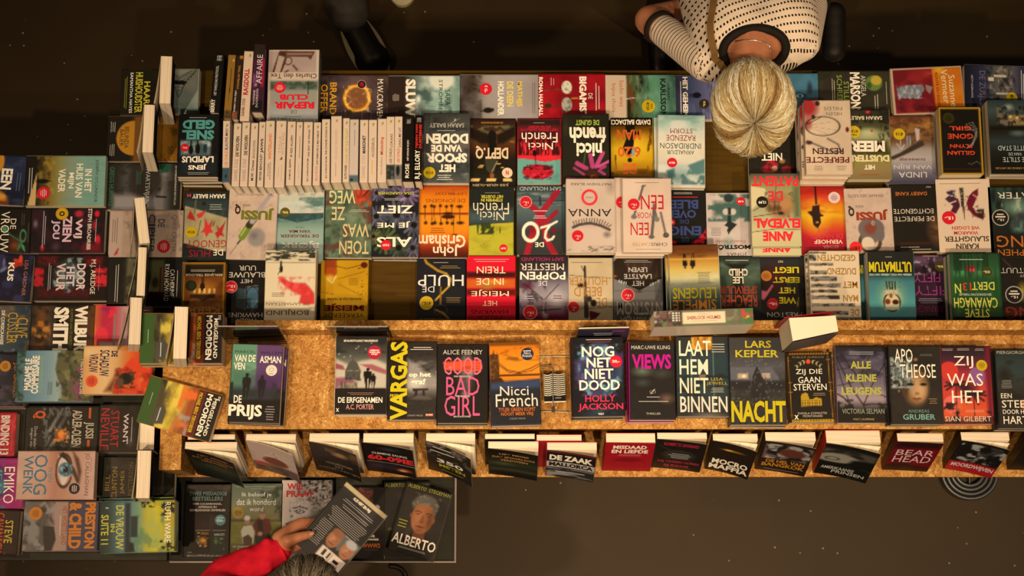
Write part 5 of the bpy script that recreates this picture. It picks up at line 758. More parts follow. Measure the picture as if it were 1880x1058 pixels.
wing('c3', (268, 544, 922, 938), 'R', [('C', '1a1013'), ('N', '3a1c20', .7, 90, 90), ('E', 690, 590, 50, 40, '98202c', .5), ('E', 850, 590, 30, 40, 'a8141c', .5), ('E', 865, 820, 34, 60, 'a8141c', .5), ('E', 830, 690, 24, 60, '8a141c', .6), ('E', 380, 890, 24, 40, '98141c', .5), ('E', 310, 680, 30, 50, '7a6068', .9), ('E', 500, 880, 60, 60, '4a2c34', .9), ('R', 740, 850, 900, 930, '6a1418', 50), ('N', '6a141c', .7, 70, 60, .55, .2, (560, 560, 760, 900))],
     [('STEPH BROADRIBB', 770, 545, 806, 908, 'd8b8a0', B1), ('WIJ', 648, 634, 724, 806, 'd8a8a0', B2), ('ZIEN', 552, 608, 632, 838, 'd8a0a0', B2), ('JOU', 448, 648, 528, 814, 'd0a0a8', B2), ('=', 370, 565, 405, 890, 'b09a98', 2), ('=', 838, 610, 852, 850, 'c89a90', 1)],
     'black and red paperback of drifting petals', n=1, t=.03, st_=[(540, 590, 56, 'c08a14', '8a6010', [('O', 0, 0, .8, .9, '2a2010', .05)])])
wing('c4', (-400, 124, 282, 535), 'R', [('C', '161428'), ('N', '2c2c68', .8, 90, 90, .45, .2), ('E', 80, 390, 60, 50, '26265c', .7), ('E', 20, 260, 50, 20, '6a6c98', .5, -40), ('E', 20, 200, 16, 50, '5c5e90', .5), ('E', 145, 190, 50, 22, 'a82414', .3, 30), ('E', 165, 170, 18, 50, 'b83018', .3), ('E', 130, 220, 50, 16, '98200f', .3, -30), ('E', 170, 205, 40, 12, '8a1c10', .3)],
     [('KUS', 62, 196, 118, 360, W_, B2), ('LISA GARDNER', 205, 170, 238, 482, 'a8684c', 0)], 'indigo paperback with a red lily', n=1, t=.03, skew=-3.0)
wing('c4', (298, 138, 946, 540), 'R', [('C', '1a0f0d'), ('R', 300, 250, 385, 415, '98141a', 10), ('R', 830, 250, 946, 415, 'a8181c', 14), ('R', 740, 150, 900, 230, '6a1014', 30), ('R', 330, 145, 500, 230, '5a0f12', 30), ('R', 340, 430, 800, 510, '4a0d0e', 40), ('N', '1a0f0d', .6, 20, 16, .5, .12), ('E', 595, 310, 140, 150, '4a6a70', .7), ('N', '8aa0a0', .8, 50, 50, .52, .15, (470, 160, 740, 470)), ('E', 610, 310, 60, 90, '1a1c1e', .6)],
     [('M.J. ARLIDGE', 786, 178, 842, 482, W_, 0), ('DOOR', 674, 214, 754, 448, 'd8b0a0', B2), ('HET', 584, 240, 658, 412, 'd0b0a4', B2), ('VUUR', 496, 208, 576, 454, 'd8a898', B2), ('=', 420, 195, 452, 460, 'b09a90', 2), ('=', 866, 215, 880, 455, 'b06058', 1)],
     'red brick and blue smoke paperback', n=1, t=.034)
wing('c4', (-400, 585, 266, 1000), 'R', [('H', '4a2c18', '6a3c1c', '5a5048', '3a4450', '26384a', '1f2c3a'), ('N', '8a5a2c', .7, 90, 90, .5, .25), ('N', '7a8a94', .7, 60, 60, .55, .2, (40, 850, 240, 1000)), ('N', 'b8641c', .7, 30, 40, .5, .2, (-100, 590, 60, 720))],
     [('CLIVE', 146, 692, 244, 868, 'c08a1c', 0), ('CUSSLER', 62, 644, 152, 918, 'c08a1c', 0), ('DE CORSICAANSE', 6, 628, 36, 928, W_, B1)], 'steel blue paperback with tall gold capitals', t=.03)
wing('c4', (268, 582, 832, 994), 'R', [('H', '2a2018', '6a3a14', '3a2c20', '1c1610', '33200f', '4a2c18', '5a3418'), ('N', 'b8641c', .85, 60, 50, .48, .15, (280, 720, 450, 900)), ('E', 350, 880, 45, 36, '2a1408', .4), ('N', '1c1812', .8, 70, 70, .5, .2), ('N', 'c87c24', .7, 50, 40, .52, .12, (280, 740, 440, 880)), ('R', 600, 590, 660, 990, '1f1a10', 10)],
     [('WILBUR', 656, 584, 768, 988, W_, B3), ('SMITH', 470, 598, 604, 988, W_, B3), ('VLAMMEN AAN DE HORIZON', 614, 610, 640, 966, '7a6424', 0)], 'paperback of burning savanna with enormous cream capitals', t=.032)
wing('c4', (815, 575, 1330, 990), 'R', [('H', 'b8641c', 'a02430', 'a81c2c', 'b87468', 'd0ac90', 'c89a84', 'b8806c'), ('N', 'd0702c', .6, 40, 120, .5, .2, (815, 575, 880, 990)), ('N', 'c01c28', .9, 60, 50, .48, .12, (860, 580, 1020, 760)), ('N', '8a1a5a', .6, 80, 80, .55, .2, (860, 600, 960, 900)), ('E', 900, 860, 60, 90, 'b8242c', .3), ('R', 880, 905, 1100, 990, 'b08a70', 20), ('N', 'a01820', .9, 30, 30, .55, .1, (870, 930, 1000, 990)), ('R', 1000, 660, 1020, 990, '8a6a58', 6)],
     [], 'white and red paperback splashed with scarlet, under a display stand', t=.03)
wing('c5', (-420, 95, 208, 560), 'R', [('H', '141216', '1f1a22', '3a3038', '2c2a38', '1c1a22', '121014'), ('N', '5a4450', .6, 90, 60, .5, .25), ('P', [(-20, 390), (10, 375), (20, 395), (0, 410)], '0c0a0c')],
     [('J.D. BARKER', 106, 174, 162, 482, 'b0601c', 0), ('=', 172, 175, 192, 470, 'a89880', 1)], 'storm violet paperback with orange capitals', t=.034, n=2, st_=[dots(40, 205, 48, 'b8701c', '6a380c')])
wing('c5', (205, 98, 858, 540), 'L', [('H', '34585c', '4a7494', '5880a0', '6a8aa4', '8a9aa0', '5a5434', '6a5830', '705a3c'), ('N', '1f3a2c', .9, 36, 30, .46, .12, (205, 98, 280, 540)), ('P', [(545, 260), (560, 150), (590, 100), (858, 98), (858, 540), (620, 540), (610, 420), (570, 350)], '5a5030', 14), ('N', '33341c', .85, 40, 50, .48, .15, (560, 98, 858, 540)), ('N', '8a7c40', .7, 60, 60, .55, .2, (600, 98, 858, 540)), ('N', '8a3a54', .9, 34, 40, .5, .12, (690, 240, 790, 540))],
     [('MADAME LE', 280, 170, 340, 444, W_, B2), ('COMMISSAIRE', 342, 144, 406, 474, W_, B2), ('EN DE DANSENDE DODE', 412, 150, 442, 466, '7a9a5c', B1), ('PIERRE MARTIN', 766, 178, 812, 474, 'd8b898', 0), ('=', 485, 370, 530, 490, '3a4c58', 3)],
     'sky blue and hillside green paperback', t=.036)
wing('c5', (818, 78, 1420, 492), 'R', [('H', 'c88a4c', 'd89a58', 'd8a468', 'c88c50', 'b8541c', 'a82c14', '98200f'), ('G2',)][:1] + [('E', 860, 130, 120, 80, 'e0ac70', 1), ('P', [(1080, 492), (1110, 350), (1170, 250), (1240, 170), (1330, 220), (1400, 270), (1400, 492)], 'b03014', 14), ('P', [(1010, 470), (1090, 350), (1120, 300), (1080, 470)], '6a3414', 40), ('N', '7a140c', .7, 70, 50, .5, .2, (1090, 220, 1420, 492)), ('N', 'd0782c', .7, 60, 60, .55, .2, (1120, 200, 1420, 492)), ('E', 1190, 360, 60, 50, '14120c', .3), ('N', '2a2c14', .9, 24, 24, .5, .1, (1110, 300, 1280, 440)), ('E', 1145, 390, 40, 50, '5a3a24', .5)],
     [('DE', 1058, 120, 1112, 172, '1c1a44', B2), ('SCHADUW', 958, 112, 1042, 340, '1c1a44', B1), ('VROUW', 866, 146, 946, 306, '1c1a44', B1)],
     'apricot paperback with a red poppy', t=.03, st_=[dots(898, 382, 52, 'b83c1c', '8a2410', 'c8542c')])
wing('c5', (-420, 618, 138, 1008), 'R', [('C', '98141a'), ('N', '6a0c10', .7, 60, 60), ('N', 'b8342c', .6, 40, 60, .5, .2)], [('BINDING 13', 2, 640, 82, 988, 'd8b8a0', B2), ('=', 100, 650, 110, 970, 'b86058', 1)], 'scarlet paperback with blocky cream capitals', t=.034)
wing('c5', (218, 560, 868, 966), 'R', [('C', '1b1711')] + [('P', [(380 + dx, 840 + dy), (440 + dx, 740 + dy), (455 + dx, 750 + dy), (410 + dx, 850 + dy)], c) for dx, dy, c in ((0, 0, '5a5248'), (40, -60, '7a7064'), (70, -120, '6a6258'), (20, -180, '4a443c'), (100, -170, '5c544a'), (60, 90, '3c362e'), (30, 120, '6a6054'), (90, -40, '4a443c'), (0, 90, '4c463c'), (150, -200, '3c382f'), (140, -120, '4a4038'), (220, 100, '3c3830'))] + [('N', '6a6258', .8, 24, 40, .56, .1, (370, 570, 620, 960)), ('E', 540, 815, 70, 60, 'b8541c', .7), ('N', 'd87c2c', .9, 18, 18, .5, .15, (480, 750, 610, 880)), ('E', 540, 810, 30, 34, 'd87828', .7)],
     [('ADLER-OLSEN', 634, 594, 720, 922, 'b89c78', B1), ('JUSSI', 734, 698, 828, 842, 'b89c78', B1), ('Q', 282, 598, 400, 668, 'b0401c', B3), ('Dode zielen', 302, 738, 330, 932, 'b09c84', 0), ('zingen niet', 266, 750, 294, 928, 'b09c84', 0), ('~', 752, 570, 818, 668, 'a8401c', B2), ('~', 745, 852, 820, 922, 'a8401c', B2)],
     'charcoal paperback of shards around an orange burst', t=.034)
wing('c5', (872, 545, 1440, 968), 'R', [('C', '211913'), ('N', '33241c', .7, 90, 90), ('E', 1150, 870, 50, 70, '4a3a34', .9), ('R', 1200, 545, 1440, 968, '1a1510', 40)], [('STUART', 976, 598, 1048, 918, '98181c', 0), ('NEVILLE', 888, 578, 962, 942, '98181c', 0), ('WANT', 1088, 624, 1132, 892, 'c8a898', B1), ('~', 1148, 640, 1176, 880, '8a7468', 0)], 'umber paperback with thin red capitals', t=.03)
wing('c6', (-400, 98, 196, 508), 'R', [('H', '1c3c5c', '1f4c7c', '2a4a78', '2c1c44', '8a1450', '9a1450'), ('N', '9a1858', .9, 90, 120, .5, .1), ('N', '1f6a8a', .9, 60, 80, .5, .1, (-100, 98, 50, 508))], [('EMIKO', 30, 168, 116, 464, W_, -.002), ('JEAN', -60, 180, 14, 440, '3a8aa8', -.002), ('=', 128, 175, 158, 460, 'b86088', 2)], 'magenta and navy paperback with a rounded white name', t=.034, n=2)
wing('c6', (198, 58, 822, 444), 'R', [('H', 'c89878', 'c89474', 'c08868', 'a8684c', 'b07858', 'b88468', 'c4967a'), ('N', 'b07c60', .5, 120, 100), ('P', [(530, 70), (590, 100), (660, 200), (700, 290), (690, 330), (640, 220), (580, 120)], '3a2014', 16), ('P', [(640, 58), (690, 120), (715, 220), (700, 330), (680, 200)], '4a2a1c', 24), ('P', [(525, 90), (580, 120), (630, 200), (600, 300), (570, 350), (530, 240)], 'd0ac90', 6), ('O', 575, 215, 64, 130, 12, '33201a'), ('E', 585, 205, 54, 58, '2c5470', .15), ('N', '7aa0b8', .9, 16, 30, .45, .15, (535, 150, 640, 262)), ('E', 588, 205, 22, 26, '0c1014', .1), ('E', 574, 192, 8, 10, 'e0d8d0'), ('P', [(530, 90), (560, 60), (610, 130), (640, 190), (590, 130)], '2c1810', 8)],
     [('JO CALLAGHAN', 736, 74, 778, 412, '4a3428', -.005), ('OOG', 334, 84, 442, 406, '1f6488', .005), ('WENK', 250, 94, 326, 406, '1f6488', .01), ('IN EEN', 450, 190, 482, 304, '3a7490', 0), ('=', 785, 80, 796, 240, '8a6450', 1)],
     'skin toned paperback filled by one blue eye', t=.034, st_=[(665, 358, 50, '240c10', 'c09c88', [('-', 0, .3, .9, .12, 'c8a890', 0), ('-', 0, 0, 1.1, .14, 'c8a890', 0), ('-', 0, -.3, .9, .12, 'c8a890', 0)])])
wing('c6', (-330, 516, 152, 880), 'R', [('H', '1c0d08', '6a180c', '4a140c', '2a120c', '1c0f0b'), ('N', '8a2410', .6, 60, 60, .5, .2, (-330, 516, 60, 880))], [('STEVE', 36, 598, 102, 784, 'c0962c', .01), ('CAVANAGH', -40, 540, 26, 860, 'b0401c', .01)], 'dark red paperback with yellow handwriting', t=.03, n=2, skew=-2)
wing('c6', (188, 450, 802, 852), 'R', [('H', '6a5a4c', '5c5044', '4a4038', '9a7460', '8a5c4c', '443848', '3c3448', '3a3244'), ('R', 440, 450, 548, 852, '98745e', 20), ('R', 552, 450, 802, 852, '3c3346', 10), ('N', '8a7c6c', .8, 50, 60, .5, .15, (188, 450, 440, 852)), ('E', 250, 690, 70, 100, '7a6e60', .3), ('N', '3a322a', .8, 30, 40, .5, .12, (188, 600, 330, 800)), ('P', [(350, 650), (440, 655), (460, 760), (430, 852), (370, 852)], '2c241e', 10), ('N', '2c261f', .8, 40, 60, .5, .12, (330, 450, 440, 640))],
     [('PRESTON', 690, 456, 776, 832, 'b8641c', B3), ('& CHILD', 560, 456, 664, 836, 'b8641c', B3), ('HET WOESTE LAND', 504, 488, 544, 802, '98481c', B1), ('=', 482, 560, 496, 730, 'c8b098', 1)],
     'badlands grey and purple paperback with heavy orange capitals', n=2, t=.026, st_=[dots(287, 548, 54, 'b8661c', '7a4010')], jit=(.01, .008))
wing('c6', (806, 446, 1424, 862), 'R', [('H', '1c2420', '223430', '3c5c6c', '4a6a7a', '5a7c68', 'a8941c', 'b8a010', 'a8901c', '98801c'), ('N', '8a9a30', .6, 90, 120, .5, .25, (1100, 446, 1424, 862)), ('N', '3a6a4c', .6, 70, 90, .5, .2, (1080, 560, 1340, 862)), ('R', 1066, 570, 1122, 740, '1f2a30', 10), ('P', [(1025, 860), (1060, 780), (1090, 790), (1100, 860)], '16140f', 20), ('R', 1020, 460, 1062, 862, '1c2228', 24), ('N', '15140c', .95, 24, 24, .48, .1, (1150, 446, 1260, 500)), ('N', '15140c', .95, 24, 24, .5, .1, (1310, 446, 1424, 570)), ('N', '15140c', .95, 24, 24, .5, .1, (1290, 770, 1424, 862))],
     [('RUTH WARE', 1342, 464, 1392, 792, W_, 0), ('DE VROUW', 944, 478, 1010, 838, 'b8a41c', B1), ('IN', 902, 628, 936, 694, 'b8a41c', B1), ('SUITE 11', 824, 552, 886, 794, 'b8a41c', B1), ('=', 830, 490, 905, 502, 'a8a090', 1)],
     'paperback of a black tree against a yellow sky, topmost of its stack', n=3, t=.026, skew=1.6, jit=(.012, .01))
# inner column of the wing
wing('c1', (945, 645, 1570, 1042), 'R', [('H', '1c1712', '1c1712', '2a1e12', '7a4a14', '8a5618', 'a0641c', '8a5414'), ('R', 945, 640, 1150, 1042, '1c1712', 20), ('E', 1175, 835, 148, 152, 'b0701c', .04), ('R', 1185, 645, 1240, 1042, '6a4018', 10), ('N', '4a3010', .7, 90, 60, .5, .2, (1380, 645, 1570, 1042)), ('E', 1400, 820, 70, 80, 'a8691c', .1), ('N', '20150c', .9, 12, 12, .68, .06, (1380, 900, 1570, 1042))],
     [('BELINDA', 1098, 736, 1136, 925, '2a1c10', -.004), ('BAUER', 1056, 760, 1092, 906, '2a1c10', -.004), ('=', 968, 680, 1018, 790, 'a89478', 3), ('=', 968, 885, 1018, 995, 'a89478', 3)], 'black paperback with an orange full moon', t=.03)
wing('c3', (945, 148, 1592, 552), 'R', [('H', '1c1a14', '2a241c', '4a443c', '2c241c', '241c16', '5c544c', '8a7c70', '3c342c', '1c1813'), ('R', 1000, 420, 1420, 552, '8a7a70', 60), ('N', '2a221a', .8, 90, 60, .5, .2, (945, 148, 1420, 420)), ('E', 1290, 290, 140, 160, '2e251d', .4), ('P', [(1385, 150), (1510, 150), (1480, 220), (1420, 230)], '14503c', 8), ('P', [(1380, 430), (1475, 435), (1470, 448), (1380, 445)], '14100c'), ('N', '3a3028', .7, 50, 50, .5, .2, (1420, 230, 1540, 400))],
     [('GREGG HURWITZ', 962, 176, 1006, 526, '1f5c48', B1), ('ZWARTSVIJAND', 1270, 150, 1322, 540, 'b0a490', 0), ('=', 1195, 200, 1245, 340, '2a5c4c', 4), ('DE INTERNATIONALE BESTSELLER', 1540, 165, 1556, 515, 'b8a88c', B1)], 'sepia paperback of a crouching man with a green corner', t=.03)
wing('c3', (962, 562, 1622, 972), 'R', [('C', 'a98668'), ('N', '9a785c', .6, 120, 120), ('N', '7a5c48', .5, 40, 40, .62, .12), ('R', 962, 562, 1080, 972, 'b08c70', 20), ('P', [(1010, 960), (1040, 900), (1055, 895), (1040, 950)], '98201c', 5)],
     [('DE', 1390, 638, 1452, 712, '3c4450', B1), ('CIPIER', 1308, 590, 1368, 940, '3c4450', B1), ('CHRIS CARTER', 1518, 600, 1556, 930, '6a5444', 0), ('=', 985, 610, 1040, 860, '7a5c48', 3), ('=', 1575, 650, 1590, 880, '8a6a54', 1)],
     'sand coloured paperback with slate capitals and a red dot', t=.03, st_=[dots(1450, 880, 56, '98181c', 'd09080')])
wing('c4', (948, 160, 1602, 588), 'R', [('C', '1b1713'), ('R', 1110, 160, 1300, 560, '5a5034', 30), ('N', '2a2418', .8, 60, 60, .5, .15, (1080, 160, 1330, 560)), ('R', 1300, 180, 1445, 500, '4a4424', 30), ('P', [(1260, 560), (1330, 460), (1430, 470), (1440, 588), (1260, 588)], '2c100c', 8), ('E', 1370, 380, 40, 60, '241e10', .5)],
     [('CATHERINE', 1500, 264, 1538, 504, W_, 0), ('RYAN HOWARD', 1450, 218, 1492, 544, W_, 0), ('~', 1385, 225, 1440, 500, '4a1c14', 0), ('=', 1010, 210, 1050, 560, 'b0a088', 2), ('=', 1555, 230, 1572, 530, 'a89878', 1)], 'black paperback with a dim olive house scene', t=.03)
wing('c6', (834, 85, 1425, 446), 'L', [('C', '231c13'), ('R', 1080, 85, 1425, 446, '191510', 60), ('N', '3a3024', .6, 60, 60, .5, .2)], [('BILL', 860, 232, 896, 362, '8a6424', 0), ('CLINTON', 914, 168, 956, 426, '8a6424', 0), ('JAMES', 984, 198, 1022, 388, '8a6424', 0), ('PATTERSON', 1048, 130, 1085, 400, '5a4420', 0), ('~', 1310, 130, 1350, 400, '3c3020', 0)], 'umber paperback with old gold serifless capitals', t=.03)
MERG = lambda d: [('C', '7a5a2c'), ('R', *d(0, 0), *d(.17, 1), '34501c', 3), ('R', *d(.17, 0), *d(.32, 1), '4a3c24', 12), ('N', '2a2818', .8, 40, 60, .5, .2, (*d(.17, 0), *d(.4, 1))), ('R', *d(.32, 0), *d(.5, 1), 'b08a28', 90), ('N', 'e0b840', .9, 70, 110, .42, .25, (*d(.24, 0), *d(.6, 1))), ('R', *d(.54, 0), *d(.68, 1), '98401c', 90), ('N', 'c8541c', .9, 60, 80, .42, .2, (*d(.46, 0), *d(.72, 1))), ('N', '9a9484', .7, 40, 60, .5, .15, (*d(.48, .6), *d(.68, 1))), ('R', *d(.68, 0), *d(.78, 1), '5a1a14', 20), ('R', *d(.78, 0), *d(1, 1), '241c16', 3), ('R', *d(.775, 0), *d(.782, 1), 'b89a98', 2), ('P', [d(.2, .62), d(.28, .5), d(.34, .62), d(.34, .9), d(.2, .95)], '4c4434', 6)]
def merg_text(d):
    bb = lambda a, b, c, e: (*d(a, b), *d(c, e))
    return [('DE', *bb(.945, .04, .975, .13), W_, B1), ('MERGELLAND', *bb(.895, .1, .945, .9), W_, B1), ('MOORDEN', *bb(.80, .04, .875, .93), W_, B2), ('MICHAEL BERG TERVOEKER', *bb(.69, .06, .74, .92), 'c09a1c', B2), ('~', *bb(.085, .3, .105, .6), 'a8b088', 0), ('~', *bb(.235, .56, .275, .88), 'b8b0a0', 0)]
def dmap(b): return lambda a, c: (b[0] + a * (b[2] - b[0]), b[1] + c * (b[3] - b[1]))
b_ = (275, 172, 1000, 612); 
book('f8', b_, 'R', MERG(dmap(b_)), merg_text(dmap(b_)), 'green and gold landscape paperback lying square behind its display copy', n=3, t=.028, z0=.90, base=.90, group='books on the chipboard shelf')
ang_ = math.degrees(math.atan2(160, 570)); cx_, cy_ = 380, 342; b_ = (cx_ - 296, cy_ - 187, cx_ + 296, cy_ + 187)
book('g8', b_, 'R', MERG(dmap(b_)), merg_text(dmap(b_)), 'green and gold landscape paperback lying askew on the shelf corner', n=1, t=.028, z0=.90, base=.90, skew=-ang_, group='books on the chipboard shelf')

# ------------------------------------------------------------ books on the chipboard shelf
g_ = 'books on the chipboard shelf'; ZS = 0.90
def shelf(*a, **k): return book(*a, group=g_, z0=ZS, base=ZS, **k)
shelf('g1', (205, 252, 656, 945), 'U', [('C', '1c1715'), ('R', 205, 252, 425, 740, '4c806c', 4), ('R', 425, 252, 656, 740, '5c3464', 8), ('R', 205, 480, 425, 740, '3c6a5c', 90), ('R', 425, 520, 656, 740, '4a2650', 120), ('N', '8aa890', .5, 140, 60, .5, .3, (205, 420, 425, 620)), ('R', 205, 640, 656, 745, '2c2c2c', 60), ('N', '22221f', .8, 40, 70, .45, .2, (580, 590, 656, 745)), ('R', 212, 590, 232, 740, '1c201e', 4), ('R', 205, 740, 656, 945, '1c1614', 30), ('M', 352, 505, 345, 745, '1f1a18', 1.25), ('M', 485, 522, 482, 750, '221a20', 1.25)],
      [('MARCEL', 232, 310, 415, 334, '24382f', 0), ('WILLEM', 455, 314, 648, 338, '2c1a30', 0), ('VAN DE', 230, 348, 416, 410, W_, B1), ('VEN', 228, 420, 326, 482, W_, B1), ('ASMAN', 453, 354, 642, 416, W_, B1), ('DE', 245, 708, 315, 776, W_, B1), ('PRIJS', 204, 788, 500, 920, W_, B2), ('=', 525, 790, 612, 925, '8a7a6c', 6)],
      'half green, half purple paperback with two figures', n=3, t=.028, skew=-1.8, st_=[(563, 480, 50, 'd8c0a0', 'c8ac88', [('O', 0, .1, .8, .8, '8a7444', -.02), ('-', 0, -.6, .7, .1, '8a7444', 0)])], jit=(.006, .002))
shelf('g2', (75, 178, 526, 870), 'U', [('G', '241c18', '34302a', '4a463a', '7a6e5c', '9a8a70', '8a7a66', '241c18', '1c1613', '1c1613'), ('N', '1f1c18', .7, 120, 60, .5, .2, (75, 178, 526, 330)), ('P', [(75, 380), (200, 440), (300, 400), (420, 380), (526, 430), (526, 640), (75, 640)], 'b8a080', 30), ('P', [(290, 430), (400, 430), (526, 480), (526, 520), (420, 490)], '98504c', 12), ('P', [(75, 420), (140, 440), (160, 480), (75, 470)], '8a4440', 12), ('P', [(75, 550), (220, 540), (260, 600), (75, 640)], '8a4a50', 20),
      ('P', [(160, 560), (165, 480), (190, 420), (222, 390), (226, 345), (232, 390), (270, 420), (296, 480), (300, 575)], '4c443a', 4), ('R', 160, 480, 300, 492, '7a6c58'), ('N', '2a241e', .7, 12, 30, .5, .1, (160, 480, 300, 575)), ('R', 110, 590, 270, 640, '8a7458', 4), ('N', '4a3a34', .8, 10, 60, .5, .1, (110, 580, 270, 640)), ('R', 75, 640, 526, 870, '1d1714', 6), ('M', 362, 460, 360, 640, '14100e', 1.6), ('M', 410, 508, 412, 640, '14100e', 1.4)]
      + [('E', x, y, 11, 9, 'b0a088', .5) for x, y in ((255, 290), (340, 295), (390, 240), (105, 340), (205, 358), (275, 275), (440, 225), (150, 365))],
      [('EEN BLOEDSTOLLENDE THRILLERDEBUUT', 145, 212, 444, 230, W_, B1), ('DE ERFGENAMEN', 104, 720, 494, 770, W_, B1), ('A.C. PORTER', 174, 782, 420, 828, 'c07a68', B1), ('=', 165, 676, 430, 704, '98604c', 2), ('X', 86, 818, 114, 848, W_, B2)],
      'paperback of a domed building against a waving flag', n=2, t=.034, st_=[(418, 325, 62, '98182a', '98182a', [('HEBBAN', 0, .3, 1.3, .24, W_, .03), ('THRILLER', 0, 0, 1.6, .24, W_, .03), ('PRIJS', 0, -.3, .9, .24, W_, .03)])])
shelf('g2', (540, 226, 970, 918), 'U', [('G', '261d18', '2c241e', '3a302a', '55483e', '8a7866', '6a5c50', '2a221d', '261e19', '221a16'), ('R', 540, 226, 712, 918, '1d1713', 6), ('N', '1f1915', .8, 120, 60, .5, .2, (712, 226, 970, 600)), ('P', [(712, 380), (850, 480), (970, 560), (970, 640), (712, 640)], '8a7a6a', 40), ('E', 780, 600, 110, 90, 'c8b498', 1), ('N', 'a89684', .6, 90, 40, .5, .2, (760, 400, 970, 620)), ('P', [(755, 645), (895, 645), (900, 660), (760, 668)], '2c241f', 5), ('P', [(780, 660), (805, 665), (798, 710), (770, 715)], '2c241f', 5), ('P', [(845, 660), (865, 660), (870, 705), (842, 705)], '2c241f', 5), ('P', [(735, 740), (800, 708), (900, 715), (940, 740), (880, 750)], '55483c', 8), ('R', 712, 745, 970, 918, '2c241f', 40), ('N', '3c332b', .6, 30, 20, .5, .2, (712, 745, 970, 860)), ('R', 875, 866, 942, 888, 'a83a1c')],
      [('VARGAS', 560, 228, 712, 922, 'c8a80c', B2, 'L'), ('FRED', 560, 694, 638, 722, 'c8a80c', B1), ('op het', 724, 500, 918, 552, W_, B2), ('graf', 742, 558, 874, 622, W_, B2), ('=', 728, 272, 940, 308, 'c8b498', 2), ('LITERAIRE THRILLER', 716, 874, 852, 888, '9a8a78', 0), ('DE GEUS', 878, 868, 938, 882, W_, B1)],
      'paperback with giant yellow letters up its edge and a stone dolmen', n=2, t=.028)
shelf('g3', (14, 250, 460, 950), 'U', [('C', '1e1814'), ('E', 265, 520, 80, 250, '6a5c4c', .9), ('E', 275, 420, 60, 110, '8a7c68', .9), ('N', '33291f', .6, 20, 160, .5, .2, (180, 280, 350, 700)), ('E', 310, 500, 40, 60, '8a7a66', .8), ('P', [(62, 405), (400, 392), (412, 470), (390, 492), (80, 485)], 'b8401c', 5), ('N', '98321a', .7, 90, 10, .5, .2, (62, 392, 410, 492)), ('E', 240, 568, 36, 10, '4a2820', .5), ('E', 262, 690, 50, 30, '7a6c58', 1)],
      [('ALICE FEENEY', 62, 302, 412, 342, 'c8b498', 0), ('GOOD', 70, 366, 408, 524, 'c8586c', -.004), ('BAD', 92, 540, 386, 704, 'c04a64', 0), ('GIRL', 78, 708, 390, 886, 'c04a64', 0), ('DRIE VERDACHTEN', 160, 530, 310, 544, 'c8b098', B1), ('TWEE MOORDEN', 168, 704, 302, 720, 'c8b098', B1), ('EEN SLACHTOFFER', 160, 884, 310, 898, 'c8b098', B1)],
      'black paperback with pink brush lettering over an orange bar', n=2, t=.03)
shelf('g3', (482, 232, 922, 968), 'U', [('G', 'b8580c', 'c8660f', 'd07414', 'd2761a', 'c8680f', '24263c', '22222c', '211f24', '1f1c1e', '1f1c1e'), ('N', '6a3c10', .7, 90, 50, .55, .15, (482, 232, 922, 400)), ('R', 482, 232, 922, 262, '6a3c10', 14), ('P', [(482, 340), (510, 330), (516, 300), (524, 332), (560, 340), (566, 580), (482, 590)], '4a2810', 4), ('N', '7a4a1c', .7, 16, 20, .5, .15, (482, 320, 566, 590)), ('L', [(566, 420), (640, 480), (740, 502), (840, 470), (922, 430)], 7, '4a2810'), ('L', [(566, 440), (650, 500), (740, 512), (850, 490), (922, 450)], 5, '4a2810'), ('R', 560, 520, 922, 534, '3a2010', 4), ('P', [(482, 560), (580, 545), (610, 580), (482, 600)], '3a2010', 4), ('P', [(482, 592), (922, 566), (922, 968), (482, 968)], '20222e', 6), ('P', [(482, 592), (922, 566), (922, 640), (482, 650)], '2c3860', 30), ('R', 482, 690, 922, 968, '221f22', 60)],
      [('Nicci', 566, 622, 818, 706, 'd8bc98', 0), ('French', 526, 692, 896, 804, 'd8bc98', 0), ('TYLER GREEN KOMT', 548, 812, 874, 846, 'b0561c', B1), ('NOOIT MEER VRIJ', 570, 852, 852, 890, 'b0561c', B1), ('LITERAIRE THRILLER', 644, 902, 784, 916, '8a7a6a', 0)],
      'orange and navy paperback showing a towered bridge', n=2, t=.028, skew=1.6, st_=[(816, 342, 56, '1c2448', '1c2448', [('DE NIEUWE', 0, .5, 1.2, .2, W_, .03), ('Nicci', 0, .15, 1.0, .4, W_, 0), ('French', 0, -.28, 1.5, .45, W_, 0)])])
shelf('g4', (106, 236, 558, 940), 'U', [('C', '1a1719'), ('E', 340, 530, 205, 245, '2c3e5c', .12), ('E', 340, 530, 190, 228, '24244a', .5), ('N', '4a86b0', .9, 50, 50, .5, .15, (150, 300, 540, 750)), ('N', '4a2a6a', .8, 70, 60, .5, .2, (120, 300, 560, 760)), ('E', 340, 900, 210, 60, '24384c', .9), ('N', '141218', .6, 80, 20, .5, .2, (106, 750, 558, 940))],
      [('NOG', 188, 318, 476, 412, W_, B1), ('NET', 228, 420, 450, 506, W_, B1), ('NIET', 210, 518, 464, 608, W_, B1), ('DOOD', 160, 616, 518, 708, W_, B1), ('HOLLY', 208, 748, 476, 810, 'b02438', B1), ('JACKSON', 146, 822, 542, 894, 'b02438', B1), ('=', 190, 252, 480, 268, 'c8b098', 1), ('=', 200, 272, 470, 288, '98283c', 1), ('VOLT', 320, 908, 370, 924, W_, B2)],
      'black paperback with a blue cracked globe', n=3, t=.031, skew=1.0, st_=[pr(488, 456, 54, '20,-', 'a8121e')], jit=(.003, .006))
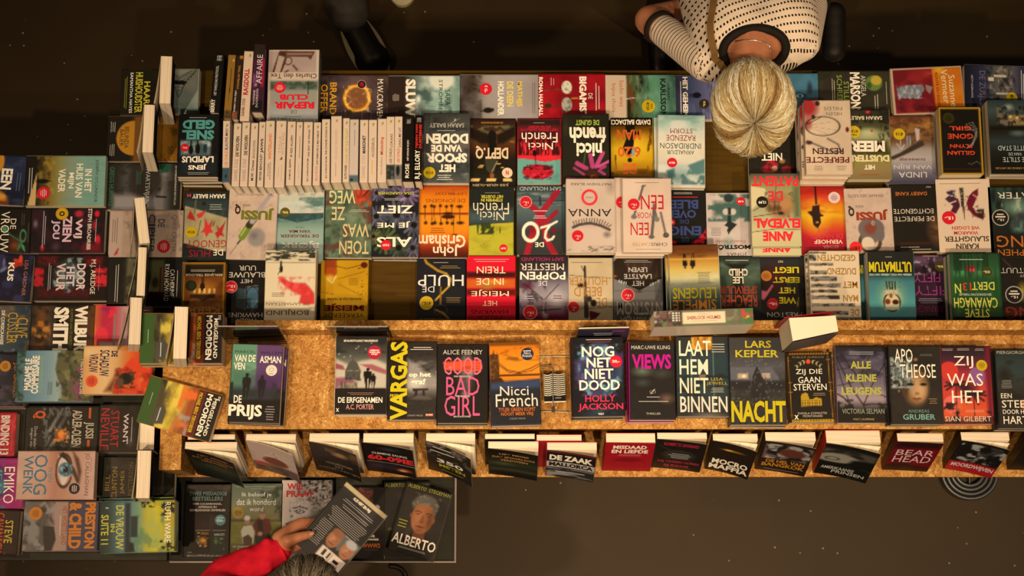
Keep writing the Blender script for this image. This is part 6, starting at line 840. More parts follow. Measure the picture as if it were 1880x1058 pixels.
shelf('g4', (604, 272, 1008, 968), 'U', [('C', '221c18'), ('E', 720, 540, 120, 60, '5c6450', 1), ('E', 930, 780, 90, 60, '6a4a38', 1), ('E', 890, 560, 120, 60, '3c3630', 1), ('E', 720, 640, 90, 50, '3a3a34', 1)],
      [('MARC-UWE KLING', 626, 312, 968, 344, 'c8b498', 0), ('VIEWS', 628, 388, 976, 520, 'b8146c', B2), ('THRILLER', 748, 904, 876, 922, 'b09c84', 0), ('=', 738, 760, 878, 776, 'b09c84', 1), ('=', 655, 798, 962, 816, 'b09c84', 1), ('O', 780, 705, 836, 738, 'a8947c', -.03), ('/', 785, 698, 832, 740, 'a8947c', 0)],
      'black paperback with one hot pink title word', n=2, t=.036, spine='c01478')
shelf('g5', (62, 230, 524, 938), 'U', [('G', '2c2824', '2a2c2c', '28343a', '243238', '26343a', '2a3436', '2c2c2a', '2a241e'), ('R', 195, 230, 376, 350, 'a8641c', 6), ('N', 'd09c3c', .8, 40, 40, .45, .2, (195, 230, 376, 350)), ('L', [(256, 230), (256, 350)], 5, '4a2c10'), ('L', [(316, 230), (316, 350)], 5, '4a2c10'), ('L', [(190, 350), (195, 900)], 10, '4a5c64'), ('L', [(385, 350), (388, 900)], 10, '4a6068'), ('R', 260, 570, 318, 595, '7a5a3c', 6), ('N', '1c1814', .7, 90, 30, .5, .2, (62, 560, 524, 760)), ('E', 330, 930, 200, 40, '6a5c4c', 1)],
      [('LAAT', 84, 268, 366, 404, 'e0c898', .01), ('HEM', 86, 434, 338, 568, 'dcc498', .01), ('NIET', 86, 598, 338, 734, 'd8c090', .01), ('BINNEN', 86, 762, 502, 900, 'd8bc98', .01), ('LISA', 362, 596, 468, 622, 'b08a14', 0), ('JEWELL', 322, 634, 510, 666, 'b08a14', 0), ('=', 372, 290, 490, 380, 'a8987c', 4), ('=', 358, 682, 476, 730, 'a8987c', 4)],
      'paperback with four tall cream words under an orange window', n=2, t=.034)
shelf('g5', (532, 238, 1022, 1010), 'U', [('G', '38322e', '3a342f', '3c3632', '4a4448', '3c3634', '302a26', '2f2924', '302a25', '322c28', '322b26'), ('N', '4a443e', .5, 40, 40, .5, .25, (532, 400, 1022, 800)), ('P', [(535, 505), (900, 500), (965, 600), (965, 625), (535, 625)], '55505a', 8), ('R', 600, 560, 690, 604, 'b08a60', 10), ('E', 655, 584, 24, 20, 'e8c898', .8), ('R', 815, 556, 888, 602, 'a88868', 10), ('R', 532, 624, 1022, 700, '262220', 30), ('P', [(772, 490), (800, 560), (835, 620), (850, 720), (840, 800), (820, 830), (760, 830), (715, 780), (705, 680), (730, 590), (750, 540)], '29221f', 6), ('N', '45403c', .8, 16, 40, .6, .1, (700, 500, 850, 830)), ('N', '6a645e', .9, 8, 8, .72, .05, (532, 400, 1022, 850)), ('P', [(740, 800), (820, 790), (850, 900), (830, 1000), (740, 990)], '2e2824', 20)]
      + [('R', 545 + 52 * k, 990, 575 + 52 * k, 1010, '1f1a16', 3) for k in range(9)],
      [('LARS', 672, 268, 902, 332, 'b89a1c', B1), ('KEPLER', 584, 352, 966, 416, 'b89a1c', B1), ('NACHT', 536, 800, 1016, 990, 'c0a010', B2)],
      'charcoal paperback of a hooded figure by a caravan', n=2, t=.04, spine='2c2622')
shelf('g6', (132, 322, 528, 944), 'U', [('C', '1f1812'), ('R', 150, 324, 502, 344, 'a0641c', 3), ('R', 150, 918, 520, 938, 'b8861c', 3)] + [('R', 160 + 24 * k, 330, 172 + 24 * k, 339, '3a2410', 2) for k in range(14)] + [('R', 160 + 25 * k, 923, 172 + 25 * k, 933, '3a2410', 2) for k in range(14)] + [('L', [(140, 365), (152, 905)], 6, 'a8681c'), ('L', [(492, 355), (512, 900)], 6, 'a8681c')] + [('L', [(x - 16, y), (x + 16, y)], 4, 'a8681c') for x, y in ((143, 395), (146, 590), (148, 675), (152, 880), (494, 388), (502, 592), (504, 668), (512, 872))] + [('E', 318, 405, 20, 20, 'b83a10')] + [q for x, y, s in ((270, 412, -1), (238, 426, -1), (208, 452, -1), (368, 410, 1), (402, 424, 1), (430, 448, 1)) for q in (('E', x, y, 18, 18, 'c0a464'), ('E', x + 8 * s, y + 4, 16, 17, '1f1812'))] + [('P', [(240, 802), (236, 720), (250, 690), (280, 680), (300, 690), (312, 735), (340, 740), (370, 720), (420, 735), (420, 798)], 'a87c1c', 3)] + [('R', 250 + 21 * k, 745 + 20 * j, 258 + 21 * k, 757 + 20 * j, '33200c', 2) for k in range(8) for j in range(3)],
      [('ZIJ DIE', 204, 472, 438, 528, W_, 0), ('GAAN', 222, 540, 416, 594, W_, 0), ('STERVEN', 178, 602, 470, 660, W_, 0), ('DANILA COMASTRI', 206, 852, 460, 870, 'b8a080', 0), ('MONTANARI', 250, 876, 420, 896, 'b8a080', 0), ('PUBLIUS AURELIUS', 180, 358, 458, 374, '7a6844', 0), ('X', 174, 876, 210, 912, W_, B3), ('=', 330, 680, 466, 712, '8a7454', 2)],
      'black paperback with orange columns and a ruined amphitheatre', n=1, t=.034, skew=.8)
shelf('g6', (558, 266, 994, 946), 'U', [('G', '1f191b', '2c2630', '443a50', '4c4254', '5a4c5c', '6a5864', '8a7074', '967a76', '4a3e3c', '1d1712', '1d1712'), ('N', '6a5c74', .6, 120, 60, .5, .3, (558, 300, 994, 700)), ('N', '262024', .7, 100, 60, .55, .2, (558, 266, 994, 560))] + [('L', p, w, '2a1c18') for p, w in (([(800, 830), (790, 790), (700, 660), (560, 360)], 12), ([(790, 790), (830, 700), (760, 560), (600, 330)], 9), ([(830, 690), (900, 560), (994, 420)], 9), ([(790, 790), (860, 780), (994, 785)], 12), ([(700, 810), (610, 720), (560, 690)], 12), ([(660, 760), (640, 690), (600, 560), (560, 400)], 8), ([(560, 620), (700, 590), (800, 550)], 6), ([(560, 480), (680, 460), (720, 400)], 6), ([(780, 520), (830, 420), (860, 350)], 7), ([(900, 680), (994, 720)], 8), ([(640, 430), (690, 470), (740, 520)], 7))] + [('N', '1d1814', .9, 40, 30, .42, .15, (558, 740, 700, 840)), ('R', 558, 830, 994, 946, '1e1713', 30), ('N', '1d1814', .9, 40, 30, .48, .15, (920, 770, 994, 850))],
      [('ALLE', 686, 402, 868, 468, 'a89c20', B2), ('KLEINE', 644, 518, 912, 584, 'a89c20', B2), ('LEUGENS', 600, 632, 952, 700, 'a89c20', B2), ('VICTORIA SELMAN', 598, 822, 970, 866, '8a8c64', 0), ('VOLT | SUSPENSE', 690, 906, 878, 928, '9a7c3c', B1), ('=', 630, 314, 922, 348, '9a8c84', 2)],
      'dusky violet paperback with bare branches and yellow title', n=1, t=.034)
shelf('g7', (182, 186, 690, 948), 'U', [('C', '241d17'), ('N', '2c241d', .6, 120, 120), ('E', 430, 590, 130, 180, '6a4628', .3), ('E', 445, 600, 112, 165, 'a87848', .5), ('E', 470, 620, 80, 120, 'c08c58', .9), ('E', 330, 620, 40, 120, '3a281a', 1), ('N', '7c8c8c', .95, 30, 30, .42, .12, (190, 300, 400, 600)), ('N', '2c2822', .8, 24, 30, .5, .1, (190, 300, 400, 610)), ('E', 290, 450, 100, 110, '5c6664', 1), ('N', 'a8a090', .8, 22, 22, .58, .08, (190, 310, 400, 600)), ('E', 380, 562, 44, 20, '14100c', .5), ('E', 505, 562, 44, 20, '14100c', .5), ('L', [(345, 535), (380, 525), (415, 540)], 7, '5a3a20'), ('L', [(470, 540), (510, 522), (545, 535)], 7, '5a3a20'), ('E', 440, 650, 28, 20, '8a5a34', .6), ('E', 424, 660, 8, 5, '4a2c18', .4), ('E', 455, 660, 8, 5, '4a2c18', .4), ('P', [(385, 697), (415, 690), (435, 694), (460, 690), (490, 697), (460, 708), (410, 708)], '6a2c1c', 4), ('E', 437, 715, 40, 10, '7a3c28', .5), ('E', 265, 625, 14, 20, '8a5c38', .4), ('E', 440, 320, 26, 20, '8a5c34', .5)],
      [('APO', 236, 216, 412, 350, W_, .0), ('THEOSE', 282, 366, 630, 500, W_, .0), ('ANDREAS', 345, 806, 550, 836, '4a8484', 0), ('GRUBER', 292, 850, 606, 904, '5a9494', B1), ('=', 465, 264, 615, 290, '6a5c4c', 2), ('=', 550, 694, 630, 756, '8a6434', 3)],
      'black paperback with a porcelain doll face', n=2, t=.03)
shelf('g7', (688, 188, 1172, 944), 'U', [('G', '221619', '301a20', '5a1c28', '8a2024', '98282a', 'a83024', 'a8301c', 'b03a1c', 'b8441c', '3a1810'), ('H2',)][:1] + [('E', 760, 430, 90, 90, 'a8281c', .05), ('E', 1030, 480, 80, 86, '8a4478', .06), ('E', 780, 760, 90, 90, 'c05040', .1), ('R', 1120, 188, 1172, 944, '6a1220', 40), ('E', 930, 600, 130, 80, '30141a', 1)] + [('L', [(820, 560), (820 + 110 * cos(a), 560 + 70 * sin(a) + 20)], 16, '241014') for a in (0, .5, 2.6, 3.14, 3.7, 5.6)] + [('L', [(820, 560), (815, 944)], 8, '241014'), ('L', [(985, 640), (990, 944)], 8, '241014')] + [('L', [(985, 650), (985 + 120 * cos(a), 650 + 90 * sin(a) + 20)], 18, '241014') for a in (0, .6, 1.2, 2.2, 2.8, 3.3, 5.9)] + [('N', '1f0f0e', .95, 50, 40, .4, .12, (690, 740, 840, 944)), ('N', '1f0f0e', .95, 40, 40, .45, .12, (1080, 820, 1172, 944)), ('E', 880, 780, 120, 60, 'b8481c', 1)],
      [('ZIJ', 812, 288, 1000, 408, W_, .0), ('WAS', 738, 456, 1086, 578, W_, .0), ('HET', 776, 622, 1076, 744, W_, .0), ('SIAN GILBERT', 698, 870, 1146, 920, 'd8b48c', 0), ('=', 690, 212, 812, 238, 'b09080', 2), ('=', 838, 208, 972, 236, 'b09080', 2), ('=', 1010, 210, 1116, 238, 'b09080', 2), ('=', 890, 806, 1086, 836, 'd88a60', 2)],
      'red paperback with palm leaves and coloured discs', n=2, t=.03, st_=[dots(1080, 378, 54, 'c09410', '7a4c10')])
shelf('g7', (1222, 222, 1720, 988), 'U', [('G', '1f2524', '26302f', '2a3434', '2c2c28', '261f1a', '231c17', '221b16', '221b16'), ('N', '16130f', .7, 90, 90, .5, .25, (1222, 330, 1720, 700)), ('E', 1300, 480, 100, 120, '1c1712', .8), ('E', 1470, 760, 40, 60, 'b0581c', .6)],
      [('PIERGIORGIO PULIXI', 1236, 236, 1690, 266, 'a89878', 0), ('EEN', 1254, 650, 1358, 696, W_, 0), ('STEEK', 1258, 716, 1560, 788, W_, 0), ('DOOR HET', 1264, 806, 1530, 848, W_, 0), ('HART', 1266, 870, 1500, 944, W_, 0), ('=', 1258, 518, 1370, 604, '8a7c68', 6)],
      'dark teal paperback at the end of the shelf', n=2, t=.03, jit=(.003, .008))

# ------------------------------------------------------------ upright display copies
ZL = 0.70
g_ = 'display copies standing on the front ledge'
def led(top, art, texts, label, o, sp='1f1712', **k): return upright('px', (*top[:2], *top[2:]), 'S', art, texts, label, k.pop('zb', ZL), open_=o, group=g_, spine=sp, **k)
LE = 17
DK = [('G', '15110d', '1a1610', '2a2a18', '1c1a12', '14110d')]
led((345, 797, 432, 809), [('C', '14100c')], [], 'paperback standing behind the one with a half-open black cover', 0, lean=15, h=.2)
led((340, 811, 436, 826), DK + [('E', 60, 80, 40, 22, '3c3a20', 1), ('R', 0, 120, 100, 150, '0f0d0a', 20)], [('HET MEISJE', 22, 16, 84, 25, 'a0602c', B1), ('DAT SPOORLOOS', 10, 30, 94, 39, 'a0602c', B1), ('VERDWEEN', 24, 44, 78, 53, 'a0602c', B1)], 'black display copy with its cover gaping over the ledge edge', 17, lean=15)
led((452, 797, 544, 810), [('C', 'b08c74'), ('R', 0, 105, 100, 150, '4a3428', 14), ('E', 52, 84, 26, 20, '6a3020', .2), ('O', 52, 84, 26, 20, 4, '8a4a30'), ('E', 20, 112, 18, 10, 'a82c24', .3), ('N', '6a4a3c', .7, 14, 14, .5, .2, (0, 105, 100, 150))], [('STEFAN', 44, 34, 90, 46, 'c8a890', 0), ('HERTMANS', 30, 52, 96, 62, 'c8a890', 0)], 'pale pink display copy with a brown oval on its curling cover', 19, lean=LE, sp='a08068')
led((568, 795, 660, 813), [('G', '33271c', '2c2018', '241a12', '1f1710'), ('N', '6a4424', .8, 34, 30, .5, .2, (30, 10, 100, 90)), ('E', 60, 40, 24, 18, '98683c', .7)], [('VERDEDIGER', 24, 88, 84, 99, 'a8845c', 0), ('EN', 44, 104, 60, 113, 'a8845c', 0), ('CONSTANTIJN', 8, 120, 96, 130, 'a8845c', 0)], 'brown display copy with a slanting open cover', 17, lean=LE)
led((667, 795, 760, 815), [('C', '17110f'), ('E', 50, 22, 30, 12, '33333a', 1), ('R', 0, 92, 100, 94, 'a89484'), ('E', 74, 122, 24, 14, 'a84018', .6), ('E', 72, 124, 12, 6, 'e0b080', .6), ('R', 0, 100, 60, 130, '33252c', 20)], [('CLEMENS SALING', 14, 42, 86, 52, 'c8b098', B1), ('60-09IE', 4, 56, 98, 84, 'a8201c', B3)], 'black display copy with bold red lettering', 10, lean=LE)
led((782, 795, 873, 812), [('C', '1c1712'), ('N', '5a4a3c', .8, 24, 20, .5, .15, (0, 0, 100, 70)), ('N', '8a7c6c', .6, 12, 12, .6, .1, (0, 0, 100, 60))], [('~', 6, 14, 60, 26, 'c8b098', B1), ('~', 6, 32, 62, 44, 'c8b098', B1), ('350', 20, 74, 80, 94, 'd0b898', B2), ('METEN', 24, 100, 84, 116, '98801c', B2), ('=', 20, 124, 84, 134, '7a6a1c', 1)], 'display copy with the most sharply curled cover', 24, lean=LE)
led((890, 796, 982, 808), [('C', '14100c')], [], 'paperback standing behind the black copy with small amber capitals', 0, lean=15, h=.2)
led((896, 810, 989, 825), DK + [('E', 30, 78, 34, 16, '4a4420', 1), ('R', 0, 104, 100, 120, '3a3222', 14)], [('HET MEISJE', 22, 20, 82, 30, 'b0743c', B1), ('DAT SPOORLOOS', 8, 36, 94, 46, 'b0743c', B1), ('VERDWEEN', 24, 52, 80, 62, 'b0743c', B1)], 'black display copy with small amber capitals', 9, lean=15)
led((985, 798, 1068, 811), [('C', '8a1418'), ('E', 40, 90, 30, 30, '3a1010', .8)], [], 'red paperback standing behind the black and white copy', 0, lean=15, h=.205, sp='981418')
led((1004, 812, 1096, 828), [('C', '1c1513'), ('R', 0, 60, 100, 92, 'b09c88', 3), ('R', 0, 4, 100, 9, '7a1c1c'), ('R', 0, 96, 100, 150, '8a7c70', 8), ('N', '1f1a17', .9, 40, 14, .45, .15, (0, 96, 100, 150)), ('R', 20, 114, 80, 120, 'a09488')], [('DE ZAAK', 6, 22, 94, 52, W_, B3), ('MALLORCA', 6, 64, 96, 86, '1f1814', B3)], 'black and white banded display copy', 9, lean=15, sp='98141c')
led((1112, 795, 1203, 815), [('C', '8a0e16'), ('E', 50, 90, 40, 14, '740b12', .5)], [('MISDAAD', 16, 14, 84, 32, W_, B2), ('EN LIEFDE', 14, 36, 88, 54, W_, B2), ('=', 20, 60, 80, 70, 'c87068', 2)], 'plain crimson display copy', 1, lean=LE, sp='7a0c14')
led((1206, 794, 1298, 808), [('C', '1a1410'), ('E', 50, 74, 34, 26, '2c2620', .3), ('L', [(8, 30), (94, 120)], 4, '2a241e')], [('ROBERTO SAVIANO', 16, 12, 86, 28, '981c30', B2), ('WIJ TWEEEN HOREN', 8, 104, 94, 118, '981c30', B2), ('BIJ ELKAAR', 24, 124, 76, 138, '981c30', B2), ('=', 28, 64, 74, 92, 'a89888', 4)], 'black display copy with crimson lines at head and foot', 7, lean=LE)
led((1308, 796, 1391, 811), [('C', '1d140e'), ('R', 4, 4, 96, 146, '241810', 2), ('E', 50, 34, 36, 7, '8a5414', .6), ('E', 40, 34, 14, 5, 'd89a3c', .6)], [('MOCRO', 10, 84, 92, 110, W_, B2), ('MAFFIA', 6, 112, 96, 136, W_, B2)], 'dark brown display copy with a gold bullet', 16, lean=LE)
led((1404, 793, 1497, 812), [('C', '241812'), ('R', 4, 10, 98, 84, '6a5044', 4), ('N', '1a1412', .9, 26, 30, .45, .12, (4, 10, 98, 84)), ('N', 'b0a090', .8, 22, 22, .55, .1, (4, 10, 98, 84)), ('E', 60, 48, 26, 20, '5a2c1c', .4)], [('DE HEL VAN', 14, 88, 92, 104, 'b8701c', B2), ('BANGKOK', 8, 106, 94, 124, 'b8701c', B2), ('=', 14, 134, 86, 140, '8a7868', 1)], 'display copy with orange lettering under a crowd photo', 10, lean=LE)
led((1515, 790, 1615, 817), [('C', '17130f'), ('R', 0, 20, 100, 60, '4c4236', 12), ('N', '1a1714', .8, 30, 16, .5, .15, (0, 10, 100, 70)), ('E', 30, 62, 40, 22, '8a7c64', .3), ('O', 22, 66, 12, 7, 3, '4a443a'), ('P', [(60, 60), (100, 50), (100, 150), (50, 150), (50, 90)], '15120f', 10), ('N', '2c2822', .7, 14, 14, .5, .15, (50, 90, 100, 150))], [('AMERIKAANSE', 8, 104, 70, 118, 'b0a48c', B1), ('PRINSEN', 30, 120, 92, 134, 'b0a48c', B1)], 'thick black display copy with a red spine and an old car', 13, lean=LE, sp='98141a', h=.215)
led((1646, 795, 1731, 813), [('C', '6a0c14'), ('R', 0, 0, 100, 30, '2a1010', 16), ('N', '8a141c', .7, 40, 30, .5, .2, (0, 40, 100, 110)), ('P', [(0, 118), (40, 108), (56, 120), (100, 128), (100, 150), (0, 150)], '33180f', 8)], [('BEAR', 10, 40, 92, 68, 'd8b0a0', 0), ('HEAD', 10, 72, 92, 104, 'd8b0a0', 0)], 'dark red display copy with outlined lettering', 3, lean=LE, sp='4a0e12')
led((1763, 793, 1852, 811), [('C', '1b1614'), ('R', 0, 100, 100, 150, '981418', 4), ('N', 'a8a094', .9, 20, 18, .5, .1, (6, 10, 100, 96)), ('N', '1b1614', .8, 34, 30, .5, .1, (30, 10, 100, 96))], [('MOORDWIJVEN', 8, 108, 96, 132, 'd0b8a4', B2)], 'display copy with a red band below black and white portraits', 13, lean=LE, sp='1c1614')
led((1885, 795, 1970, 813), [('C', '1d1611')], [], 'dark display copy at the far end of the ledge', 2, lean=LE)
# display copies along the wing, facing the other way, each in a clear stand
g_ = 'display copies in clear stands along the wing'
STANDS = []
def wu(crop, top, art, texts, label, o, zb, st, **k):
    r, M, w, h, t = upright(crop, top, 'W', art, texts, label, zb, open_=o, group=g_, **k)
    STANDS.append((M, w, h, t, zb, st)); return r
wu('c1', (1412, 112, 1517, 532), [('C', '16130f'), ('N', '2c2a1c', .7, 30, 30)], [('~', 20, 60, 80, 80, '6a5c1c', B1)], 'black display copy at the far corner of the table', 6, .80, 'furthest clear stand, at the far corner of the table', lean=8)
wu('c1', (1262, 540, 1362, 965), [('C', '8a5618'), ('N', '4a2c10', .7, 40, 40)], [('~', 20, 60, 80, 80, '7a1c14', B1)], 'orange-brown display copy over the moon cover', 6, .80, 'clear stand over the moon cover', lean=8)
wu('c3', (1205, 440, 1300, 850), [('C', 'a08068'), ('E', 70, 100, 12, 40, '981c18', .3), ('N', '8a6a54', .6, 20, 40)], [('DE CIPIER', 10, 40, 92, 62, '3a3430', B1)], 'sandy display copy with a red streak', 10, .80, 'clear stand over the sand coloured paperback', lean=14, yaw=9, spine='a08068')
wu('c4', (1210, 68, 1290, 498), [('C', '4a4024'), ('N', '8a7a4c', .6, 30, 30), ('R', 60, 0, 100, 150, '33100f', 10)], [('~', 64, 20, 90, 130, '8a6a3c', 0, 'R')], 'olive and maroon display copy', 9, .80, 'clear stand over the olive house cover', lean=14)
wu('c4', (1140, 512, 1250, 930), [('C', '8a1c24'), ('N', 'b85048', .7, 30, 40, .5, .2)], [('~', 30, 20, 60, 130, 'c88a80', 0, 'R')], 'crimson display copy on the wing', 12, .80, 'clear stand over the scarlet splashed paperback', lean=14)
wu('f8', (572, 112, 695, 575), [('C', '5a4a34'), ('N', '33301c', .7, 30, 40), ('R', 70, 0, 100, 150, '33402a', 10)], [], 'thick display copy between the two green and gold ones', 8, .985, 'clear stand holding the thick display copy', lean=10, h=.16)
wu('c5', (1235, 560, 1368, 945), [('C', '1c1612')], [('WANT', 30, 30, 60, 120, 'b09a90', 0, 'R')], 'umber display copy tucked below the askew green and gold paperback', 3, .78, 'clear stand below the askew green and gold paperback', lean=6, h=.135)
wu('c6', (1115, 32, 1230, 425), [('C', '211a12')], [('~', 30, 20, 60, 130, '7a5c24', 0, 'R')], 'umber display copy beside the chipboard end panel', 5, .78, 'clear stand beside the chipboard end panel', lean=9)
for M, w, h, t, zb, where in STANDS:
    root = thing('book_stand', where, 'stand', M.copy(), 'clear book stands')
    a = .003
    boxes('back_plate', [(-w / 2 + .008, -h / 2 - a, -.005, w / 2 - .008, h * .3, -.0022)], CLEAR, root)
    boxes('foot_plate', [(-w / 2 + .008, -h / 2 - a - .003, -.005, w / 2 - .008, -h / 2 - a, t + .012)], CLEAR, root)
    boxes('front_lip', [(-w / 2 + .008, -h / 2 - a - .003, t + .012, w / 2 - .008, -h / 2 - .0006, t + .0145)], CLEAR, root)
# ------------------------------------------------------------ low tray table in front
g_ = 'books on the low tray table'; ZR = .62
def tray(*a, **k): return book(*a, group=g_, z0=ZR, **k)
tray('h7', (92, 158, 548, 872), 'U', [('C', '1e1813'), ('R', 92, 158, 548, 230, '3a2e26', 40), ('N', '4a3c30', .7, 60, 30, .5, .2, (92, 158, 548, 230)), ('E', 300, 560, 180, 160, '33201a', 1), ('R', 92, 158, 110, 872, '14100d', 10), ('R', 212, 618, 350, 800, '17120f'), ('E', 282, 710, 60, 50, 'a8641c', .7), ('N', 'd89840', .8, 24, 24, .52, .15, (225, 660, 340, 775)), ('E', 245, 735, 16, 14, '4a7070', .5), ('E', 310, 740, 22, 20, '98481c', .5), ('R', 376, 618, 508, 818, '1c2018'), ('N', '5a7c44', .9, 26, 20, .5, .15, (390, 680, 500, 800)), ('R', 212, 606, 350, 618, '6a5c4c'), ('R', 376, 606, 508, 618, '6a5c4c'), ('R', 130, 858, 540, 866, '6a5c50'), ('N', '8a7c70', .8, 12, 8, .55, .1, (130, 845, 548, 872))],
     [('TWEE MISDADIGE', 138, 230, 508, 268, '5a7878', B1), ('BESTSELLERS', 172, 280, 470, 320, '5a7878', B1), ('OVER COCAINEHANDEL,', 176, 342, 462, 364, 'c8a890', B1), ('AFPERSING EN', 230, 372, 412, 392, 'c8a890', B1), ('GEWELDDADIGE CRIMINELEN', 146, 402, 496, 424, 'c8a890', B1), ("NARCO'S", 396, 640, 496, 664, 'b0a090', B1), ('DE', 230, 630, 256, 642, 'c8a060', B1), ('AFREKENING', 262, 630, 342, 654, 'a8641c', B1), ('=', 130, 818, 188, 834, '8a7c6c', 1)],
     'black double-bill book with a turquoise price dot', t=.036, st_=[(452, 512, 54, '3a7888', '2c5c68', [('NU SAMEN', 0, .42, 1.2, .2, 'c8c0b0', .02), ('€30,-', 0, -.1, 1.4, .5, 'd0c4b0', .03)])])
tray('h7', (556, 150, 1056, 872), 'U', [('G', '5a5c44', '5c6048', '6a6648', '7a6c44', '6a5c34', '7a6830', '6a5c28', '4a4420', '33301c'), ('N', '2a2c20', .8, 50, 70, .45, .2, (840, 180, 1056, 560)), ('R', 556, 510, 1056, 530, '2c2c20', 30), ('R', 556, 525, 1056, 700, '6a5c28', 20), ('N', '8a7830', .6, 120, 50, .5, .3, (556, 530, 1056, 740)), ('L', [(690, 480), (710, 540), (700, 600)], 10, '3a3424'),
      ('P', [(655, 620), (680, 570), (760, 560), (790, 620), (780, 740), (680, 740)], 'b0a084', 10), ('E', 714, 515, 27, 42, '98684c', .3), ('E', 714, 490, 30, 24, 'b8b0a0', .4), ('P', [(675, 680), (730, 650), (770, 690), (770, 760), (690, 760)], '4a3020', 10), ('P', [(770, 560), (820, 490), (930, 500), (960, 600), (900, 690), (820, 690)], '5a2018', 10), ('P', [(810, 520), (860, 500), (880, 640), (830, 640)], '241a14', 12), ('E', 862, 462, 28, 44, 'a06c4c', .3), ('E', 862, 432, 30, 20, '6a5c4c', .4), ('P', [(790, 660), (940, 640), (960, 760), (800, 760)], '1f1b17', 10), ('E', 845, 645, 24, 22, 'a06c4c', .4)],
     [('Ik beloof je', 656, 238, 946, 290, 'd0c4a8', 0), ('dat ik honderd', 606, 302, 990, 362, 'd0c4a8', 0), ('word', 734, 378, 868, 424, 'd0c4a8', 0), ('HET GEHEIM VAN', 582, 762, 740, 780, 'c0a888', 0), ('& HET', 628, 788, 720, 804, 'c0a888', 0), ('=', 600, 176, 990, 190, '9a9880', 1), ('=', 740, 196, 856, 210, '9a9880', 1)],
     'meadow green book showing two seated people', t=.034, st_=[(626, 440, 58, '98742c', '98742c', [('MEER DAN', 0, .3, 1.0, .16, '3a2c14', .02), ('100.000', 0, 0, 1.3, .2, '3a2c14', .03), ('VERKOCHT', 0, -.3, 1.0, .16, '3a2c14', .02)])])
tray('h7', (1052, 116, 1540, 905), 'U', [('C', 'c0a088'), ('R', 1190, 116, 1540, 905, '8a7464', 60), ('N', '1f1a17', .9, 22, 20, .45, .12, (1200, 116, 1540, 460)), ('N', 'b09c8c', .8, 14, 14, .55, .1, (1200, 116, 1540, 460)), ('E', 1230, 480, 170, 260, 'a89080', .5), ('E', 1400, 520, 120, 260, '6a584c', 1), ('E', 1200, 420, 110, 120, 'b8a090', 1), ('L', [(1165, 395), (1230, 378), (1300, 400)], 14, '2c241f'), ('P', [(1170, 420), (1230, 400), (1290, 430), (1240, 450), (1200, 445)], '33291f', 8), ('P', [(1195, 418), (1240, 408), (1262, 432), (1230, 444)], 'c0b0a4', 4), ('E', 1230, 424, 15, 15, '17120f', .2), ('L', [(1135, 400), (1130, 420), (1145, 430)], 7, '3a2c24'), ('E', 1150, 475, 20, 14, '4a3a30', .5), ('P', [(1090, 545), (1150, 520), (1190, 540), (1160, 560), (1100, 560)], '5a463c', 10)] + [('L', [(1130 + 34 * k, 320), (1140 + 34 * k, 500)], 2, '8a7868') for k in range(5)] + [('L', [(1130, 340 + 40 * k), (1290, 350 + 40 * k)], 2, '8a7868') for k in range(4)],
     [('WIE', 1098, 150, 1250, 210, '981c20', B2), ('PRAAT', 1094, 220, 1362, 284, '981c20', B2)], 'black and white face book with red title, partly under the red sleeve', t=.034)
tray('h8', (640, 180, 1076, 872), 'U', [('C', '1f1915'), ('E', 860, 300, 110, 140, '4a2018', .7), ('N', '7a3a2c', .8, 50, 40, .48, .15, (740, 185, 960, 360)), ('E', 900, 300, 40, 50, '6a3424', .6), ('E', 1000, 380, 26, 24, 'b0a090', .3), ('E', 1000, 384, 14, 13, '1f1915', .3)],
     [('WIE,', 946, 642, 986, 668, W_, B1), ('WANNEER', 920, 676, 1022, 694, W_, B1), ('WWW2', 864, 722, 1036, 764, 'a8481c', B2), ('=', 880, 778, 1020, 790, '4a3c30', 1)], 'dark book lying mostly beneath the one held in the hand', t=.03)
ALB_A = lambda dx, dy: [('C', '2a231c'), ('N', '332a22', .5, 120, 120)]
tray('h8', (1070, 132, 1510, 838), 'U', [('C', '29221b'), ('E', 1230, 260, 60, 60, '3a2c22', 1)], [('ALBERTO', 1078, 146, 1266, 180, '8a7c1c', 0), ('STEGEMAN', 1290, 146, 1490, 180, '8a7c1c', 0), ('=', 1106, 570, 1150, 600, '7a701c', 2)], 'brown portrait book lying straight beneath its tilted twin', t=.028)
cx_, cy_ = 1418, 512; b_ = (cx_ - 224, cy_ - 338, cx_ + 224, cy_ + 338)
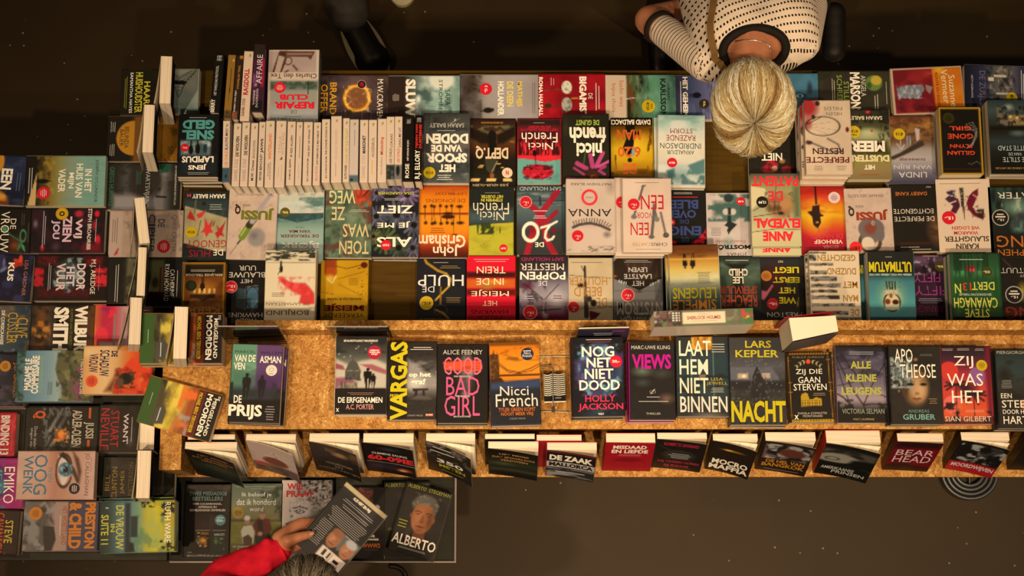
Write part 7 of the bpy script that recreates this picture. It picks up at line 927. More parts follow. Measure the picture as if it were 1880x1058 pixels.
# the portrait is drawn straight here and the book turned as a whole
fx, fy = 1425, 470
FACE = [('C', '2c241d'), ('N', '332b23', .5, 140, 140), ('P', [(1300, 700), (1360, 640), (1520, 640), (1600, 720), (1620, 850), (1270, 850)], '231c17', 16), ('P', [(1385, 600), (1490, 600), (1500, 690), (1440, 720), (1380, 690)], '6a3a24', 10),
        ('E', fx, fy - 120, 122, 100, '5a4c3c', .25), ('E', fx + 4, fy, 108, 160, '98562f', .1), ('E', fx - 30, fy + 10, 70, 130, 'a8643a', .8), ('E', fx + 80, fy + 20, 40, 130, '6a3a22', .9), ('P', [(fx - 118, fy - 60), (fx - 100, fy - 170), (fx - 20, fy - 205), (fx + 80, fy - 195), (fx + 120, fy - 120), (fx + 118, fy - 20), (fx + 98, fy - 60), (fx + 70, fy - 120), (fx - 40, fy - 130), (fx - 96, fy - 90)], '5c4e3e', 10), ('N', '7a6c58', .7, 22, 16, .5, .15, (fx - 130, fy - 215, fx + 130, fy - 90)),
        ('E', fx + 116, fy + 5, 14, 34, '8a4c2c', .4), ('E', fx - 112, fy + 5, 10, 30, '8a4c2c', .4), ('L', [(fx - 78, fy - 42), (fx - 50, fy - 50), (fx - 20, fy - 42)], 9, '4a2c1a'), ('L', [(fx + 28, fy - 42), (fx + 58, fy - 50), (fx + 88, fy - 40)], 9, '4a2c1a'), ('E', fx - 48, fy - 22, 24, 9, '4a2a1a', .6), ('E', fx + 58, fy - 22, 24, 9, '4a2a1a', .6), ('E', fx - 48, fy - 22, 8, 7, '1c120c', .4), ('E', fx + 58, fy - 22, 8, 7, '1c120c', .4),
        ('P', [(fx, fy - 20), (fx + 14, fy - 20), (fx + 28, fy + 44), (fx + 4, fy + 58), (fx - 18, fy + 44)], '8a4c2a', 10), ('E', fx + 4, fy + 50, 26, 8, '6a3620', .7), ('P', [(fx - 42, fy + 92), (fx + 4, fy + 84), (fx + 52, fy + 90), (fx + 6, fy + 106)], '7a3626', 5), ('L', [(fx - 46, fy + 94), (fx + 4, fy + 93), (fx + 54, fy + 92)], 4, '4a2016'), ('E', fx, fy + 130, 40, 12, '7a4428', .8)]
tray('h8', b_, 'U', FACE, [('ALBERTO', b_[0] + 16, b_[1] + 12, fx - 36, b_[1] + 46, '98881c', 0), ('STEGEMAN', fx - 10, b_[1] + 12, b_[2] - 12, b_[1] + 46, '98881c', 0), ('ALBERTO', b_[0] + 8, b_[3] - 180, b_[2] - 12, b_[3] - 80, W_, B1), ('=', b_[0] + 30, b_[3] - 66, b_[2] - 60, b_[3] - 44, 'b09880', 2), ('=', b_[0] + 20, fy + 60, b_[0] + 110, fy + 150, '98881c', 3)], 'brown book with a smiling portrait, tilted on top of its twin', t=.028, skew=-16)

# ------------------------------------------------------------ upright books on the back rail, loose items on the shelf
zr = .985
def stand_box(crop, tl_, tr_, br_, bl_, hgt, name, label, top_art, top_texts, front_c, side='pages', bx=None):
    """book standing on the rail; its upper face is the quadrilateral given"""
    z = zr + hgt; P = [px2w(*c2p(crop, *q), z) for q in (tl_, tr_, br_, bl_)]
    c = sum(P, Vector()) / 4; wid = ((P[1] - P[0]).length + (P[2] - P[3]).length) / 2; th = ((P[3] - P[0]).length + (P[2] - P[1]).length) / 2
    ya = math.atan2((P[1] - P[0]).y + (P[2] - P[3]).y, (P[1] - P[0]).x + (P[2] - P[3]).x)
    root = thing(name, label, 'book', Matrix.Translation((c.x, c.y, zr)) @ Matrix.Rotation(ya, 4, 'Z'))
    return root, wid, th
r, w_, t_ = stand_box('f5', (508, 712), (1428, 682), (1425, 832), (505, 862), .15, 'hardback_book', 'thick hardback standing on the rail with its street-scene spine up', 0, 0, 0)
bx = (505, 690, 1428, 850)
sp = cover_mesh('spine', w_, t_, .002, bx, 'U', [('C', '6a5c44'), ('R', 505, 690, 770, 850, '6a4a3a', 20), ('N', 'b0a084', .8, 50, 30, .5, .15, (505, 690, 770, 850)), ('N', '3a2c24', .8, 30, 40, .5, .15, (505, 690, 770, 850)), ('R', 665, 700, 755, 810, '4a3c30', 4)] + [('R', 676 + 28 * k, 712 + 24 * j, 694 + 28 * k, 728 + 24 * j, 'c8b898', 2) for k in range(3) for j in range(4)] + [('N', '4a6a34', .9, 50, 30, .5, .15, (560, 800, 1240, 850)), ('N', '3c6a34', .9, 60, 60, .45, .15, (1280, 690, 1428, 850)), ('N', 'b03c30', .9, 40, 40, .52, .12, (1310, 690, 1428, 800)), ('N', 'c8a030', .9, 30, 30, .55, .1, (1330, 760, 1428, 850)), ('R', 766, 708, 1172, 832, '8a7454', 3), ('R', 772, 714, 1166, 826, 'd8b888', 3), ('N', '98845c', .6, 60, 40, .5, .2, (1172, 690, 1290, 850))], [('SHERLOCK HOLMES', 812, 752, 1124, 786, '98342a', B1), ('THE WORLD OF', 910, 728, 1028, 742, 'a88858', 0), ('=', 834, 796, 1104, 808, 'a88858', 1)], nx=90, ny=20)
o = link('spine', sp, PRINT, r); o.location = (0, 0, .148)
boxes('front_cover', [(-w_ / 2, -t_ / 2, 0, w_ / 2, -t_ / 2 + .003, .148)], PRINT, r, color='d0b088')
boxes('back_cover', [(-w_ / 2, t_ / 2 - .003, 0, w_ / 2, t_ / 2, .148)], PRINT, r, color='c0a078')
boxes('page_block', [(-w_ / 2 + .004, -t_ / 2 + .0035, .004, w_ / 2 - .004, t_ / 2 - .0035, .1475)], PAGES, r)
r, w_, t_ = stand_box('f6', (452, 778), (885, 757), (895, 893), (478, 985), .17, 'paperback_book', 'thick paperback standing on the rail, page tops up, red cover behind', 0, 0, 0)
bm = bmesh.new()                              # the block fans open towards one end
ta, tb = t_ / 2 * 1.25, t_ / 2 * .85
vs = [bm.verts.new(p) for z in (0.0, .168) for p in ((-w_ / 2, -ta, z), (w_ / 2, -tb, z), (w_ / 2, tb, z), (-w_ / 2, ta, z))]
for f in ((3, 2, 1, 0), (4, 5, 6, 7), (0, 1, 5, 4), (1, 2, 6, 5), (2, 3, 7, 6), (3, 0, 4, 7)): bm.faces.new([vs[i] for i in f])
me = bpy.data.meshes.new('page_block'); bm.to_mesh(me); bm.free(); pb = link('page_block', me, PAGES, r)
boxes('back_cover', [(-w_ / 2 - .012, ta + .001, 0, w_ / 2, ta + .0025, .173)], PRINT, r, color='8a141a')
f_ = boxes('front_cover', [(-w_ / 2, -.0012, 0, w_ / 2, 0, .172)], PRINT, r, color='4a3a34'); f_.location = (0, -(ta + tb) / 2 - .004, 0); f_.rotation_euler = (0, 0, math.atan2(ta - tb, w_))
# clear risers behind two of the shelf books
def riser(label, x0, x1, yb, yt, ztop):
    A, B, C, D = px2w(x0, yb, .90), px2w(x1, yb, .90), px2w(x1, yt, ztop), px2w(x0, yt, ztop)
    root = thing('acrylic_stand', label, 'stand', Matrix.Translation(((A.x + B.x) / 2, A.y, .9025)))
    w = B.x - A.x; dy, dz = C.y - A.y, ztop - .90; L = math.hypot(dy, dz)
    p = boxes('back_plate', [(-w / 2, 0, 0, w / 2, .003, L)], CLEAR, root); p.rotation_euler = (-math.atan2(dy, dz), 0, 0)
    e = boxes('top_edge', [(-w / 2, 0, L, w / 2, .003, L + .003)], EDGE, root); e.rotation_euler = p.rotation_euler
    for s in (-1, 1):
        bmx = bmesh.new(); q = [bmx.verts.new((s * w / 2 + k * .0015, *yz)) for k in (-1, 1) for yz in ((.003, 0.0), (dy * .9, 0.0), (dy + .003, dz * .98))]
        for f in ((0, 1, 2), (5, 4, 3), (0, 3, 4, 1), (1, 4, 5, 2), (2, 5, 3, 0)): bmx.faces.new([q[i] for i in f])
        m_ = bpy.data.meshes.new('side_plate'); bmx.to_mesh(m_); bmx.free(); link('side_plate', m_, CLEAR, root)
riser('clear acrylic riser behind the green and purple book', 418, 528, 633, 601, 1.085)
riser('clear acrylic riser behind the domed building book', 612, 720, 621, 601.5, 1.07)
r = thing('paperback_book', 'blue-black paperback propped behind the cracked globe cover', 'book', Matrix())
P, Q = px2w(1058, 626.5, .90), px2w(1150, 624.5, .90); w_ = (Q - P).length
r.matrix_world = Matrix.Translation((P + Q) / 2 + Vector((0, 0, .002))) @ Matrix.Rotation(math.atan2(Q.y - P.y, Q.x - P.x), 4, 'Z') @ Matrix.Rotation(R(84), 4, 'X')
fm = cover_mesh('front_cover', w_, .14, .0012, (0, 0, 100, 60), 'U', [('C', '1f1c28'), ('E', 90, 10, 30, 40, '6a2450', 1), ('N', '33283a', .6, 30, 30)], [('=', 28, 16, 70, 30, 'a89c9c', 2), ('=', 64, 8, 92, 14, 'a05a8a', 1)], nx=30, ny=20); o = link('front_cover', fm, PRINT, r); o.location = (0, .07, .0045)
boxes('page_block', [(-w_ / 2 + .001, .002, .001, w_ / 2 - .002, .138, .0044)], PAGES, r); boxes('back_cover', [(-w_ / 2, 0, 0, w_ / 2, .14, .001)], PRINT, r, color='1c1a22')
# wire stand with a folded leaflet
CHROME = mat('bright_wire', 'd8c8b0', .18, .5, 1.0)
r = thing('wire_stand', 'bright wire book stand between the orange bridge book and the cracked globe', 'stand', Matrix.Translation(px2w(1020, 706, .90)))
o0 = r.location
def wp(x, y, dz): return px2w(x, y, .90 + dz) - o0
tube('wire_frame', [[wp(990, 655, .006), wp(1049, 654, .006)], [wp(994, 756, .006), wp(1050, 757, .006)], [wp(988, 672, .004), wp(1016, 674, .03), wp(1016, 680, .05)], [wp(1015, 676, .05), wp(1016, 752, .05)], [wp(1016, 752, .05), wp(1016, 758, .004)]], .0016, CHROME, r)
boxes('clip', [tuple(wp(1013, 757, .045)) + tuple(wp(1019, 746, .055))], DARKLEG, r)
r = thing('leaflet', 'folded leaflet of wavy black and cream bands hanging on the wire stand', 'leaflet', Matrix.Translation(px2w(1018, 712, .93)), None)
P = [px2w(996, 690, .935), px2w(1035, 685, .935), px2w(1033, 738, .935), px2w(994, 741, .935)]; w_ = (P[1] - P[0]).length; h_ = (P[0] - P[3]).length
lf = cover_mesh('sheet', w_, h_, .003, (0, 0, 100, 130), 'U', [('C', '1a140f')] + [('L', [(0, 4 + 9.5 * k), (22, 9 + 9.5 * k), (40, 2 + 9.5 * k), (70, 7 + 9.5 * k), (100, 3 + 9.5 * k)], 4.2, 'd8bc90') for k in range(11)] + [('R', 0, 104, 100, 130, '15100d')], [('=', 50, 110, 80, 118, 'b0a088', 2)], nx=60, ny=80)
o = link('sheet', lf, PRINT, r); r.rotation_euler = (0, 0, R(2)); boxes('fold', [(-w_ / 2, -h_ / 2 - .003, 0, w_ / 2, -h_ / 2, .006)], PRINT, r, color='d8bc90')
DULL = mat('dull_steel', '5a5046', .4, .5, .6)
# round grille of rings on the floor, glimpsed below the ledge
c = px2w(1780, 868, .02); r = thing('ring_stand', 'round chrome base of concentric rings on the floor below the ledge', 'stand', Matrix.Translation(c))
k_ = (px2w(1830, 868, .02) - c).x
for q in (1.0, .83, .66, .5): tube('ring', [[(k_ * q * cos(2 * pi * i / 40), k_ * q * sin(2 * pi * i / 40) * .95, 0) for i in range(40)]], .007, DULL, r, closed=True)
tube('cross_bar', [[(-k_, 0, -.006), (k_, 0, -.006)], [(0, -k_ * .95, -.006), (0, k_ * .95, -.006)]], .004, DULL, r)
tube('post', [[(0, 0, 0), (0, 0, .62)]], .008, DULL, r)
p = [px2w(x, y, .012) for x, y in ((716, 1040), (728, 1041), (738, 1046), (744, 1054), (746, 1070))]
tag(tube('power_cable', [p], .008, DARKLEG), 'short black cable on the floor below the tray table', 'cable')
# ------------------------------------------------------------ the book held in the hand
cx_, cy_ = 661.5, 587; b_ = (cx_ - 258, cy_ - 384, cx_ + 258, cy_ + 384)
x0_, y0_ = b_[:2]
mug = lambda x, y, c, hair: [('E', x, y + 90, 90, 60, '2a2622', .2), ('E', x, y, 68, 92, c, .15), ('E', x - 15, y, 40, 70, 'b87850', .9), ('E', x, y - 70, 62, 40, hair, .4), ('E', x - 24, y - 8, 12, 6, '3a2018', .5), ('E', x + 26, y - 8, 12, 6, '3a2018', .5), ('E', x + 2, y + 22, 14, 10, '7a4428', .6), ('L', [(x - 24, y + 48), (x + 26, y + 48)], 7, '6a2c20')]
book('h8', b_, 'U', [('C', '2c2622'), ('R', x0_, y0_, b_[2], y0_ + 46, 'a88a5c', 2), ('R', 690, 600, 919, 830, '5a5a54', 20)] + mug(668, 705, '9a5c38', '8a5434') + mug(838, 712, 'a0603c', 'a89c90') + [('R', 620, 806, 906, 925, 'd8b898', 3)] + [('R', 660 + 9 * k, 826, 660 + 9 * k + (2 + 2 * (k * 7 % 3)), 896, '2a2420', 2) for k in range(11)] + [('R', 790, 850, 850, 885, '1c1815', 2)] + [('R', 800 + 7 * k, 890, 803 + 7 * k, 918, '2a2420', 2) for k in range(10)],
     [('ALLES HEEFT EEN PRIJS', 560, 268, 770, 306, W_, B1), ('=', 480, 326, 860, 366, '907e6c', 2), ('=', 480, 384, 860, 424, '907e6c', 2), ('=', 440, 440, 880, 590, '907e6c', 8), ('=', 440, 600, 590, 860, '907e6c', 13), ('=', 720, 600, 880, 618, 'b09c88', 1)],
     'dark book held up in a hand, its printed back towards us', t=.024, skew=-39.6, z0=1.051, base=1.051, group='books on the low tray table', name='held_book')

# ------------------------------------------------------------ people
def blob(caps, voxel, smooth=6, cut=None):
    bm = bmesh.new()
    for c in caps:
        if c[0] == 'e':
            Mx = Matrix.Translation(c[1]) @ (c[3].to_4x4() if len(c) > 3 else Matrix()) @ Matrix.Diagonal((*c[2], 1))
            bmesh.ops.create_uvsphere(bm, u_segments=20, v_segments=12, radius=1, matrix=Mx); continue
        p, q, r0, r1 = Vector(c[0]), Vector(c[1]), c[2], c[3]
        for o, rr in ((p, r0), (q, r1)): bmesh.ops.create_uvsphere(bm, u_segments=16, v_segments=10, radius=rr, matrix=Matrix.Translation(o))
        d = q - p
        if d.length > 1e-4: bmesh.ops.create_cone(bm, cap_ends=True, segments=16, radius1=r0, radius2=r1, depth=d.length, matrix=Matrix.Translation((p + q) / 2) @ d.to_track_quat('Z', 'Y').to_matrix().to_4x4())
    me = bpy.data.meshes.new('blob'); bm.to_mesh(me); bm.free()
    o = bpy.data.objects.new('blob', me); COL.objects.link(o)
    m = o.modifiers.new('r', 'REMESH'); m.mode = 'VOXEL'; m.voxel_size = voxel; m.use_smooth_shade = True
    s = o.modifiers.new('s', 'SMOOTH'); s.iterations = smooth; s.factor = .5
    dg = bpy.context.evaluated_depsgraph_get(); dg.update()
    out = bpy.data.meshes.new_from_object(o.evaluated_get(dg)); bpy.data.objects.remove(o); bpy.data.meshes.remove(me)
    if cut:
        bm = bmesh.new(); bm.from_mesh(out); bmesh.ops.delete(bm, geom=[v for v in bm.verts if cut(v.co)], context='VERTS'); bm.to_mesh(out); bm.free()
    for p in out.polygons: p.use_smooth = True
    return out
def local(me, root):
    me.transform(root.matrix_world.inverted()); return me
def hair_mesh(cen, rad, whorl, n, cols, length, low, rr, seed, down=0.0, nape=(0, .75, -.2), pull=.5, root=.55):
    """strands combed out from the crown over the skull, most of them drawn towards the nape"""
    rnd = random.Random(seed); whorl = Vector(whorl).normalized(); cen = Vector(cen)
    bm = bmesh.new(); bmesh.ops.create_uvsphere(bm, u_segments=32, v_segments=20, radius=1, matrix=Matrix.Translation(cen) @ Matrix.Diagonal((rad[0] * .985, rad[1] * .985, rad[2] * .985, 1)))
    bmesh.ops.delete(bm, geom=[v for v in bm.verts if (v.co.z - cen.z) < low * rad[2]], context='VERTS'); bm.verts.ensure_lookup_table(); bm.verts.index_update()
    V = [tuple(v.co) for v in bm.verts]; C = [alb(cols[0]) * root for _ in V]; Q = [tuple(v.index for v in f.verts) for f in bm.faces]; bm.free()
    e1 = whorl.orthogonal().normalized(); e2 = whorl.cross(e1); nv = Vector(nape); an = math.atan2(nv.dot(e2), nv.dot(e1))
    tones = [rnd.random() for _ in range(97)]; K = 8
    for i in range(n):
        a = rnd.uniform(-pi, pi); lift = rnd.uniform(.985, 1.05); s0 = rnd.uniform(.02, .3) if rnd.random() < .55 else rnd.uniform(.2, 1.2)
        tot = rnd.uniform(.62, 1.06) * length; w = rnd.gauss(0, .12); fl = rnd.uniform(-.05, .16); cl = int((a + pi) / (2 * pi) * 96); cx_ = (cl + .5) / 96 * 2 * pi - pi; pts = []
        for k in range(K + 1):
            f = k / K; th = s0 + tot * f; g = min(th / 1.6, 1)
            aa = a + (cx_ - a) * .5 * f - pull * math.sin(a - an) * g * g + w * f * f + .05 * math.sin(9 * f + i)
            v = whorl * cos(th) + (e1 * cos(aa) + e2 * sin(aa)) * sin(th); h = lift + .05 * sin(pi * min(th / 1.7, 1)) + .03 * (tones[cl] - .5) + fl * max(0, f - .7)
            p = Vector((v.x * rad[0] * h, v.y * rad[1] * h, v.z * rad[2] * h))
            if p.z < low * rad[2]: p.z = low * rad[2] + (p.z - low * rad[2]) * .5; p.z -= down * f
            pts.append(cen + p)
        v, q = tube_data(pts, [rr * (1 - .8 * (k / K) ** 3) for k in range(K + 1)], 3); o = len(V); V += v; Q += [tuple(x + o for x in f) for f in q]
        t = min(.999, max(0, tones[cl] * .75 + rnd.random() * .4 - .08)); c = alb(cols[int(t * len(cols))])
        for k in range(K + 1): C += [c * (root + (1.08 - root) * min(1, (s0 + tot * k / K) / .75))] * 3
    t3 = [f for f in Q if len(f) == 3]; t4 = [f for f in Q if len(f) == 4]
    return rawmesh('hair', V, [np.array(t3).reshape(-1, 3), np.array(t4).reshape(-1, 4)], np.clip(np.array(C), .003, .9), smooth=True)
def b_skin(t, b):
    b.inputs['Subsurface Weight'].default_value = .12; b.inputs['Subsurface Radius'].default_value = (.01, .004, .002)
    n = nd(t, 'ShaderNodeTexNoise', i_Scale=26.0, i_Detail=3.0); tc = nd(t, 'ShaderNodeTexCoord'); t.links.new(tc.outputs['Object'], n.inputs['Vector'])
    r = ramp(t, [(0.3, 'a85c34'), (0.7, 'bc7044')]); t.links.new(n.outputs[0], r.inputs[0]); t.links.new(r.outputs[0], b.inputs['Base Color'])
SKIN = mat('skin', rough=.5, spec=.35, build=b_skin)
def b_stripe(angle, bend, pitch, dash, thick, base='e2b88c', ink='17110d'):
    def f(t, b):
        L = t.links.new; tc = nd(t, 'ShaderNodeTexCoord'); sp = nd(t, 'ShaderNodeSeparateXYZ'); mp = nd(t, 'ShaderNodeMapping'); mp.inputs['Rotation'].default_value = (0, 0, angle)
        L(tc.outputs['Object'], mp.inputs[0]); nz = nd(t, 'ShaderNodeTexNoise', i_Scale=5.0); L(tc.outputs['Object'], nz.inputs['Vector']); L(mp.outputs[0], sp.inputs[0])
        def M(op, a, c=None, v=None):
            m = nd(t, 'ShaderNodeMath', operation=op); L(a, m.inputs[0])
            if c is not None: L(c, m.inputs[1])
            if v is not None: m.inputs[1].default_value = v
            return m.outputs[0]
        x2 = M('MULTIPLY', M('MULTIPLY', sp.outputs[0], sp.outputs[0]), v=bend)
        y = M('ADD', M('ADD', sp.outputs[1], x2), M('MULTIPLY', nz.outputs[0], v=.03))
        k = M('LESS_THAN', M('FRACT', M('DIVIDE', y, v=pitch)), v=thick)
        if dash: k = M('MULTIPLY', k, M('LESS_THAN', M('FRACT', M('DIVIDE', sp.outputs[0], v=dash)), v=.52))
        mx = nd(t, 'ShaderNodeMix', data_type='RGBA'); L(k, mx.inputs[0]); mx.inputs[6].default_value = (*[float(q) for q in alb(base)], 1); mx.inputs[7].default_value = (*[float(q) for q in alb(ink)], 1)
        L(mx.outputs[2], b.inputs['Base Color'])
        bp = nd(t, 'ShaderNodeBump'); bp.inputs['Strength'].default_value = .25; bp.inputs['Distance'].default_value = .01; n2 = nd(t, 'ShaderNodeTexNoise', i_Scale=14.0); L(tc.outputs['Object'], n2.inputs['Vector']); L(n2.outputs[0], bp.inputs['Height']); L(bp.outputs[0], b.inputs['Normal'])
    return f
BLACKCLOTH = mat('black_knit', '17110d', .8, .2)
def face_parts(root, cen, fwd, up, s=1.0):
    """eyes and mouth on a head that looks along fwd"""
    fwd, up = Vector(fwd).normalized(), Vector(up).normalized(); side = fwd.cross(up)
    for k in (-1, 1):
        bm = bmesh.new(); bmesh.ops.create_uvsphere(bm, u_segments=12, v_segments=8, radius=.011 * s, matrix=Matrix.Translation(cen + fwd * .078 * s + side * .031 * k * s + up * .005)); me = bpy.data.meshes.new('eye'); bm.to_mesh(me); bm.free()
        link('eye', local(me, root), mat('eye_white', 'c8b8a8', .2, .5), root)
    bm = bmesh.new(); bmesh.ops.create_uvsphere(bm, u_segments=12, v_segments=8, radius=1, matrix=Matrix.Translation(cen + fwd * .084 * s - up * .062 * s) @ Matrix((( *side, ), (*up,), (*fwd,))).transposed().to_4x4() @ Matrix.Diagonal((.024, .006, .008, 1)))
    me = bpy.data.meshes.new('mouth'); bm.to_mesh(me); bm.free(); link('mouth', local(me, root), mat('lips', '8a3c2c', .5, .3), root)
def head_caps(cen, fwd, up, s=1.0):
    fwd, up = Vector(fwd).normalized(), Vector(up).normalized(); side = fwd.cross(up); rot = Matrix((side, fwd, up)).transposed()
    return [('e', cen, (.074 * s, .092 * s, .1 * s), rot), ('e', cen + fwd * .03 - up * .065 * s, (.052 * s, .06 * s, .055 * s), rot), (cen + fwd * .082 * s + up * .005, cen + fwd * .1 * s - up * .03 * s, .008, .012), (cen + fwd * .07 * s - up * .095 * s, cen + fwd * .06 * s - up * .09 * s, .022, .024),
            ('e', cen + side * .076 * s - up * .015, (.012, .02, .03), rot), ('e', cen - side * .076 * s - up * .015, (.012, .02, .03), rot)]
def finger(p, rs): return [(p[i], p[i + 1], rs[i], rs[i + 1]) for i in range(len(p) - 1)]
def simple_hand(w, d, side, s=1.0):
    """relaxed hand hanging from wrist w along d; side = thumb side"""
    w, d, side = Vector(w), Vector(d).normalized(), Vector(side).normalized(); n = d.cross(side); cp = [(w, w + d * .05, .026, .03), (w + d * .05 + side * .02, w + d * .085 + side * .022, .02, .016), (w + d * .05 - side * .02, w + d * .085 - side * .024, .02, .015)]
    for i, (o, l) in enumerate(((.03, .07), (.011, .078), (-.009, .072), (-.028, .055))):
        b = w + d * (.088 - .004 * abs(i - 1)) + side * o; m = b + d * l * .5 + n * .008; e = b + d * l * .92 + n * .024
        cp += finger([b, m, e], [.0095, .0085, .007])
    cp += finger([w + d * .03 + side * .026, w + d * .06 + side * .052 + n * .008, w + d * .09 + side * .058 + n * .014], [.014, .011, .008])
    return cp
def legs_caps(pel, fl, fr, r=1.0):
    out = []
    for s, f in ((-1, fl), (1, fr)):
        f = Vector(f); hip = pel + Vector((.09 * s, 0, 0)); kn = (hip + f) / 2 + Vector((0, -.02, .02))
        out += [(hip, kn, .085 * r, .058 * r), (kn, f + Vector((0, 0, .09)), .056 * r, .04 * r)]
    return out
# --- blonde woman bending over the far side
Wp = lambda x, y, z: px2w(1140 + x / 3.526, y / 3.526, z)
hc = Wp(855, 700, 1.36); nb = Wp(850, 330, 1.33)
pel = Wp(830, 150, 1.25) + Vector((0, .40, -.33))
root = thing('person', 'blonde woman in a cream cardigan with black dashes, bending over the books', 'person', Matrix.Translation((pel.x, pel.y, 0)))
fw, up_ = Vector((0, -.62, -.78)), Vector((0, -.78, .62))
shl, shr, ell, elr = Wp(560, 405, 1.25), Wp(1165, 275, 1.25), Wp(185, 130, 1.08), Wp(1245, -40, 1.05)
wl, wr = Wp(430, 40, 1.0), Wp(1190, -190, .95)
tors = lambda e: [(Wp(720, 210, 1.24), pel + Vector((-.07, 0, .02)), .115 + e, .13 + e), (Wp(1000, 190, 1.24), pel + Vector((.07, 0, .02)), .115 + e, .13 + e), (shl, shr, .052 + e, .052 + e), (Wp(700, 330, 1.25), Wp(1030, 270, 1.25), .075 + e, .075 + e), (nb + Vector((-.05, .06, -.05)), nb + Vector((.05, .06, -.05)), .08 + e, .08 + e)]
fl_, fr_ = (pel.x - .12, pel.y + .02, 0), (pel.x + .12, pel.y + .05, 0)
body_caps = tors(-.012) + head_caps(hc, fw, up_) + [(nb + Vector((0, .03, -.02)), hc + Vector((0, .03, -.01)), .056, .05), (shl, ell, .044, .042), (ell, wl, .041, .026), (shr, elr, .044, .036), (elr, wr, .036, .026)] + simple_hand(wl, wr - wl, (0, -1, 0)) + simple_hand(wr, (-.3, -.2, -1), (0, -1, 0)) + legs_caps(pel, fl_, fr_)
bme = blob(body_caps, .009); BODY = link('body', local(bme, root), SKIN, root)
ring_ = [(865 + 205 * cos(a) + 12 * sin(a), 322 + 138 * sin(a) - 22 * cos(a)) for a in np.linspace(0, 2 * pi, 40, endpoint=False)]
def in_neck(co):
    x, y = w2px(co); x, y = (x - 1140) * 3.526, y * 3.526
    dx, dy = x - 865, y - 322 + 22 * (x - 865) / 205
    return co.z > 1.22 and (dx / 200) ** 2 + (dy / 134) ** 2 < 1
full = blob(tors(0.0), .008, 6); bv = BVHTree.FromPolygons([v.co.copy() for v in full.vertices], [tuple(p.vertices) for p in full.polygons])
cme = blob(tors(0.0), .008, 6, cut=in_neck)
cme.transform(root.matrix_world.inverted())
card = link('cardigan', cme, mat('dashed_knit', rough=.85, spec=.15, build=b_stripe(-.24, 1.0, .0205, .0092, .31)), root)
def drape(pts, tree, off, nrm=None):
    out = []
    o = Vector((0, 0, H))
    for x, y in pts:
        d = (Wp(x, y, 1.0) - o).normalized(); h = tree.ray_cast(o, d)
        if h[0] is not None: out.append(h[0] + h[1] * (off if h[1].dot(d) < 0 else -off))
        if h[0] is not None and nrm is not None: nrm.append(h[1] if h[1].dot(d) < 0 else -h[1])
    return out
bvb = BVHTree.FromPolygons([root.matrix_world @ v.co for v in bme.vertices], [tuple(p.vertices) for p in bme.polygons])
rp = drape(ring_, bv, -.001)
w2l = lambda P: [root.matrix_world.inverted() @ p for p in P]
tube('neckband', [w2l(rp)], .0115, BLACKCLOTH, root, 8, True)
tube('necklace', [w2l(drape([(745, 272), (800, 262), (860, 262), (915, 275), (955, 295), (965, 340)], bvb, .003))], .0012, CHROME, root)
for nm, a, b_, rr in (('sleeve', shl, ell, (.0515, .043)), ('sleeve', shr, elr, (.0515, .047))):
    e = a + (b_ - a) * .74; d = (e - a).normalized()
    sm = blob([(a, e, *rr)], .007, 3); 
    o = link(nm, sm, mat('striped_sleeve_knit', rough=.85, spec=.15, build=b_stripe(0, 0.0, .0135, 0, .2)), root)
    Q = d.to_track_quat('Y', 'Z').to_matrix().to_4x4(); Q.translation = a
    sm.transform(Q.inverted()); o.matrix_local = root.matrix_world.inverted() @ Q
    sd = d.orthogonal().normalized(); s2 = d.cross(sd)
    tube('cuff', [w2l([e + d * (rr[1] * .5) + (sd * cos(t) + s2 * sin(t)) * rr[1] * .86 for t in np.linspace(0, 2 * pi, 24, endpoint=False)])], .012, BLACKCLOTH, root, 8, True)
tr = blob([(pel + Vector((-.06, 0, -.02)), pel + Vector((.06, 0, -.02)), .14, .14)] + [(c[0], c[1], c[2] + .02, c[3] + .025) for c in legs_caps(pel, fl_, fr_)], .014, 4); link('trousers', local(tr, root), BLACKCLOTH, root)
for f in (fl_, fr_):
    s = blob([(Vector(f) + Vector((0, .03, .04)), Vector(f) + Vector((0, -.14, .035)), .042, .035)], .008, 3); link('shoe', local(s, root), mat('black_leather', '120d0a', .4, .4), root)
face_parts(root, hc, fw, up_)
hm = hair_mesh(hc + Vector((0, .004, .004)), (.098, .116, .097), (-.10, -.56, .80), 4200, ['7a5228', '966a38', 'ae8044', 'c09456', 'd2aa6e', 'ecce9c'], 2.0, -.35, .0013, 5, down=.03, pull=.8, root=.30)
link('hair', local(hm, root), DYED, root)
bag = thing('shoulder_bag', 'black bag with a brown strap worn by the blonde woman', 'bag', Matrix.Translation(Wp(1375, 260, .80)))
bm_ = blob([(Wp(1375, y, .88), Wp(1380, y, .64), .032, .036) for y in (90, 150, 210, 270, 330)], .008, 5)
inv = bag.matrix_world.inverted(); bm_.transform(inv); link('bag_body', bm_, mat('black_bag_cloth', '0e0b09', .6, .3), bag)
sk = [(676, 428), (655, 405), (628, 360), (606, 300), (594, 230), (592, 160), (600, 90), (612, 20), (622, -60), (632, -140)]
nr_ = []; sp_ = drape([(sk[i][0] + (sk[i + 1][0] - sk[i][0]) * k / 4, sk[i][1] + (sk[i + 1][1] - sk[i][1]) * k / 4) for i in range(9) for k in range(4)], bv, .006, nr_)
V_ = []; n_ = len(sp_)
for i, p in enumerate(sp_):
    d = (sp_[min(i + 1, n_ - 1)] - sp_[max(i - 1, 0)]).normalized(); u_ = nr_[i]; s = d.cross(u_).normalized() * .0095; p = p + u_ * (.012 if i < 10 else .002)
    V_ += [inv @ (p - s), inv @ (p + s), inv @ (p + s + u_ * .003), inv @ (p - s + u_ * .003)]
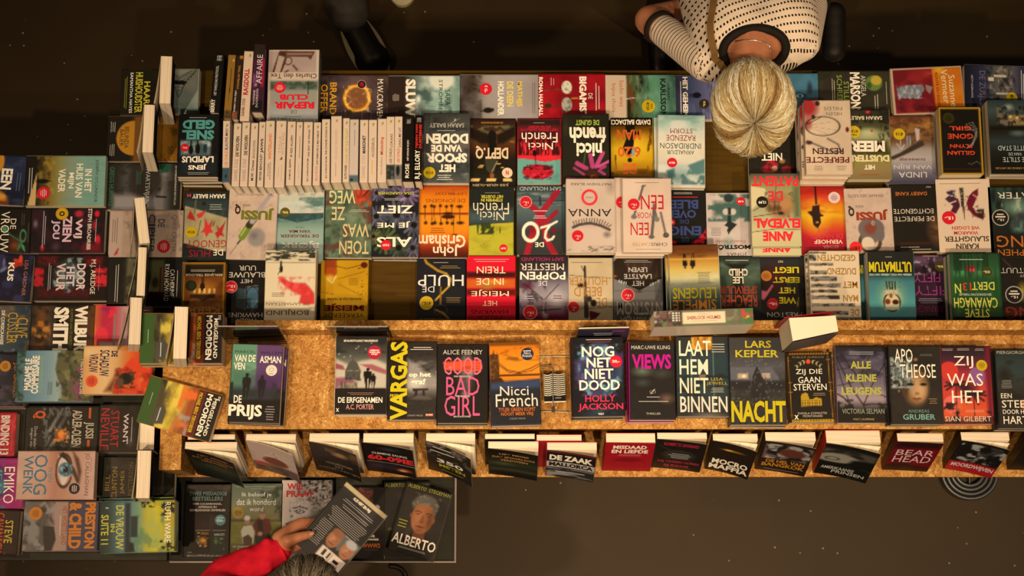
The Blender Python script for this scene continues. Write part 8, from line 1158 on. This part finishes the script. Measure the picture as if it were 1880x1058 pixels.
me = bpy.data.meshes.new('strap'); me.from_pydata(V_, [], [(4 * i + k, 4 * i + (k + 1) % 4, 4 * i + 4 + (k + 1) % 4, 4 * i + 4 + k) for i in range(n_ - 1) for k in range(4)]); link('strap', me, mat('brown_webbing', '7a5024', .7, .2), bag)
# --- person walking past beyond the table
a1, t1, a2 = px2w(645, 42, 0), px2w(703, 148, 0), px2w(742, -50, 0); t2 = px2w(738, 12, 0)
pel = (a1 + a2) / 2 + Vector((-.02, .16, .92))
root = thing('person', 'person in dark trousers and black shoes standing beyond the long table', 'person', Matrix.Translation((pel.x, pel.y, 0)))
ch = pel + Vector((0, .02, .42)); hd = ch + Vector((0, -.02, .32))
caps = legs_caps(pel, a1, a2) + [(pel, ch, .12, .14), (ch + Vector((-.17, 0, .05)), ch + Vector((.17, 0, .05)), .055, .055), (ch + Vector((0, 0, .08)), hd, .055, .05)] + head_caps(hd, (0, -1, 0), (0, 0, 1))
for s in (-1, 1):
    sh = ch + Vector((.18 * s, 0, .05)); el = sh + Vector((.05 * s, .03, -.28)); wr = el + Vector((0, -.06, -.25)); caps += [(sh, el, .045, .038), (el, wr, .036, .026)] + simple_hand(wr, (0, -.1, -1), (0, -1, 0))
link('body', local(blob(caps, .010), root), SKIN, root)
DENIM = mat('dark_trouser_cloth', rough=.85, spec=.15, build=b_noise('342a20', '44382c', 14, (1, 1, .3)))
link('trousers', local(blob([(pel + Vector((-.05, 0, 0)), pel + Vector((.05, 0, 0)), .135, .135)] + [(c[0], c[1] if i % 2 == 0 else c[1] + Vector((0, 0, .0)), c[2] + .022, c[3] + .026) for i, c in enumerate(legs_caps(pel, a1, a2))], .010, 3), root), DENIM, root)
link('jacket', local(blob([(pel + Vector((0, 0, .08)), ch, .145, .165), (ch + Vector((-.17, 0, .05)), ch + Vector((.17, 0, .05)), .07, .07)], .012, 4), root), BLACKCLOTH, root)
SHOE = mat('black_shoe', '0d0a08', .5, .3); SOLE = mat('pale_sole', 'a08658', .6, .2)
for a, t in ((a1, t1), (a2, t2)):
    d = (t - a).normalized(); L = .27; s = Vector((-d.y, d.x, 0)); h0 = t - d * L
    us = blob([('e', h0 + d * .06 + Vector((0, 0, .055)), (.042, .042, .05)), (h0 + d * .06 + Vector((0, 0, .05)), h0 + d * .2 + Vector((0, 0, .044)), .046, .050), ('e', h0 + d * .2 + Vector((0, 0, .040)), (.060, .060, .038))], .007, 4); sh = link('shoe', local(us, root), SHOE, root)
    n = 40; V_ = []
    for z in (0, .022):
        for k in range(n):
            q = 2 * pi * k / n; V_.append(root.matrix_world.inverted() @ (h0 + d * (.135 + .14 * cos(q)) + s * (.061 + .006 * cos(q)) * sin(q) + Vector((0, 0, z))))
    me = bpy.data.meshes.new('sole'); me.from_pydata(V_, [], [tuple(range(n))[::-1], tuple(range(n, 2 * n))] + [(k, (k + 1) % n, n + (k + 1) % n, n + k) for k in range(n)]); link('sole', me, SOLE, sh).matrix_parent_inverse = Matrix()
face_parts(root, hd, (0, -1, 0), (0, 0, 1))
link('hair', local(hair_mesh(hd + Vector((0, .01, .02)), (.085, .1, .095), (0, .3, 1), 700, ['2a1c12', '3a281a'], 1.5, -.1, .002, 9), root), DYED, root)
# --- person in red holding the book, below the tray table
Ip = lambda x, y, z: px2w(330 + x / 4.82, 940 + y / 4.82, z)
hd = px2w(562, 1094, 1.60); nk = px2w(562, 1140, 1.44); ch = px2w(562, 1172, 1.22); pel = Vector((ch.x, ch.y - .04, .92))
root = thing('person', 'grey-haired person in a red sweater reaching in with a book', 'person', Matrix.Translation((pel.x, pel.y, 0)))
shl, shr = px2w(430, 1165, 1.34), px2w(694, 1165, 1.34); el = px2w(402, 1082, 1.10); wl = Ip(872, 345, 1.062)
elr = shr + Vector((.06, .02, -.28)); wr = elr + Vector((-.02, .05, -.24))
fl_, fr_ = (pel.x - .11, pel.y, 0), (pel.x + .11, pel.y, 0)
zb, ztp = 1.045, 1.069                        # underside and top of the book in the hand
hand = [(wl, Ip(909, 292, 1.064), .025, .030), (Ip(899, 247, 1.064), Ip(1014, 142, 1.056), .026, .017), (Ip(908, 322, 1.045), Ip(1059, 282, 1.022), .026, .016), (Ip(909, 282, 1.06), Ip(999, 200, 1.040), .030, .016)]
hand += finger([Ip(1004, 142, 1.057), Ip(1084, 92, 1.052), Ip(1190, 92, 1.032), Ip(1280, 120, 1.029)], [.0165, .0135, .0115, .009])
hand += finger([Ip(1024, 172, 1.046), Ip(1160, 150, 1.029), Ip(1270, 165, 1.031), Ip(1340, 205, 1.033)], [.0155, .012, .0105, .0085])
hand += finger([Ip(1024, 222, 1.0285), Ip(1170, 215, 1.029), Ip(1270, 235, 1.033), Ip(1330, 270, 1.034)], [.015, .0115, .010, .008])
hand += finger([Ip(1034, 282, 1.026), Ip(1160, 285, 1.029), Ip(1230, 305, 1.033), Ip(1280, 330, 1.034)], [.014, .010, .009, .0075])
hand += finger([Ip(899, 292, 1.066), Ip(960, 258, 1.0955), Ip(1054, 224, 1.0955), Ip(1155, 198, 1.089)], [.022, .0175, .0135, .0105])
caps = hand + [(el, wl, .036, .025), (shl, el, .045, .038), (shr, elr, .045, .038), (elr, wr, .036, .026), (pel, ch, .12, .14), (ch, nk + Vector((0, -.03, -.12)), .13, .1), (shl, shr, .05, .05), (nk + Vector((0, 0, -.05)), hd, .055, .05)] + simple_hand(wr, (0, .1, -1), (0, 1, 0)) + head_caps(hd, (0, .75, -.62), (0, .62, .75), .92) + legs_caps(pel, fl_, fr_)
link('body', local(blob(caps, .0055, 3), root), SKIN, root)
tip, kn = Ip(1155, 198, 1.089), Ip(1054, 224, 1.0955); d = (tip - kn).normalized()
nm = blob([('e', tip + d * .004 + Vector((0, 0, .0085)), (.0085, .006, .0022), Matrix.Rotation(math.atan2(d.y, d.x), 3, 'Z'))], .0012, 2); link('thumbnail', local(nm, root), mat('fingernail', 'b0704c', .4, .4), root)
RED_ = mat('red_sweater', rough=.85, spec=.15, build=b_noise('9c0c16', 'ac101a', 40))
w1 = Ip(880, 340, 1.062); sl = [Vector(p) for p in (w1, Ip(790, 385, 1.066), Ip(690, 440, 1.07), Ip(560, 500, 1.08), Ip(430, 575, 1.09), el)]
slv = [(sl[0], sl[1], .034, .039), (sl[1], sl[2], .039, .044), (sl[2], sl[3], .044, .050), (sl[3], sl[4], .048, .056), (sl[4], sl[5], .056, .06), (el, shl, .06, .065)]
for i, k in enumerate((.12, .3, .47, .62, .78, .92)):   # folds pushed up the forearm
    j = k * 5; a = int(j); p = sl[a] + (sl[a + 1] - sl[a]) * (j - a); n = (sl[a + 1] - sl[a]).normalized(); s = Vector((-n.y, n.x, 0)) * (.03 if i % 2 else -.03)
    slv.append((p + s + Vector((0, 0, .024)), p - s * .7 + n * .02 + Vector((0, 0, .034)), .014, .012))
slv += [(shr, elr, .058, .05), (elr, wr, .05, .036), (pel + Vector((0, 0, -.02)), ch, .14, .155), (ch, nk + Vector((0, -.03, -.12)), .145, .11), (shl, shr, .065, .065)]
link('sweater', local(blob(slv, .007, 2), root), RED_, root)
d = (sl[1] - sl[0]).normalized(); sd = d.orthogonal().normalized(); s2 = d.cross(sd)
tube('cuff', [w2l2 for w2l2 in [[root.matrix_world.inverted() @ (sl[0] - d * .004 + (sd * cos(t) + s2 * sin(t)) * .031) for t in np.linspace(0, 2 * pi, 24, endpoint=False)]]], .006, RED_, root, 8, True)
link('trousers', local(blob([(pel + Vector((-.05, 0, 0)), pel + Vector((.05, 0, 0)), .13, .13)] + [(c[0], c[1], c[2] + .018, c[3] + .022) for c in legs_caps(pel, fl_, fr_)], .012, 3), root), DENIM, root)
for f in (fl_, fr_):
    s = blob([(Vector(f) + Vector((0, -.03, .045)), Vector(f) + Vector((0, .14, .04)), .044, .038)], .008, 3); link('shoe', local(s, root), SHOE, root)
face_parts(root, hd, (0, .75, -.62), (0, .62, .75), .92)
link('hair', local(hair_mesh(hd + Vector((0, -.005, .005)), (.078, .092, .098), (0.05, -.25, 1), 2400, ['3a2c1e', '4c3a28', '5e4a34', '725c42', '867050'], 1.5, -.15, .0012, 11, pull=.2, nape=(0, -1, 0)), root), DYED, root)
